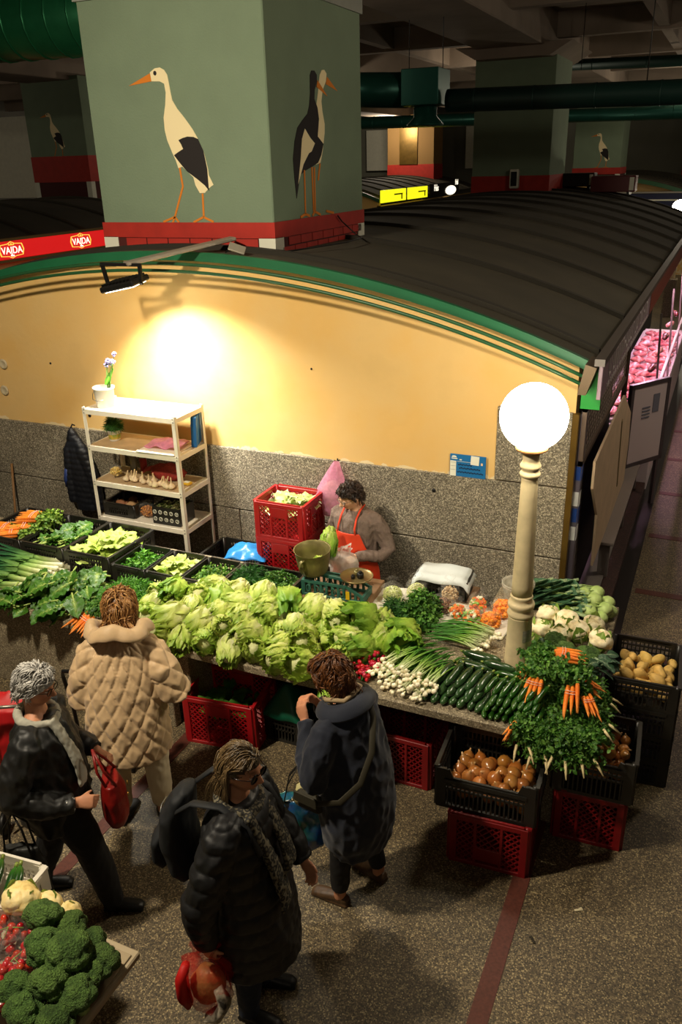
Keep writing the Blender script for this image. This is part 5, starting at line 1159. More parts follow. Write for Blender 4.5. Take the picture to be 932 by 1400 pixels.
# ---------------------------------------------------------------- the seller behind the counter
SPW = [(0, 0, .86, .10, .15), (.0, 0, .98, .115, .165), (.01, 0, 1.08, .12, .165), (.015, 0, 1.2, .12, .175), (.01, 0, 1.29, .105, .185), (.005, 0, 1.335, .07, .12), (.01, 0, 1.365, .055, .06)]
LEGS0 = [[(0, s*.085, .9, .085), (.0, s*.09, .7, .078), (.01, s*.095, .48, .058), (-.005, s*.1, .28, .05), (-.01, s*.1, .09, .036), (-.005, s*.1, .05, .036)] for s in (1, -1)]
hR = rot_head(-.45, .34, -.05); hC = np.array([.06, -.02, 1.475])
rh = np.array([.31, -.16, 1.10]); lh = np.array([.235, .13, 1.03])
armR = [(.0, -.165, 1.285, .055), (-.02, -.215, 1.18, .05), (-.0, -.265, 1.06, .043), (.10, -.245, 1.05, .04), (.22, -.195, 1.08, .03), (*rh, .026)]
armL = [(.0, .165, 1.285, .055), (-.03, .23, 1.17, .05), (-.04, .29, 1.02, .043), (.06, .26, 1.0, .04), (.16, .18, 1.02, .03), (*lh, .026)]
pv = person((-2.53, 5.80), (-.16, -1), hC, hR, SPW, [armR, armL], LEGS0, 'person in a tan jumper and orange apron selling behind the counter', '#d6a583',
    [(rh, (.55, .55, .35), (.3, .85, -.3), 1, .55), (lh, (.6, -.55, -.45), (-.2, -.2, -1), -1, .5)])
M_knit = mat('tan_knit', '#75645a', .95, vary=.12, scale=40, bump=.6, bscale=120)
M_apron = mat('orange_apron', '#d43c17', .7, vary=.1, scale=8, bump=.1)
mb = MB().tube([s[:3] for s in SPW], [(s[3]+.024, s[4]+.026) for s in SPW[:-2]]+[(SPW[-2][3]+.022, SPW[-2][4]+.025), (.066, .072)], 22, up=(1, 0, 0))
mb.ell((.075, 0, 1.16), (.075, .13, .075), 14, 10); mb.ell((.06, 0, 1.0), (.09, .14, .09), 14, 10)
for A in (armR, armL): sleeve(mb, A, [.07, .07, .063, .058, .046, .038])
MB().tube([(.012+.066*math.cos(a), .074*math.sin(a), 1.358-.03*math.cos(a)) for a in np.linspace(0, 6.283, 25)], .013, 8, False).build('crew_neck', mat('knit_rib', '#665449', .95, bump=.5, bscale=150), pv)
obj('jumper', garment(mb, .0075, M_knit, .016, 9, 3, 4, name='jumper'), pv)
trousers(pv, LEGS0, mat('dark_trousers', '#1d1b1c', .8), pel=[(0, 0, .8, .11, .16), (0, 0, .95, .115, .165)])
for s in (1, -1): shoe(pv, (-.005, s*.1, 0), (1, s*.2), M_dark)
def wrap(rows, nu, off=.0, col=None):
    G = []
    for z, cx, rx, ry, a0, a1 in rows:
        a = np.linspace(a0, a1, nu); G.append(np.stack([cx+(rx+off)*np.cos(a), (ry+off)*np.sin(a), np.full(nu, z)], 1))
    return np.array(G)
ap = [(1.20, .055, .105, .15, -.75, .75), (1.12, .05, .115, .17, -.85, .85), (1.02, .045, .135, .19, -1.1, 1.1), (.94, .03, .145, .20, -1.5, 1.5), (.84, .02, .15, .205, -1.6, 1.6), (.72, .02, .155, .21, -1.6, 1.6), (.58, .02, .16, .215, -1.6, 1.6)]
G = wrap(ap, 25, .022); G[..., 0] += .006*np.sin(G[..., 1]*45)*np.clip(1.1-G[..., 2], 0, 1)*2
mo = MB().grid(G).build('apron', M_apron, pv); sm = mo.modifiers.new('thickness', 'SOLIDIFY'); sm.thickness = .004; sb = mo.modifiers.new('smooth', 'SUBSURF'); sb.levels = 1; sb.render_levels = 1
for s in (1, -1): MB().tube([(.168, s*.085, 1.19), (.165, s*.08, 1.24), (.125, s*.075, 1.32), (.06, s*.075, 1.375), (-.03, s*.06, 1.385), (-.06, s*.02, 1.38)], [(.0035, .009)]*6, 8, up=(1, 0, .3)).build('apron_strap', M_apron, pv)
hair(pv, hC, hR, 31, 1500, .075, ('#1d120c', '#2c1c12', '#3d291b'), grav=.08, curl=.45, vol=1.2, thick=.0045, outw=.4, base=.06, line=.5, back=.3)
glasses(pv, hC, hR, mat('wire_frame', '#6d5d4a', .3, metal=.7), lens=film_mat('clear_lens', '#ffffff', .12, .05))

# ---------------------------------------------------------------- customer in the quilted coat (seen from behind)
hR = rot_head(.1, .25); hC = np.array([.19, .0, 1.50])
SPB = [(0, 0, .86, .11, .155), (.02, 0, 1.0, .12, .16), (.06, 0, 1.15, .12, .17), (.10, 0, 1.27, .11, .18), (.12, 0, 1.33, .07, .12), (.14, 0, 1.37, .055, .06)]
LGB = [[(.0, s*.09, .9, .09), (.0, s*.105, .7, .085), (.01, s*.115, .48, .06), (-.01, s*.12, .26, .05), (-.01, s*.12, .08, .038), (-.01, s*.12, .045, .036)] for s in (1, -1)]
for q in range(6): x, y, z, r_ = LGB[1][q]; LGB[1][q] = (x+.03*(1-z/.9), y-.02, z, r_)
rh = np.array([.36, -.14, 1.02]); lh = np.array([.34, .16, 1.0])
aR = [(.09, -.17, 1.27, .055), (.03, -.25, 1.14, .05), (.0, -.31, 1.02, .045), (.14, -.25, 1.0, .04), (.28, -.18, 1.01, .03), (*rh, .027)]
aL = [(.09, .17, 1.27, .055), (.05, .23, 1.12, .05), (.03, .26, .98, .045), (.16, .23, .97, .04), (.28, .18, .99, .03), (*lh, .027)]
pb = person((-3.05, 3.31), (-.45, .89), hC, hR, SPB, [aR, aL], LGB, 'person in a beige quilted coat and cream trousers seen from behind', '#c98d6b', [(rh, (.8, .4, -.2), (0, .2, -1), -1, .5), (lh, (.8, -.4, -.2), (0, -.2, -1), 1, .5)])
M_beige = mat('quilted_beige', '#c2a47c', .55, vary=.08, scale=12, bump=.15, bscale=30, sheen=.2)
def quilt(V):
    a = np.arctan2(V[:, 1], -(V[:, 0]-.07))*.27; 
    u = a/.115+V[:, 2]/.17; w_ = a/.115-V[:, 2]/.17
    t = np.minimum(np.abs(u-np.round(u)), np.abs(w_-np.round(w_))); return .020*np.sqrt(np.clip(t*2, 0, .5))-.008
mb = MB().tube([(-.015, 0, .585), (-.01, 0, .70), (.0, 0, .86), (.03, 0, 1.0), (.06, 0, 1.14), (.09, 0, 1.26), (.11, 0, 1.33), (.13, 0, 1.37)], [(.205, .255), (.205, .262), (.19, .255), (.18, .25), (.165, .245), (.14, .225), (.105, .16), (.09, .10)], 30, up=(1, 0, 0))
for A in (aR, aL): sleeve(mb, A, [.085, .10, .10, .09, .07, .055], (A[-1][0]-.05, A[-1][1], A[-1][2]))
obj('quilted_coat', garment(mb, .0072, M_beige, .012, 8, 5, 3, quilt, 'quilted_coat', .003), pb)
cg = MB()
for k, (z, rx, ry, x) in enumerate(((1.335, .10, .125, .125), (1.37, .115, .135, .12), (1.41, .125, .15, .115), (1.435, .13, .165, .105), (1.425, .15, .185, .10), (1.39, .165, .20, .095))): pass
rows = []
for z, rx, ry, x in ((1.32, .10, .13, .12), (1.36, .105, .128, .125), (1.40, .115, .135, .125), (1.435, .125, .15, .12), (1.44, .145, .17, .115), (1.415, .165, .19, .11), (1.375, .18, .205, .105)):
    a = np.linspace(.55, 2*math.pi-.55, 56); wv = (z-1.30)*.45*(1 if rx > .12 else .3); rows.append(np.stack([x+rx*(1+wv*np.sin(a*5+1)+.03*np.sin(a*11))*np.cos(a), ry*(1+wv*np.sin(a*5+1)+.03*np.sin(a*11))*np.sin(a), z-.035*np.cos(a)+wv*.35*np.sin(a*4+2)-.006*np.abs(np.sin(a*7))], 1))
co = MB().grid(np.array(rows)).build('collar', M_beige, pb); co.modifiers.new('thickness', 'SOLIDIFY').thickness = .018; sb = co.modifiers.new('smooth', 'SUBSURF'); sb.levels = sb.render_levels = 1
M_crm = mat('cream_trousers', '#d8c8a8', .8, vary=.06, scale=8, bump=.1)
trousers(pb, [[(x, y, max(z, .13), r_) for x, y, z, r_ in L[:5]] for L in LGB], M_crm, .028, [(0, 0, .72, .12, .19), (0, 0, .9, .13, .18)], .010, 4)
for s, tx in ((1, .0), (-1, .03)): shoe(pb, (tx-.01, s*.12-(.02 if s < 0 else 0), 0), (1, -s*.3), mat('black_shoe', '#171512', .5))
hair(pb, hC, hR, 32, 1900, .15, ('#5c3a1a', '#8a5c2e', '#b58850', '#7a5028'), grav=.25, curl=.5, vol=1.25, thick=.0042, outw=.45, base=-.35, line=.5)

# ---------------------------------------------------------------- customer in the navy coat
hR = rot_head(.1, .40, .0); hC = np.array([.125, .0, 1.47])
SPN = [(0, 0, .86, .11, .155), (.01, 0, 1.0, .12, .16), (.03, 0, 1.15, .12, .17), (.045, 0, 1.26, .11, .18), (.06, 0, 1.315, .07, .12), (.075, 0, 1.35, .055, .06)]
LGN = [[(.0, s*.085, .9, .09), (.01, s*.10, .7, .08), (.02, s*.115, .48, .06), (.0+s*.03, s*.125, .27, .05), (s*.05-.02, s*.135, .08, .037), (s*.05-.015, s*.135, .045, .036)] for s in (1, -1)]
lh = np.array([.25, .10, 1.19]); rh = np.array([.27, -.06, 1.2])
aL = [(.05, .17, 1.26, .055), (.06, .24, 1.14, .052), (.08, .27, .99, .047), (.16, .21, 1.05, .042), (.22, .14, 1.13, .032), (*lh, .027)]
aR = [(.05, -.17, 1.26, .055), (.08, -.22, 1.12, .052), (.12, -.22, 1.02, .047), (.19, -.16, 1.08, .042), (.25, -.09, 1.16, .032), (*rh, .027)]
pn = person((-1.50, 3.33), (-.98, .16), hC, hR, SPN, [aL, aR], LGN, 'person in a long navy coat with a shoulder strap looking at the lettuces', '#c08462',
    [(lh, (.45, -.25, .75), (.1, -.9, .1), 1, .75), (rh, (.45, .4, .65), (.1, .9, .1), -1, .75)])
M_navy = mat('navy_cloth', '#1a1f2d', .8, vary=.05, scale=5, bump=.2, bscale=20, sheen=.15)
mb = MB().tube([(-.02, 0, .40), (-.02, 0, .50), (-.02, 0, .62), (-.02, 0, .72), (-.015, 0, .86), (.0, 0, 1.0), (.02, 0, 1.14), (.035, 0, 1.25), (.05, 0, 1.32), (.06, 0, 1.345)], [(.165, .20), (.19, .235), (.205, .25), (.20, .245), (.19, .235), (.18, .225), (.165, .22), (.14, .21), (.105, .15), (.085, .10)], 28, up=(1, 0, 0))
for A in (aL, aR): sleeve(mb, A, [.08, .088, .088, .075, .058, .045])
obj('coat', garment(mb, .0078, M_navy, .022, 6.0, 11, 4, name='coat', fine=.006), pn)
rows = []
for z, rx, ry, x in ((1.315, .10, .125, .06), (1.345, .098, .115, .065), (1.375, .10, .115, .06), (1.36, .125, .15, .05), (1.31, .15, .185, .04)):
    a = np.linspace(.5, 2*math.pi-.5, 32); rows.append(np.stack([x+rx*np.cos(a), ry*np.sin(a), z-.03*np.cos(a)], 1))
co = MB().grid(np.array(rows)).build('collar', M_navy, pn); co.modifiers.new('thickness', 'SOLIDIFY').thickness = .012; sb = co.modifiers.new('smooth', 'SUBSURF'); sb.levels = sb.render_levels = 1
MB().tube([(.14, .06, 1.36), (.10, .10, 1.385), (.0, .08, 1.40), (-.01, 0, 1.405), (.0, -.08, 1.40), (.1, -.1, 1.385)], .014, 8).build('scarf', mat('tan_scarf', '#a08a68', .8), pn)
trousers(pn, [[(x, y, max(z, .11), r_) for x, y, z, r_ in L[:5]] for L in LGN], mat('black_trousers', '#121214', .7), .014)
for k, s in enumerate((1, -1)): shoe(pn, (s*.05-.015, s*.135, 0), (1, s*.12), mat('brown_loafer', '#4d3722', .5, vary=.3, scale=40))
hair(pn, hC, hR, 33, 1700, .10, ('#3d2110', '#5d3517', '#7d4c22', '#4a2912'), grav=.12, curl=.4, vol=1.2, thick=.0042, outw=.3, base=-.25, line=.5)
glasses(pn, hC, hR, M_dark, .02)
# strap bag of the navy coat
e = empty('shoulder_bag', (-1.55, 3.30, .0), label='olive strap bag worn across the navy coat', cat='bag')
f = unit((-.98, .16, 0)); Rn = np.stack([f, np.cross((0, 0, 1), f), (0, 0, 1)], 1)
for p_, q_ in (((.05, 0, 0), 0),):
    st = np.array([(.10, -.16, 1.37), (-.02, -.10, 1.395), (-.13, .0, 1.30), (-.18, .10, 1.16), (-.17, .20, 1.02), (-.08, .265, .90), (.06, .285, .84)]); w0 = st@Rn.T+np.array([.05, .03, 0])
    MB().tube(w0, [(.004, .017)]*7, 8, up=(0, 0, 1)).build('strap', mat('olive_strap', '#2e291a', .7), e)
    c0 = np.array([.13, .25, .80])@Rn.T+np.array([.05, .03, 0]); bb = MB().box(c0, (.16, .05, .12), Rn, .02); bb.build('bag_body', mat('olive_bag', '#2e2a1c', .7), e); MB().box(c0+Rn@np.array([0, .04, .04]), (.155, .012, .07), Rn, .005).build('flap', MATS['olive_bag'], e)

# ---------------------------------------------------------------- customer with the leopard scarf
hR = rot_head(-.28, .05, .0); hC = np.array([.03, 0, 1.52])
SPS = [(0, 0, .88, .115, .16), (.0, 0, 1.0, .13, .165), (.0, 0, 1.15, .13, .18), (.0, 0, 1.28, .115, .19), (.0, 0, 1.345, .07, .12), (.0, 0, 1.385, .055, .06)]
LGS = [[(.0, s*.09, .9, .09), (.02, s*.10, .7, .085), (.03, s*.10, .48, .062), (.01, s*.10, .28, .052), (.0, s*.10, .09, .038), (.0, s*.1, .045, .036)] for s in (1, -1)]
rh = np.array([-.10, -.27, .70]); lh = np.array([.22, .22, .80])
aR = [(.0, -.185, 1.30, .058), (-.05, -.255, 1.12, .052), (-.10, -.285, .97, .046), (-.11, -.285, .86, .04), (-.11, -.28, .78, .032), (*rh, .027)]
aL = [(.0, .185, 1.30, .058), (.0, .26, 1.13, .052), (.04, .28, .98, .046), (.11, .27, .92, .04), (.17, .245, .86, .032), (*lh, .027)]
RS, FS = (-1.70, 2.47), (.985, .17)
ps = person(RS, FS, hC, hR, SPS, [aR, aL], LGS, 'person in a long black coat, leopard scarf and dark glasses with a backpack', '#c48a68',
    [(rh, (.1, .05, -1), (.2, 1, 0), 1, .8), (lh, (.5, -.1, -.8), (0, -1, -.2), -1, .6)])
M_puff = mat('black_puffer', '#0f0f11', .55, vary=.2, scale=6, bump=.3, bscale=18, spec=.5)
def puff(V): return .010*np.sqrt(np.abs(np.sin(V[:, 2]*math.pi/.085+.25*np.sin(V[:, 0]*12))))-.006
mb = MB().tube([(.02, 0, .42), (.015, 0, .56), (.01, 0, .72), (.005, 0, .88), (.0, 0, 1.0), (.0, 0, 1.15), (.0, 0, 1.27), (.0, 0, 1.345), (.0, 0, 1.375)], [(.235, .24), (.235, .25), (.225, .25), (.205, .24), (.19, .235), (.175, .235), (.15, .225), (.105, .15), (.085, .10)], 28, up=(1, 0, 0))
for A in (aR, aL): sleeve(mb, A, [.083, .09, .085, .078, .066, .05])
obj('long_coat', garment(mb, .008, M_puff, .016, 7, 21, 3, puff, 'long_coat', .004), ps)
trousers(ps, LGS, mat('dark_jeans', '#1c2433', .75, vary=.1), .018)
for s in (1, -1): shoe(ps, (0, s*.1, 0), (1, s*.15), M_dark)
M_leo = bpy.data.materials.new('leopard_print'); M_leo.use_nodes = True; nt = M_leo.node_tree; b_ = nt.nodes['Principled BSDF']; b_.inputs['Roughness'].default_value = .85
tc_ = nt.nodes.new('ShaderNodeTexCoord'); vo_ = nt.nodes.new('ShaderNodeTexVoronoi'); vo_.inputs['Scale'].default_value = 42; rp_ = nt.nodes.new('ShaderNodeValToRGB'); nt.links.new(tc_.outputs['Object'], vo_.inputs['Vector']); nt.links.new(vo_.outputs['Distance'], rp_.inputs[0]); nt.links.new(rp_.outputs[0], b_.inputs['Base Color'])
el = rp_.color_ramp.elements; el[0].position = .22; el[0].color = (*srgb('#574f3a'), 1); el[1].position = .36; el[1].color = (*srgb('#14120e'), 1); x_ = el.new(.55); x_.color = (*srgb('#14120e'), 1); x_ = el.new(.66); x_.color = (*srgb('#6d6550'), 1)
mb = MB(); a = np.linspace(0, 2*math.pi, 25); mb.tube(np.stack([.01+.09*np.cos(a), .11*np.sin(a), 1.355-.03*np.cos(a)], 1), .028, 10, False)
for s in (-1, 1):
    t = np.linspace(0, 1, 9); mb.tube(np.stack([.09+.125*np.sin(t*1.5)+.02*t, s*(.075-.03*t)-.035, 1.35-t*(.52 if s < 0 else .36)], 1), [(.018, .03+.035*q) for q in t], 12, up=(1, 0, 0))
obj('leopard_scarf', garment(mb, .008, M_leo, .008, 14, 2, 2, name='leopard_scarf'), ps)
hair(ps, hC, hR, 34, 2600, .24, ('#3a2c1a', '#5c482d', '#776140', '#493823'), grav=.4, curl=.22, vol=1.16, thick=.003, outw=.25, base=-.2, line=.6, steps=10, back=.75, part=(.25, .25, .95), fx=-.005)
M_shade = mat('dark_lens', '#0c0a0a', .08, spec=.7); glasses(ps, hC, hR, mat('shade_frame', '#1c1312', .25), .026, M_shade)
f = unit((*FS, 0)); Rb = np.stack([f, np.cross((0, 0, 1), f), (0, 0, 1)], 1); RS3 = np.array([*RS, 0.])
# backpack
e = empty('backpack', RS3+Rb@np.array([-.3, 0, .86]), Rb, label='black backpack worn on the long black coat', cat='bag')
M_bp = mat('backpack_black', '#15171a', .7, vary=.1)
mb = MB().tube([(.03, 0, .0), (.0, 0, .06), (-.02, 0, .2), (-.01, 0, .36), (.03, 0, .46), (.06, 0, .5)], [(.04, .10), (.075, .135), (.085, .14), (.075, .135), (.05, .10), (.02, .06)], 22, up=(1, 0, 0))
obj('pack_body', garment(mb, .01, M_bp, .008, 8, 2, 2, name='pack_body'), e)
mb = MB().tube([(-.09, 0, .04), (-.11, 0, .1), (-.105, 0, .2), (-.07, 0, .25)], [(.03, .08), (.045, .11), (.045, .11), (.02, .07)], 16, up=(1, 0, 0)); obj('front_pocket', garment(mb, .01, M_bp, .004, 8, 5, 2, name='front_pocket'), e)
for s in (-1, 1):
    MB().tube([(.04, s*.10, .44), (.13, s*.115, .52), (.27, s*.125, .535), (.40, s*.13, .46), (.455, s*.15, .32)], [(.008, .024)]*5, 8, up=(0, 0, 1)).build('shoulder_strap', M_bp, e)
MB().tube([(-.072, -.06, .375), (-.082, -.02, .385), (-.082, .03, .385)], .003, 6).build('zip', mat('zip_silver', '#8d8d88', .4, metal=.7), e)

# ---------------------------------------------------------------- grey haired customer
hR = rot_head(-.2, .18, -.03); hC = np.array([-.0, .02, 1.50])
SPG = [(0, 0, .86, .115, .155), (.0, 0, 1.0, .125, .165), (.0, 0, 1.15, .125, .175), (-.01, 0, 1.26, .11, .185), (-.02, 0, 1.325, .07, .12), (-.015, .01, 1.365, .055, .06)]
LGG = [[(-.01, .085, .9, .09), (-.04, .09, .7, .082), (-.08, .09, .48, .06), (-.15, .09, .29, .052), (-.22, .09, .12, .038), (-.225, .09, .07, .036)], [(.01, -.085, .9, .09), (.09, -.085, .7, .082), (.17, -.085, .48, .06), (.21, -.085, .28, .052), (.24, -.085, .09, .038), (.245, -.085, .045, .036)]]
rh = np.array([.19, -.20, .90]); lh = np.array([.22, .16, .95])
aR = [(-.02, -.175, 1.28, .055), (-.08, -.24, 1.13, .05), (-.11, -.27, .99, .046), (.0, -.26, .94, .042), (.1, -.235, .91, .032), (*rh, .027)]
aL = [(-.02, .175, 1.28, .055), (-.04, .24, 1.12, .05), (-.02, .26, .99, .046), (.07, .24, .97, .042), (.16, .2, .96, .032), (*lh, .027)]
RG_, FG = (-3.02, 2.62), (.90, .43)
pg = person(RG_, FG, hC, hR, SPG, [aR, aL], LGG, 'grey haired person in a black jacket walking with a red handbag', '#b9805f',
    [(rh, (.9, .15, -.1), (0, .7, -.6), 1, .85), (lh, (.8, -.4, -.2), (0, -.5, -.8), -1, .8)])
M_blk = mat('black_jacket', '#141413', .55, vary=.2, scale=6, bump=.3, bscale=16, spec=.5)
mb = MB().tube([(.0, 0, .66), (.0, 0, .78), (.0, 0, .9), (.0, 0, 1.02), (-.005, 0, 1.15), (-.012, 0, 1.25), (-.02, 0, 1.32), (-.02, 0, 1.35)], [(.185, .225), (.19, .23), (.185, .225), (.18, .225), (.17, .225), (.145, .215), (.105, .15), (.085, .10)], 28, up=(1, 0, 0))
for A in (aR, aL): sleeve(mb, A, [.08, .088, .085, .075, .06, .05], np.array(A[-1][:3])*.8+np.array(A[-2][:3])*.2)
obj('jacket', garment(mb, .008, M_blk, .026, 7, 31, 3, name='jacket', fine=.007), pg)
mb = MB().tube([np.array(aR[-2][:3])+np.array([.02, .005, 0]), np.array(aR[-1][:3])-np.array([.02, 0, 0])], [.05, .047], 14)
M_dot = bpy.data.materials.new('polka_dots'); M_dot.use_nodes = True; nt = M_dot.node_tree; b_ = nt.nodes['Principled BSDF']; tc_ = nt.nodes.new('ShaderNodeTexCoord'); vo_ = nt.nodes.new('ShaderNodeTexVoronoi'); vo_.inputs['Scale'].default_value = 65; vo_.inputs['Randomness'].default_value = .3
rp_ = nt.nodes.new('ShaderNodeValToRGB'); rp_.color_ramp.interpolation = 'CONSTANT'; rp_.color_ramp.elements[0].color = (.7, .68, .62, 1); rp_.color_ramp.elements[1].position = .38; rp_.color_ramp.elements[1].color = (.012, .012, .014, 1); nt.links.new(tc_.outputs['Object'], vo_.inputs['Vector']); nt.links.new(vo_.outputs['Distance'], rp_.inputs[0]); nt.links.new(rp_.outputs[0], b_.inputs['Base Color'])
mb.build('dotted_cuff', M_dot, pg)
trousers(pg, LGG, mat('black_slacks', '#0e0e0f', .75), .028, [(0, 0, .74, .12, .17), (0, 0, .92, .13, .175)], .008, 8)
shoe(pg, (-.225, .09, 0), (1, .1), M_dark); shoe(pg, (.245, -.085, 0), (1, -.05), M_dark)
mb = MB(); a = np.linspace(0, 2*math.pi, 25); mb.tube(np.stack([-.01+.095*np.cos(a), .105*np.sin(a), 1.335-.025*np.cos(a)], 1), .026, 10, False)
t = np.linspace(0, 1, 8); mb.tube(np.stack([.08+.12*np.sin(t*1.6), -.06-.02*t, 1.34-.40*t], 1), [(.018, .04+.02*q) for q in t], 12, up=(1, 0, 0))
obj('grey_scarf', garment(mb, .008, mat('pale_scarf', '#9d9a8c', .9, vary=.12, scale=10), .008, 14, 4, 2, name='grey_scarf'), pg)
hair(pg, hC, hR, 35, 1700, .085, ('#6d6a66', '#a3a09a', '#c9c6c0', '#8a8781'), grav=.10, curl=.35, vol=1.16, thick=.0042, outw=.22, base=-.25, line=.5, back=.5)
glasses(pg, hC, hR, M_dark, .022)
f = unit((*FG, 0)); Rg = np.stack([f, np.cross((0, 0, 1), f), (0, 0, 1)], 1); G3 = np.array([*RG_, 0.])
e = empty('red_handbag', G3+Rg@np.array([.33, -.02, .64]), Rg@rotz(.25), sc=.88, label='dark red leather handbag on the arm of the grey haired person', cat='bag')
M_rb = mat('red_leather', '#7a130e', .4, vary=.15, scale=8, bump=.15)
mb = MB().tube([(0, 0, 0), (.0, 0, .05), (.0, 0, .2), (-.01, 0, .31)], [(.07, .13), (.085, .15), (.08, .145), (.05, .12)], 20, up=(1, 0, 0)); obj('bag_body', garment(mb, .009, M_rb, .006, 8, 3, 2, name='bag_body'), e)
for s in (-1, 1): MB().tube([(s*.03, -.09, .30), (s*.02-.05, -.08, .42), (-.08, -.02, .55), (s*.02-.05, .06, .42), (s*.03, .09, .30)], .009, 8).build('handle', M_rb, e)
for s in (-.06, .05): MB().lathe([(.001, 0), (.014, 0), (.014, .006), (.001, .006)], 12, roty(math.pi/2), (.086, s, .2)).build('buckle', mat('gold', '#b08a3c', .3, metal=.9), e)
# black shopping bag hanging from the near hand
e = empty('black_bag', G3+Rg@np.array([-.10, -.33, .36]), Rg@rotz(-.1), label='slack black shopping bag hanging beside the grey haired person', cat='bag')
mb = MB().tube([(0, 0, 0), (0, 0, .06), (0, 0, .25), (0, 0, .38)], [(.10, .05), (.14, .06), (.13, .05), (.10, .03)], 20, up=(1, 0, 0)); obj('bag_body', garment(mb, .01, mat('bag_black', '#1b1b18', .55), .012, 7, 3, 2, name='bag_body'), e)
for s in (-1, 1): MB().tube([(-.07, s*.03, .36), (-.05, s*.03, .52), (.0, 0, .60), (.05, s*.03, .52), (.07, s*.03, .36)], .006, 6).build('handle', M_dark, e)
# ================================================================== SMALL THINGS AROUND THE COUNTER
M_scale = mat('scale_green', '#2f5f52', .5, vary=.15, scale=12)
M_zinc = mat('old_brass_tin', '#7d7448', .45, metal=.5, vary=.25, scale=14, bump=.1)
M_wood = mat('brown_board', '#8a6a4c', .7, vary=.15, scale=9)
e = empty('wooden_board', (-2.46, 5.28, T_), rotz(.05), label='brown wooden board under the green scale', cat='board')
MB().box((0, 0, .03), (.60, .46, .06), bev=.006).build('board', M_wood, e)
for k in range(2): MB().box((0, -.15+.3*k, .004), (.58, .05, .008)).build('batten', M_wood, e)
sc_ = empty('market_scale', (-2.44, 5.17, TZ+.063), rotz(.05), label='green cast iron market scale with a tin bowl and brass pan', cat='scale')
mb = MB()
for y in (-.09, .09):
    mb.box((0, y, .01), (.50, .02, .02), bev=.003); mb.bar((-.25, y, .12), (.12, y, .12), .018); mb.bar((.12, y, .12), (.25, y, .05), .018)
    for k in range(11):
        x = -.24+k*.048; zt = .12 if x < .12 else .12-(x-.12)*.54; mb.box((x, y, zt/2), (.02, .014, zt))
    for k in range(5): mb.tube([(-.20+k*.07+.018*math.cos(a), y-.008, .065+.03*math.sin(a)) for a in np.linspace(0, 6.28, 9)], .005, 5, False)
mb.box((-.25, 0, .065), (.02, .2, .13)); mb.box((.25, 0, .03), (.02, .2, .06)); mb.build('base', M_scale, sc_)
MB().box((.0, .0, .14), (.34, .03, .03), roty(.06), .004).build('beam', M_scale, sc_)
MB().box((.13, -.103, .055), (.03, .004, .07)).build('yellow_mark', mat('yellow_mark', '#d8b21c', .5), sc_)
for x in (-.17, .15): MB().lathe([(.05, .15), (.055, .155), (.02, .165), (.02, .12)], 12, None, (x, 0, 0)).build('stirrup', M_scale, sc_)
prof = [(.07, .0), (.105, .005), (.118, .03), (.132, .12), (.142, .20), (.147, .205), (.139, .20), (.128, .12), (.112, .03), (.10, .012), (.005, .010)]
pot = MB().lathe(prof, 28, rotx(.08), (-.19, 0, .165)).build('tin_bowl', M_zinc, sc_)
MB().tube([(-.20, -.13, .33), (-.22, -.18, .32), (-.23, -.185, .27), (-.215, -.13, .24)], [(.006, .016)]*4, 8).build('handle', M_zinc, pot)
MB().lathe([(.005, .165), (.10, .165), (.125, .175), (.13, .19), (.124, .185), (.10, .172), (.005, .172)], 26, None, (.17, 0, 0)).build('brass_pan', mat('pan_brass', '#8a7a52', .35, metal=.7, vary=.2, scale=10), sc_)
for k, (x, y, r_, h_) in enumerate(((.16, .03, .022, .05), (.20, .0, .026, .055), (.15, -.03, .015, .035))):
    e = empty('scale_weight', np.array([-2.44, 5.17, TZ+.063])+rotz(.05)@np.array([x, y, .174]), label=['tall brass weight on the scale pan', 'large dark weight on the scale pan', 'small weight at the front of the scale pan'][k], cat='weight')
    MB().lathe([(r_, 0), (r_, h_*.7), (r_*.4, h_*.75)], 14).build('body', [M_zinc, M_dark, M_dark][k], e); MB().lathe([(r_*.35, h_*.7), (r_*.55, h_*.85), (r_*.5, h_), (.001, h_*1.02)], 12).build('knob', [M_zinc, M_dark, M_dark][k], e)
obj('lettuce_piece', LET[2], None, (-2.58, 5.17, TZ+.31), rotx(1.2), .6, label='piece of lettuce lying in the tin scale bowl', cat='lettuce')

# bags -------------------------------------------------------------
F_clear = film_mat('clear_film', '#f2efe6', .05, .08); F_white = film_mat('white_film', '#f1efe8', .62, .35); F_pink = film_mat('pink_film', '#f2a6c8', .62, .3); F_red = film_mat('red_film', '#d0201c', .42, .2); F_redd = film_mat('dark_red_film', '#8a0f12', .75, .25)
def bag_mesh(rx, ry, h, seed, neck=.25, name='bag_film', mouth=1.0, vox=None, mat_=None, fold=.014):
    r = np.random.default_rng(seed); n, m = 28, 14; t = np.linspace(0, 1, m); a = np.arange(n)*2*math.pi/n
    pr_ = np.where(t < .68, (1-(1-np.clip(t/.25, 0, 1))**2*.35), 0); 
    for i, q in enumerate(t):
        if q >= .68: pr_[i] = neck+(1-neck)*(0.5+0.5*math.cos((q-.68)/.17*math.pi)) if q < .85 else neck+(mouth*.6-neck)*max(0, (q-.88)/.12)
    V = []
    for i, q in enumerate(t):
        w_ = 1+fold*8*np.sin(a*5+seed+q*3)*(.3+q*.7)+fold*5*np.sin(a*9+q*11+seed*2); V.append(np.stack([rx*pr_[i]*w_*np.cos(a), ry*pr_[i]*w_*np.sin(a), np.full(n, h*q)+.006*np.sin(a*4+seed)], 1))
    V = np.concatenate(V); F = [(i*n+j, i*n+(j+1) % n, (i+1)*n+(j+1) % n, (i+1)*n+j) for i in range(m-1) for j in range(n)]+[tuple(range(n))[::-1]]
    return MB().add(V, F).mesh(name, mat_)
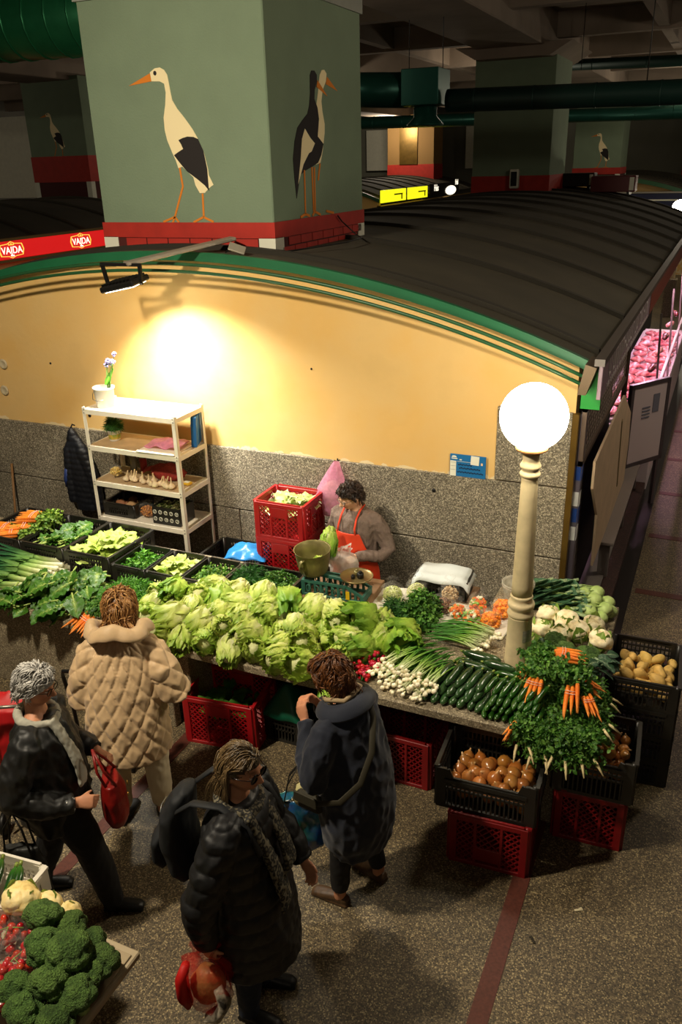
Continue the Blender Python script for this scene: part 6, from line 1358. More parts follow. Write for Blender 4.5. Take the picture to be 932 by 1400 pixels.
def contents(kind, rx, ry, h, n, seed, cols):
    r = np.random.default_rng(seed); mb = MB(); cc = C3(*cols)
    mb.ell((0, 0, h*.45), (rx*.82, ry*.82, h*.43), 12, 8, col=cc[0]*.7)
    for k in range(n):
        d = unit(r.normal(size=3)); p = d*np.array([rx, ry, h*.48])*r.uniform(.82, .93)+np.array([0, 0, h*.49]); p[2] = max(p[2], .01); c = cc[int(r.integers(0, len(cc)))]*r.uniform(.85, 1.1)
        if kind == 'cube': mb.box(p, np.array([.026, .022, .018])*r.uniform(.7, 1.2), rand_rot(r), .003, col=c)
        elif kind == 'shred': q = r.normal(size=3); q = unit(q-d*(q@d)); mb.tube([p-q*.03, p+d*.004, p+q*.03], [.003, .003, .002], 4, col=c)
        else: mb.ell(p, np.array([.011, .008, .007])*r.uniform(.8, 1.2), 6, 4, R=rand_rot(r), col=c)
    return mb.mesh('contents', M_veg)
def food_bag(loc, rx, ry, h, kind, n, seed, cols, label, cat, film=None, rz=0, tilt=0):
    e = empty('food_bag', loc, rotz(rz)@rotx(tilt), label=label, cat=cat)
    o = obj('contents', contents(kind, rx*.95, ry*.95, h*.66, n, seed, cols), e, (0, 0, .004)); o['kind'] = 'stuff'
    obj('bag_film', bag_mesh(rx, ry, h, seed, mat_=film or F_clear), e); return e
cabb = ('#e4e6a8', '#d2da84', '#eff0c8', '#b9c95e')
food_bag((-2.02, 5.30, T_), .085, .075, .21, 'shred', 170, 1, cabb, 'clear bag of shredded cabbage nearest the scale', 'bag', rz=.3)
food_bag((-1.86, 5.40, T_), .085, .075, .22, 'shred', 170, 2, cabb, 'clear bag of shredded cabbage beside the black crate', 'bag', rz=1)
food_bag((-1.60, 5.28, T_), .075, .065, .20, 'bean', 170, 3, ('#7a5238', '#8f6446', '#a57c58', '#6a442e'), 'clear bag of brown beans beside the parsley', 'bag')
food_bag((-1.60, 5.45, T_), .08, .07, .23, 'bean', 160, 4, ('#b99a72', '#cbb08a', '#a58560'), 'clear bag of pale beans behind the brown ones', 'bag', rz=2)
mixc = ('#ee7a1c', '#ee7a1c', '#f0ead0', '#6f9a34', '#d8d0a0', '#e0661c', '#7ba040')
food_bag((-1.475, 5.24, T_), .066, .06, .18, 'cube', 110, 5, mixc, 'clear bag of chopped soup vegetables nearest the beans', 'bag')
food_bag((-1.35, 5.18, T_), .072, .065, .20, 'cube', 120, 6, mixc, 'clear bag of chopped soup vegetables in front of the pumpkin', 'bag', rz=1)
food_bag((-1.36, 5.38, T_), .07, .065, .21, 'cube', 110, 7, mixc, 'clear bag of chopped soup vegetables at the back', 'bag', rz=2)
pk = ('#f08a1c', '#f59a2c', '#e87a14')
food_bag((-1.21, 5.20, T_), .078, .07, .20, 'cube', 130, 8, pk, 'clear bag of orange pumpkin cubes beside the lamp post', 'bag')
food_bag((-1.17, 5.38, T_), .078, .07, .23, 'cube', 130, 9, pk, 'clear bag of orange pumpkin cubes behind, by the white tub', 'bag', rz=2)
M_paper = mat('white_paper', '#ddd6c6', .85, vary=.05)
e = empty('paper_sheet', (-2.06, 5.30, T_), rotz(.4), label='white paper sheet under the shredded cabbage', cat='paper')
G = np.array([[(x, y, .002+.010*abs(math.sin(x*9+y*5))) for y in np.linspace(-.2, .2, 8)] for x in np.linspace(-.17, .17, 8)]); MB().grid(G).build('sheet', M_paper, e)
obj('white_tray', MB().box((0, 0, .012), (.62, .34, .02), bev=.006).mesh('white_tray', M_paper), None, (-1.38, 5.26, T_-.001+.0), rotz(-.12), label='white board under the bags of chopped vegetables', cat='board')
crate('stock_crate', .40, .24, .15, 'black', (-1.70, 5.62, .83), .06, 'black crate under the folded white plastic sheet')
e = empty('crate_stand', (-1.70, 5.66, 0), label='wooden stand behind the counter under the small black crate', cat='stand')
MB().box((0, 0, .80), (.5, .26, .04)).build('top', M_wood, e)
for sx in (-1, 1):
    for sy in (-1, 1): MB().box((sx*.2, sy*.1, .39), (.04, .04, .78)).build('leg', M_wood, e)
G = np.array([[(x, y, .178+.006*math.sin(x*22+y*9)+.003*math.sin(y*40)-(max(0, abs(x)-.18)*1.2)-(max(0, abs(y)-.11)*1.1)) for y in np.linspace(-.15, .15, 16)] for x in np.linspace(-.23, .23, 22)])
o = MB().grid(G).build('plastic_sheet', mat('pale_sheet', '#d5dcdc', .5, vary=.05), None, loc=(-1.70, 5.62, .83), R=rotz(.06), label='folded white plastic sheet on the small black crate', cat='sheet'); o.modifiers.new('thickness', 'SOLIDIFY').thickness = .006
M_tub = film_mat('tub_plastic', '#e6e0cf', .55, .3)
e = empty('white_tub', (-1.12, 5.66, T_), label='translucent white plastic tub behind the lamp post', cat='tub')
MB().lathe([(.09, .0), (.10, .004), (.118, .16), (.125, .165), (.128, .175), (.120, .178), (.112, .16), (.095, .012), (.002, .01)], 30, cap=False).build('tub_body', M_tub, e); MB().lathe([(.118, .150), (.127, .15), (.127, .158), (.118, .158)], 30, cap=False).build('rim_ring', M_tub, e)
e = empty('price_board', (-1.05, 5.62, T_), rotz(.3), label='small wooden price board leaning in the white tub', cat='sign')
MB().box((0, 0, .2), (.10, .008, .14), rotx(-.3), .002).build('board', mat('price_wood', '#c9a45a', .7), e); MB().box((0, -.006, .2), (.07, .003, .09), rotx(-.3)).build('paper', M_paper, e)

# cabbage and bag in the seller's hands
obj('lettuce', LETG[1], None, (-2.635, 5.475, 1.19), rotx(2.9)@rotz(1), (.66, .66, .85), label='lettuce held up in the hand of the seller', cat='lettuce')
e = empty('plastic_bag', (-2.52, 5.50, .87), rotz(.3), label='thin white plastic bag held open by the seller', cat='bag')
obj('bag_film', bag_mesh(.11, .09, .24, 21, .45, mat_=F_white, fold=.02), e)
for s in (-1, 1): MB().tube([(s*.04, 0, .2), (s*.03+.02, 0, .25), (.06, 0, .29)], [(.003, .02)]*3, 6).build('handle', F_white, e)
# wall things
e = empty('hanging_bag', (-2.89, 6.09, 1.13), None, sc=1.0, label='pink plastic bag hanging on the granite wall behind the seller', cat='bag')
n, m = 30, 16; a = np.arange(n)*2*math.pi/n; V = []
for i in range(m):
    t = i/(m-1); rx = .185*(1-max(0, (t-.30)/.70)**1.0*.86); ry = .08*(1-max(0, (t-.4)/.6)*.8); q = .82+.18*min(1, t/.12)
    w_ = 1+.07*np.sin(a*7+2)*(.2+t)+.03*np.sin(a*13+t*3); V.append(np.stack([rx*q*w_*np.cos(a)+.05*t**2, ry*q*w_*np.sin(a), np.full(n, .50*t)], 1))
V = np.concatenate(V); MB().add(V, [(i*n+j, i*n+(j+1) % n, (i+1)*n+(j+1) % n, (i+1)*n+j) for i in range(m-1) for j in range(n)]+[tuple(range(n))[::-1]]).build('bag_film', F_pink, e)
MB().ell((0, 0, .17), (.12, .045, .15), 14, 10, fn=lambda V: V*(1+.1*np.sin(V[:, 0]*7)*np.cos(V[:, 2]*6))[:, None], col=srgb('#b9a48c')).build('contents', M_veg, e)
MB().tube([(.05, .075, .49), (.05, .03, .50), (.05, .025, .52)], .006, 6).build('hook', M_dark, e)
e = empty('hanging_jacket', (-5.78, 6.10, .78), label='dark padded jacket hanging on the wall beside the shelving unit', cat='jacket')
mb = MB().tube([(.10, 0, -.02), (.09, 0, .1), (.06, 0, .35), (.02, 0, .6), (.0, 0, .78), (.0, 0, .85)], [(.06, .16), (.062, .165), (.062, .155), (.06, .12), (.045, .06), (.02, .02)], 20, up=(0, 1, 0))
mb.tube([(-.08, -.01, .05), (-.09, -.01, .3), (-.05, -.01, .6), (0, 0, .75)], [(.05, .06), (.055, .07), (.055, .07), (.04, .05)], 14, up=(0, 1, 0)); mb.tube([(.23, -.01, .0), (.22, -.01, .3), (.12, -.01, .6), (.03, 0, .75)], [(.05, .055), (.055, .065), (.055, .07), (.04, .05)], 14, up=(0, 1, 0))
M_jk = mat('jacket_dark', '#14161c', .5, vary=.15)
obj('jacket_body', garment(mb, .01, M_jk, .008, 8, 3, 2, lambda V: .008*np.sqrt(np.abs(np.sin(V[:, 2]*math.pi/.06)))-.004, name='jacket_body'), e)
MB().tube([(-.13, -.02, .22), (-.12, -.03, .3), (-.09, -.04, .42)], [(.03, .035), (.04, .04), (.03, .03)], 10).build('blue_lining', mat('blue_lining', '#1d2f63', .6), e); MB().tube([(0, .06, .86), (0, .03, .88), (0, .0, .85)], .008, 6).build('hook', M_dark, e)
e = empty('broom', (-6.72, 6.08, 0), rotz(.2), label='thin wooden broom leaning on the granite wall', cat='broom')
MB().tube([(.0, -.1, .18), (0, .07, 1.12)], .013, 8).build('handle', mat('broom_wood', '#7d5a34', .6), e)
mb = MB(); rb_ = np.random.default_rng(3)
for k in range(60): x = rb_.uniform(-.11, .11); mb.tube([(x*.4, -.1, .2), (x, -.11+rb_.uniform(-.03, .03), .0)], .003, 3, col=None)
mb.build('bristles', mat('straw', '#b08a4c', .8), e)['kind'] = 'stuff'
e = empty('wall_notice', (-1.695, 6.175, 1.70), label='blue and white notice board fixed to the ochre wall', cat='sign')
MB().box((0, 0, 0), (.30, .012, .19), bev=.002).build('board', mat('notice_blue', '#15649c', .5), e)
MB().box((-.122, -.007, -.028), (.05, .003, .13)).build('white_column', M_white, e); MB().box((.06, -.007, .055), (.07, .003, .075), roty(.05), 0).build('white_sticker', M_white, e); MB().box((.118, -.007, .03), (.016, .003, .02)).build('pale_sticker', mat('peach', '#dcb891', .7), e)
MB().add([(-.115+.022*math.cos(t), -.0075, .068+.016*math.sin(t)) for t in np.linspace(0, math.pi, 9)]+[(-.137, -.0075, .062), (-.093, -.0075, .062)], [tuple(range(9))]).build('emblem', M_white, e); MB().box((-.112, -.007, .058), (.05, .003, .008)).build('emblem_bar', M_white, e); MB().box((-.06, -.007, .052), (.02, .003, .008)).build('emblem_bar', M_white, e); MB().box((-.02, -.007, .036), (.14, .003, .002)).build('rule_line', M_white, e)
M_ink = mat('ink_blue', '#0a2038', .7); rt = np.random.default_rng(4)
for z, x0, n in ((.012, -.08, 9), (-.018, -.07, 13), (-.052, -.085, 17)):
    x = x0
    for k in range(n):
        w_ = rt.uniform(.006, .013); MB().box((x+w_/2, -.007, z-.004+.004*(k % 2)), (w_, .003, .010)).build('lettering', M_ink, e); x += w_+.003
for z in (.012, -.018, -.05): MB().box((-.122, -.0088, z+.012), (.044, .001, .0015)).build('rule_line', M_ink, e)

# things on the shelving unit
M_bk = mat('bucket_white', '#e6e1d6', .4)
e = empty('white_bucket', (-5.03, 5.80, 2.002), label='white plastic bucket on top of the shelving unit', cat='bucket')
MB().lathe([(.075, 0), (.08, .004), (.092, .165), (.10, .17), (.10, .185), (.094, .187), (.088, .165), (.074, .012), (.002, .01)], 28, cap=False).build('bucket_body', M_bk, e); MB().tube([(-.098, 0, .165), (-.10, -.04, .12), (-.06, -.095, .085), (.0, -.112, .078), (.06, -.098, .09)], .003, 6).build('handle', M_steel, e)
e = empty('flowers', (-5.01, 5.82, 2.03), None, sc=1.3, label='purple flowers standing in the white bucket', cat='flowers')
rf = np.random.default_rng(8); M_pet = mat('petal_purple', '#8f86b8', .7, vary=.2, scale=60)
for k in range(8):
    t = np.array([.045+rf.uniform(-.01, .05), rf.uniform(-.02, .04), .26+rf.uniform(0, .10)])
    MB().tube([(0, 0, .0), t*np.array([.5, .5, .55]), t], .003, 5).build('stem', mat('stem_green', '#4f7a2c', .6), e)
    fm = MB()
    for q in range(14): d = unit(rf.normal(size=3)+np.array([0, 0, .3])); fm.ell(t+d*.014, (.008, .008, .006), 6, 4, R=frame_z(d))
    fm.build('flower_head', M_pet, e)
obj('leaf', big_leaf(77, .13, .04, ('#8fc04a', '#5f9a2c', '#4f8a24'), .1, .0, .0), e, (.02, -.03, .14), rotx(1.15)@rotz(-.3)); obj('leaf', big_leaf(78, .12, .035, ('#8fc04a', '#5f9a2c', '#4f8a24'), .1, .0, .0), e, (.03, -.02, .13), rotz(-.5)@rotx(1.2))
e = empty('potted_herb', (-5.03, 5.86, 1.66), label='small herb in a white tub on the upper shelf', cat='plant')
MB().lathe([(.048, 0), (.05, .003), (.058, .088), (.062, .09), (.062, .1), (.055, .1), (.05, .085), (.002, .085)], 22, cap=False).build('pot', M_bk, e)
MB().lathe([(.0535, .02), (.0575, .065)], 22, cap=False).build('pot_label', mat('tub_label', '#7d9a44', .6, c2='#c8a23c', scale=30), e); o = obj('foliage', herb_mesh('foliage', 'dill', .10, .10, .13, 420, 41, ('#2f5a22', '#3f7030', '#4a7d38'), .05), e, (0, 0, .09)); o['kind'] = 'stuff'
G = np.array([[(x, y, .02+.045*max(0, 1-(x/.17)**2)*max(0, 1-(y/.12)**2)+.016*math.sin(x*38)*math.cos(y*31)) for y in np.linspace(-.12, .12, 20)] for x in np.linspace(-.17, .17, 26)])
o = MB().grid(G).build('pink_plastic', F_pink, None, loc=(-4.44, 5.86, 1.665), R=rotz(.1), label='crumpled pink plastic bag lying on the upper shelf', cat='bag'); o.modifiers.new('thickness', 'SOLIDIFY').thickness = .004
obj('paper_pad', MB().box((0, 0, .006), (.40, .12, .012), bev=.002).mesh('paper_pad', M_paper), None, (-4.42, 5.70, 1.658), rotz(.03), label='white paper lying at the front of the upper shelf', cat='paper')
e = empty('blue_carton', (-4.22, 6.03, 1.66), rotz(-1.2), label='blue printed carton standing at the end of the upper shelf', cat='carton')
MB().box((0, 0, .14), (.22, .05, .28), rotx(-.05), .003).build('carton', mat('carton_blue', '#1d5f9c', .6), e); MB().box((0, -.028, .2), (.2, .003, .02), rotx(-.05)).build('print_band', M_white, e); MB().box((.03, -.028, .1), (.1, .003, .012), rotx(-.05)).build('print_band', M_white, e)
GA = MB().lathe([(.003, -.004), (.022, .0), (.029, .012), (.025, .026), (.012, .038), (.006, .05), (.005, .085), (.003, .09)], 12, col=lerp_cols(C3('#c9ab84', '#e3cdaa', '#dcc29a', '#c9a878'), np.linspace(0, 1, 8))).mesh('garlic', M_root)
rg = np.random.default_rng(4)
for k in range(16):
    obj('garlic', GA, None, (-4.87+.036*k+rg.uniform(-.012, .012), 5.72+rg.uniform(-.02, .09)*(1 if k % 3 else .3), 1.315), rotz(rg.uniform(0, 6))@rotx(rg.uniform(-.4, .4)), rg.uniform(.95, 1.3), label='pinkish garlic bulb on the middle shelf, %s from the left' % (ORD+['fourteenth', 'fifteenth', 'sixteenth'])[k], cat='garlic', group='garlic bulbs on the middle shelf')
e = empty('net_bag', (-4.52, 5.94, 1.312), label='red net bag slumped behind the garlic on the middle shelf', cat='bag')
MB().ell((0, 0, .06), (.19, .09, .085), 22, 12, fn=lambda V: V*(1+.10*np.sin(V[:, 0]*9+1)*np.cos(V[:, 2]*7)+.05*np.sin(V[:, 1]*15))[:, None]).build('net', mat('red_net', '#8a2a20', .7, vary=.3, scale=80), e); MB().tube([(-.17, 0, .08), (-.23, -.03, .07), (-.27, -.05, .03)], [.03, .02, .005], 8).build('tied_end', MATS['red_net'], e)
food_bag((-5.02, 5.80, 1.312), .058, .05, .15, 'bean', 90, 31, ('#d8b45c', '#e6c878', '#caa048'), 'small clear bag of yellow grains on the middle shelf', 'bag')
for k, (x, c_, h_, l) in enumerate(((-5.0, '#8f8a78', .16, 'glass jar at the back of the middle shelf'), (-4.88, '#8a1c18', .15, 'red tin at the back of the middle shelf'))):
    e = empty('jar' if k == 0 else 'tin', (x, 6.04, 1.312), label=l, cat='container'); MB().lathe([(.03, 0), (.034, .005), (.034, h_*.8), (.028, h_*.9)], 18).build('body', mat('cont%d' % k, c_, .35), e); MB().lathe([(.03, h_*.88), (.03, h_), (.001, h_)], 18).build('lid', M_steel, e)
o = MB().box((0, 0, .012), (.08, .06, .024), bev=.006).build('yellow_packet', mat('packet_yellow', '#cfa62c', .5), None, loc=(-4.26, 5.86, 1.312), label='small yellow packet at the end of the middle shelf', cat='packet'); MB().box((0, 0, .026), (.05, .04, .003)).build('paper_label', M_white, o)
crate('small_crate', .36, .30, .12, 'black', (-4.97, 5.86, .945), 0, 'small black crate on the lowest shelf')
for k, (x, y, c_) in enumerate(((-5.05, 5.85, '#8a5a3a'), (-4.92, 5.83, '#b08a60'), (-4.98, 5.93, '#6a4630'))):
    e = empty('paper_packet', (x, y, .96), rotz(k), label=['brown', 'tan', 'dark brown'][k]+' packet lying in the small black crate', cat='packet'); MB().ell((0, 0, .05), (.06, .045, .045), 12, 8, fn=lambda V: V*(1+.1*np.sin(V[:, 0]*5+V[:, 1]*4))[:, None]).build('packet_body', mat('packet%d' % k, c_, .7), e); MB().tube([(.05, 0, .05), (.08, 0, .06)], [.02, .03], 8).build('twisted_end', MATS['packet%d' % k], e)
food_bag((-4.70, 5.80, .945), .085, .07, .17, 'bean', 120, 33, ('#b0702c', '#c98a3c', '#8f5420'), 'clear bag of orange brown nuts on the lowest shelf', 'bag')
e = empty('patterned_box', (-4.42, 5.82, .945), rotz(.02), label='black box with white flower pattern on the lowest shelf', cat='box')
bx_ = MB()
for c, s in (((0, -.12, .085), (.30, .006, .17)), ((0, .12, .085), (.30, .006, .17)), ((-.15, 0, .085), (.006, .24, .17)), ((.15, 0, .085), (.006, .24, .17)), ((0, 0, .004), (.3, .24, .008))): bx_.box(c, s)
bx_.build('box_body', M_crateb, e)
for i in range(5):
    for j in range(2):
        x, z = -.12+i*.06, .05+j*.07; MB().tube([(x+.017*math.cos(t), -.125, z+.017*math.sin(t)) for t in np.linspace(0, 6.283, 13)], .004, 4, False).build('flower_print', M_white, e); MB().lathe([(.001, 0), (.006, 0), (.001, .003)], 8, rotx(math.pi/2), (x, -.123, z)).build('flower_print', M_white, e)
o = obj('fill_leaves', herb_mesh('fill_leaves', 'leaf', .28, .22, .10, 200, 47, ('#6a7a3a', '#8f9a5a', '#b0a878'), .035), e, (0, 0, .08)); o['kind'] = 'stuff'
G = np.array([[(x, y, .07*max(0, 1-(x/.19)**2)*max(0, 1-(y/.16)**2)+.018*math.sin(x*31+2)*math.cos(y*27)) for y in np.linspace(-.16, .16, 20)] for x in np.linspace(-.19, .19, 24)])
o = MB().grid(G).build('blue_bag', film_mat('blue_film', '#3c9be0', .85, .3), None, loc=(-3.56, 5.72, .80), R=rotz(.2), label='bright blue plastic bag on the black crate stack behind the counter', cat='bag'); o.modifiers.new('thickness', 'SOLIDIFY').thickness = .005

# bags carried by customers, trolley, litter
e = empty('plastic_bag', (-1.755, 2.17, .34), rotz(.3), label='red plastic bag of bread carried by the person in the long black coat', cat='bag')
obj('bag_film', bag_mesh(.115, .10, .36, 22, .22, mat_=F_red, fold=.02), e)
MB().ell((.0, 0, .12), (.085, .075, .105), 16, 12, fn=lambda V: V*(1+.06*np.sin(V[:, 0]*6+V[:, 2]*5))[:, None], col=srgb('#b9814a')).build('bread_loaf', M_veg, e)
MB().tube([(-.09, -.03, .27), (-.11, -.05, .2), (-.11, -.05, .1), (-.09, -.04, .02)], [(.02, .03), (.03, .04), (.03, .045), (.015, .03)], 10).build('red_cloth', mat('red_cloth', '#b8140f', .6), e)
MB().tube([(.06, -.05, .16), (.09, -.06, .08), (.05, -.06, .0), (-.01, -.07, -.02)], [(.02, .03), (.03, .05), (.03, .05), (.01, .03)], 10).build('white_paper', mat('crumpled_white', '#d6c9b0', .8, c2='#2f2a22', scale=18), e)
MB().tube([(0, 0, .34), (.01, .02, .37), (0, .04, .37), (-.01, .02, .34)], .007, 6).build('handle', F_red, e)
e = empty('shopping_bag', (-1.82, 3.25, .30), rotz(.35), label='shiny blue green patterned shopping bag beside the navy coat', cat='bag')
M_shop = mat('shop_bag_print', '#1f6a5c', .2, c2='#1a3f8a', scale=7, vary=.3, spec=.7, coat=.4)
mb = MB().tube([(0, 0, 0), (0, 0, .04), (0, 0, .2), (0, 0, .36)], [(.06, .13), (.07, .15), (.065, .15), (.05, .14)], 20, up=(0, 1, 0)); obj('bag_body', garment(mb, .01, M_shop, .016, 8, 3, 2, name='bag_body'), e)
for s in (-1, 1): MB().tube([(-.08, s*.04, .34), (-.05, s*.04, .48), (.02, 0, .60), (.08, s*.02, .48), (.08, s*.04, .34)], [(.004, .016)]*5, 6).build('handle', M_dark, e)
MB().tube([(0, 0, .33), (.03, -.03, .42), (.02, -.03, .48)], [(.04, .05), (.045, .05), (.02, .02)], 12).build('pale_packet', mat('pale_packet', '#b9b07a', .6), e)
e = empty('shopping_trolley', (-3.72, 3.05, 0), rotz(.5), label='red shopping trolley behind the grey haired person', cat='trolley')
mb = MB().tube([(0, 0, .15), (0, 0, .3), (0, 0, .7), (0, 0, .92), (0, .05, .98)], [(.12, .16), (.15, .19), (.15, .19), (.13, .18), (.05, .1)], 20, up=(0, 1, 0)); obj('bag_body', garment(mb, .014, mat('trolley_red', '#b01418', .55), .012, 6, 3, 2, name='bag_body'), e)
MB().tube([(-.13, -.16, .1), (-.13, -.17, .95), (-.1, -.18, 1.02), (.1, -.18, 1.02), (.13, -.17, .95), (.13, -.16, .1)], .011, 8).build('frame', M_steel, e)
for s in (-1, 1): MB().lathe([(.02, -.015), (.075, -.015), (.08, -.008), (.08, .008), (.075, .015), (.02, .015)], 18, roty(math.pi/2), (s*.17, -.13, .08)).build('wheel', M_dark, e)
e = empty('walking_frame', (-3.48, 3.52, 0), rotz(.4), label='black metal handle frame beside the beige quilted coat', cat='trolley')
MB().tube([(-.2, .1, .03), (-.2, .05, .6), (-.2, -.02, .9), (-.17, -.08, .98), (.1, -.08, .98), (.13, -.02, .9), (.13, .05, .6), (.13, .1, .03)], .014, 8).build('frame', M_dark, e); MB().tube([(-.1, -.08, .98), (.05, -.08, .98)], .022, 10).build('grip', mat('grip_grey', '#3c4048', .4), e)
for x in (-.2, .13): MB().lathe([(.01, -.012), (.03, -.012), (.03, .012), (.01, .012)], 14, roty(math.pi/2), (x, .1, .03)).build('wheel', M_dark, e)
G = np.array([[(x, y, .20*max(0, 1-(x/.16)**2)*max(0, 1-(y/.16)**2)+.02*math.sin(x*31+2)*math.cos(y*27)) for y in np.linspace(-.16, .16, 18)] for x in np.linspace(-.16, .16, 18)])
o = MB().grid(G).build('green_bag', mat('green_bag', '#12543c', .4), None, loc=(-2.55, 4.5, .22), label='dark green bag on the box under the counter', cat='bag'); o.modifiers.new('thickness', 'SOLIDIFY').thickness = .006
crate('stock_crate', .34, .30, .21, 'black', (-2.54, 4.52, 0), 0, 'small black crate under the dark green bag')
for k, (x, y, rz, c_) in enumerate(((-.26, 3.68, .5, '#d8cba8'), (-.46, 3.38, 2.2, '#2a2418'))):
    mb = MB().box((0, 0, .004), (.05, .014, .006), bev=.002).box((.012, .004, .008), (.02, .012, .004), rotz(.4)); mb.build('litter_scrap', mat('scrap%d' % k, c_, .8), None, loc=(x, y, .001), R=rotz(rz), label=['pale paper scrap on the floor beside the crates', 'dark scrap on the floor before the crates'][k], cat='litter')

# near table goods
TM = MB().ell((0, 0, 0), (.0165, .0165, .0155), 12, 8, col=srgb('#c22a1c')).mesh('tomato', M_gloss)
rt = np.random.default_rng(6)
for b, (x, y, l) in enumerate(((-2.50, 1.77, 'clear bag of small red tomatoes below the cauliflower'), (-2.36, 1.66, 'clear bag of small red tomatoes with green stems beside the broccoli'), (-2.55, 1.66, 'clear bag of small red tomatoes at the frame edge'))):
    e = empty('tomato_bag', (x, y, Z2+.002), rotz(b), label=l, cat='bag')
    for k in range(30): obj('tomato', TM, e, (rt.uniform(-.075, .075), rt.uniform(-.055, .055), .02+rt.uniform(0, .075)), rand_rot(rt), rt.uniform(.9, 1.25))
    MB().tube([(-.08, -.02, .05), (0, 0, .1), (.06, .03, .09)], [.003, .003, .003], 6, col=srgb('#7d9a3c')).tube([(.0, 0, .1), (.02, -.05, .09)], .002, 5, col=srgb('#7d9a3c')).build('vine', M_veg, e)
    obj('bag_film', bag_mesh(.105, .085, .20, 25+b, .3, mat_=F_clear, fold=.02), e, (0, 0, .0))
crate('white_crate', .5, .26, .13, 'black', (-2.80, 1.93, Z2-.003), .1, 'white plastic crate of courgettes on the near table', m=M_cratew)
for k in range(8):
    obj('courgette', ZU[k % 3], None, (-2.98+.055*k, 1.93+rt.uniform(-.02, .02), Z2+.12+.035*(k % 2)), rotz(.5+rt.uniform(-.2, .2))@rotx(.25), 1.15, label='dark glossy courgette in the white crate on the near table', cat='courgette', group='courgettes in the white crate')
RP = MB().ell((0, 0, 0), (.036, .036, .05), 16, 10, fn=lambda V: V*(1+.10*np.cos(np.arctan2(V[:, 1], V[:, 0])*3))[:, None], col=srgb('#7d0f12')).tube([(0, 0, .045), (.004, 0, .07)], [.006, .004], 6, col=srgb('#4f6a22')).mesh('red_pepper', M_gloss)
for k, (x, y, z) in enumerate(((-2.40, 1.52, .04), (-2.30, 1.50, .05), (-2.45, 1.58, .06), (-2.36, 1.44, .05), (-2.50, 1.50, .05), (-2.44, 1.46, .09))):
    obj('red_pepper', RP, None, (x, y, Z2+z), rand_rot(rt), 1.1, label='dark red pepper in front of the tomato bags', cat='pepper', group='red peppers on the near table')
e = empty('black_case', (-1.80, 1.72, .38), rotz(-.5), label='black case standing low at the frame edge below the near table', cat='case')
MB().box((0, 0, 0), (.3, .14, .10), bev=.02).build('case_body', M_crateb, e); MB().tube([(-.06, 0, .05), (-.05, 0, .08), (.05, 0, .08), (.06, 0, .05)], .008, 6).build('handle', M_dark, e)
for sx in (-1, 1): MB().box((sx*.1, 0, -.21), (.03, .1, .34)).build('leg', M_dark, e)

# ================================================================== RIGHT FLANK OF THE STALL
fb = empty('fascia_sign', (-.70, 5.97, 2.30), label='mauve grey fascia sign with pale lettering along the roof edge', cat='sign')
M_mauve = mat('fascia_mauve', '#8a7480', .5, vary=.06); M_rust = mat('fascia_rust', '#7d3524', .5, vary=.1)
MB().box((0, 1.82, .23), (.03, 3.64, .27), bev=.004).build('panel', M_mauve, fb); MB().box((0, 9.4, .23), (.03, 11.4, .27), bev=.004).build('panel', M_rust, fb)
MB().box((.0, 7.5, .385), (.07, 15.2, .05)).build('top_rail', mat('rail_grey', '#4a423c', .5), fb); MB().box((0, 3.65, .23), (.035, .03, .3)).build('joint_strip', M_dark, fb)
M_let = mat('fascia_letter', '#cfc6c8', .6); rt = np.random.default_rng(14); y = .35
while y < 3.3:   # worn lettering, too blurred to read
    w_ = rt.uniform(.05, .11); hh = rt.uniform(.12, .17)
    mb = MB().box((.018, y, .26), (.006, .018, hh)).box((.018, y+w_, .26), (.006, .018, hh))
    mb.box((.018, y+w_/2, .26+hh/2*rt.choice([-1, 0, 1])*.85), (.006, w_, .018)); mb.build('letter', M_let, fb); y += w_+rt.choice([.05, .05, .12])
y = .3
while y < 3.4: w_ = rt.uniform(.03, .08); MB().box((.018, y, .135), (.004, w_, .03)).build('small_lettering', M_let, fb); y += w_+.04
WR = bpy.data.objects['wall_right']
g = MB(); lattice(g, 0, 1.5, 0, .44, .10, .020, .002); g2_ = MB(); lattice(g2_, 0, 1.4, 0, .44, .10, .020, .002); g.join(g2_, None, (1.5, 0, 0)); gm = MB(); gm.join(g, rotz(math.pi/2), (0, 0, 0))
e = empty('metal_grille', (-.82, 6.27, 1.80), label='dark perforated metal grille under the fascia sign', cat='grille'); o = gm.build('mesh_bars', mat('grille_dark', '#a8988c', .5, metal=.0), e); o['kind'] = 'stuff'
for z in (0, .44): MB().box((0, 1.45, z), (.035, 2.94, .045)).build('rail', mat('grille_frame', '#6d5c50', .5, metal=.3), e)
for y in (0, 2.9): MB().box((0, y, .22), (.035, .04, .48)).build('stile', MATS['grille_frame'], e)
MB().box((0, 2.98, -.3), (.05, .07, 1.7)).build('end_post', MATS['grille_frame'], e)
bp = empty('pale_panel', (-.74, 7.8, .6), label='pale beige panel standing on the grey ledge under the grille', cat='panel')
P_ = [(6.4, 1.78), (8.3, 1.84), (9.2, 1.42), (9.35, 1.05), (9.3, .602), (6.95, .602), (6.9, 1.12), (6.4, 1.55)]
V = [(x, y-7.8, z-.6) for x in (0, .02) for y, z in P_]; n = len(P_); MB().add(V, [tuple(range(n))[::-1], tuple(range(n, 2*n))]+[(i, (i+1) % n, n+(i+1) % n, n+i) for i in range(n)], None, 0, False).build('sheet', M_woodl, bp); MB().box((.024, .55, .62), (.006, .05, .8), rotx(.28)).build('crease_strip', mat('strip_olive', '#8a7a54', .7), bp)
lg = empty('grey_ledge', (-.69, 9.2, 0), label='grey ledge running along the stall flank', cat='ledge')
MB().box((0, 0, .585), (.17, 3.4, .03), bev=.004).build('top', mat('ledge_grey', '#8b817c', .5), lg)
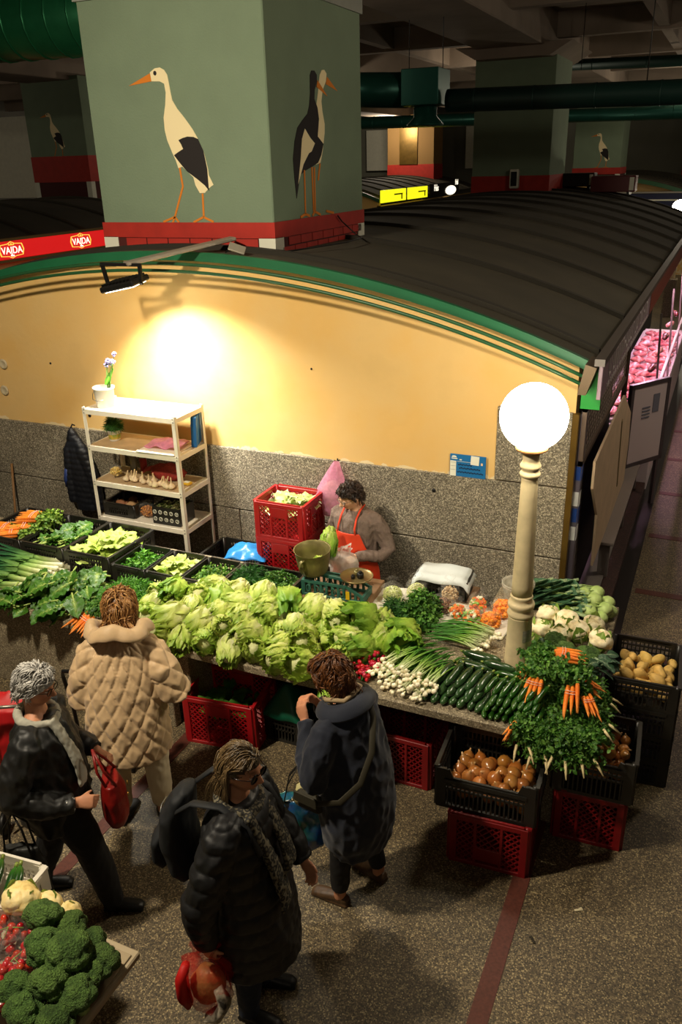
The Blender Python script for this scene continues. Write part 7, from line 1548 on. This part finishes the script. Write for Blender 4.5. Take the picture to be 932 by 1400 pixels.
for y in (-1.4, -.1, 1.2): MB().box((-.02, y, .335), (.10, .05, .47)).build('bracket', MATS['ledge_grey'], lg)
e = empty('sign_board', (-.60, 9.95, .0), rotz(1.0), label='white framed advertising board beside the lit meat counter', cat='sign')
MB().box((0, 0, 1.1), (.62, .03, .92), bev=.004).build('face', mat('board_pinkwhite', '#d9c8cc', .5), e)
for z in (.62, 1.58): MB().box((0, 0, z), (.68, .05, .05)).build('frame', mat('frame_grey', '#5c5358', .4, metal=.3), e)
for x in (-.32, .32): MB().box((x, 0, 1.1), (.05, .05, 1.0)).build('frame', MATS['frame_grey'], e)
for x in (-.28, .28): MB().box((x, 0, .3), (.04, .04, .62)).build('leg', MATS['frame_grey'], e)
for z in (1.30, 1.26, 1.22, 1.18): MB().box((-.05, -.02, z), (.14, .004, .018)).build('small_lettering', mat('print_grey', '#7a7a8a', .7), e)
MB().box((.12, -.02, 1.33), (.11, .004, .22)).build('print_block', MATS['print_grey'], e)
e = empty('door_jamb', (-.83, 6.31, 0), label='grey door jamb with blue and white stickers at the stall corner', cat='door frame')
MB().box((0, 0, 1.1), (.05, .10, 2.2), bev=.004).build('jamb', mat('jamb_grey', '#6d6470', .4, metal=.3), e)
for z, c_ in ((1.72, '#1b3f8a'), (1.5, '#d8d8d8'), (1.36, '#1b3f8a'), (1.2, '#d8d8d8')): MB().box((.027, -.01, z), (.003, .075, .12)).build('sticker', mat('stick'+c_, c_, .5), e); MB().box((.027-.027, -.052, z), (.04, .003, .12)).build('sticker', MATS['stick'+c_], e)
e = empty('roller_shutter', (-.87, 6.62, 0), label='dark narrow shutter door behind the jamb', cat='door')
for k in range(16): MB().box((0, 0, .06+k*.108), (.04, .42, .1), bev=.01).build('slat', mat('shutter_dark', '#332b22', .5), e)
# lit meat counter
mc = empty('meat_counter', (-.72, 13.95, 0), label='pink lit meat counter behind glass along the aisle', cat='counter')
M_mw = mat('counter_white', '#e3d6da', .4)
MB().box((-.2, 0, .42), (.75, 6.6, .84), bev=.01).build('base', M_mw, mc); MB().box((-.18, 0, .87), (.7, 6.5, .03)).build('tray', M_mw, mc)
for y in (-3.25, -1.1, 1.05, 3.25): MB().bar((.17, y, .86), (.10, y, 2.25), .025).build('post', M_steel, mc)
MB().bar((.17, -3.25, 1.40), (.17, 3.25, 1.40), .035).build('rail', M_steel, mc)
M_gl = film_mat('counter_glass', '#ffe6f4', .07, .03); MB().box((.175, 0, 1.13), (.008, 6.5, .5)).build('glass_front', M_gl, mc)
MB().box((-.55, 0, 1.75), (.05, 6.5, 1.0)).build('back_board', mat('pink_board', '#efdbe4', .5), mc)
MB().box((-.50, -1.2, 1.9), (.04, .8, .5)).build('orange_poster', mat('orange_poster', '#e04a1c', .5), mc)
tube_m = mat('pink_tube', '#ffffff', .4, emit=(1.0, .55, .78), estr=95)
for y in (-2.2, 0, 2.2): MB().tube([(-.1, y-.95, 2.22), (-.1, y+.95, 2.22)], .02, 10).build('lamp_tube', tube_m, mc); MB().box((-.1, y, 2.26), (.08, 2.0, .04)).build('lamp_housing', M_mw, mc)
rm = np.random.default_rng(15); MT = [MB().ell((0, 0, 0), (.10, .16, .05), 16, 10, fn=lambda V, k=k: (V*(1+.14*np.sin(V[:, 1]*5+k)+.1*np.cos(V[:, 0]*6))[:, None], lerp_cols(C3('#c2424a', '#e59a98', '#d86a6a', '#f0c8c0'), .5+.5*np.sin(V[:, 0]*7+V[:, 1]*5+k)))).mesh('meat_cut', M_gloss) for k in range(3)]
for i in range(13):
    for j in range(3): obj('meat_cut', MT[(i+j) % 3], None, (-.72-.38+.2*j+rm.uniform(-.02, .02), 10.9+.46*i+rm.uniform(-.05, .05), .935), rotz(rm.uniform(-.6, .6)), rm.uniform(.9, 1.15), label=['pink meat cut at the back of the lit counter', 'pink meat cut in the middle of the lit counter', 'pink meat cut behind the glass of the lit counter'][j]+', '+ORD[i]+' from the near end', cat='meat', group='meat cuts in the lit counter')
for k in range(5):
    e = empty('sausage', (-.70, 11.4+k*1.1, 1.43), rotz(rm.uniform(-.4, .4)), label=['dark sausage on the glass bar nearest the sign board', 'pale sausage on the glass bar', 'dark sausage in the middle of the glass bar', 'pale sausage far along the glass bar', 'dark sausage furthest along the glass bar'][k], cat='sausage'); MB().tube([(0, -.18, 0), (0, -.15, 0), (.02, 0, .01), (0, .15, 0), (0, .18, 0)], [.01, .035, .04, .035, .01], 12, col=srgb('#5a2a24' if k % 2 == 0 else '#c98a7c')).build('casing', M_gloss, e); MB().tube([(0, .18, 0), (0, .22, .01)], .006, 6).build('string', M_white, e)
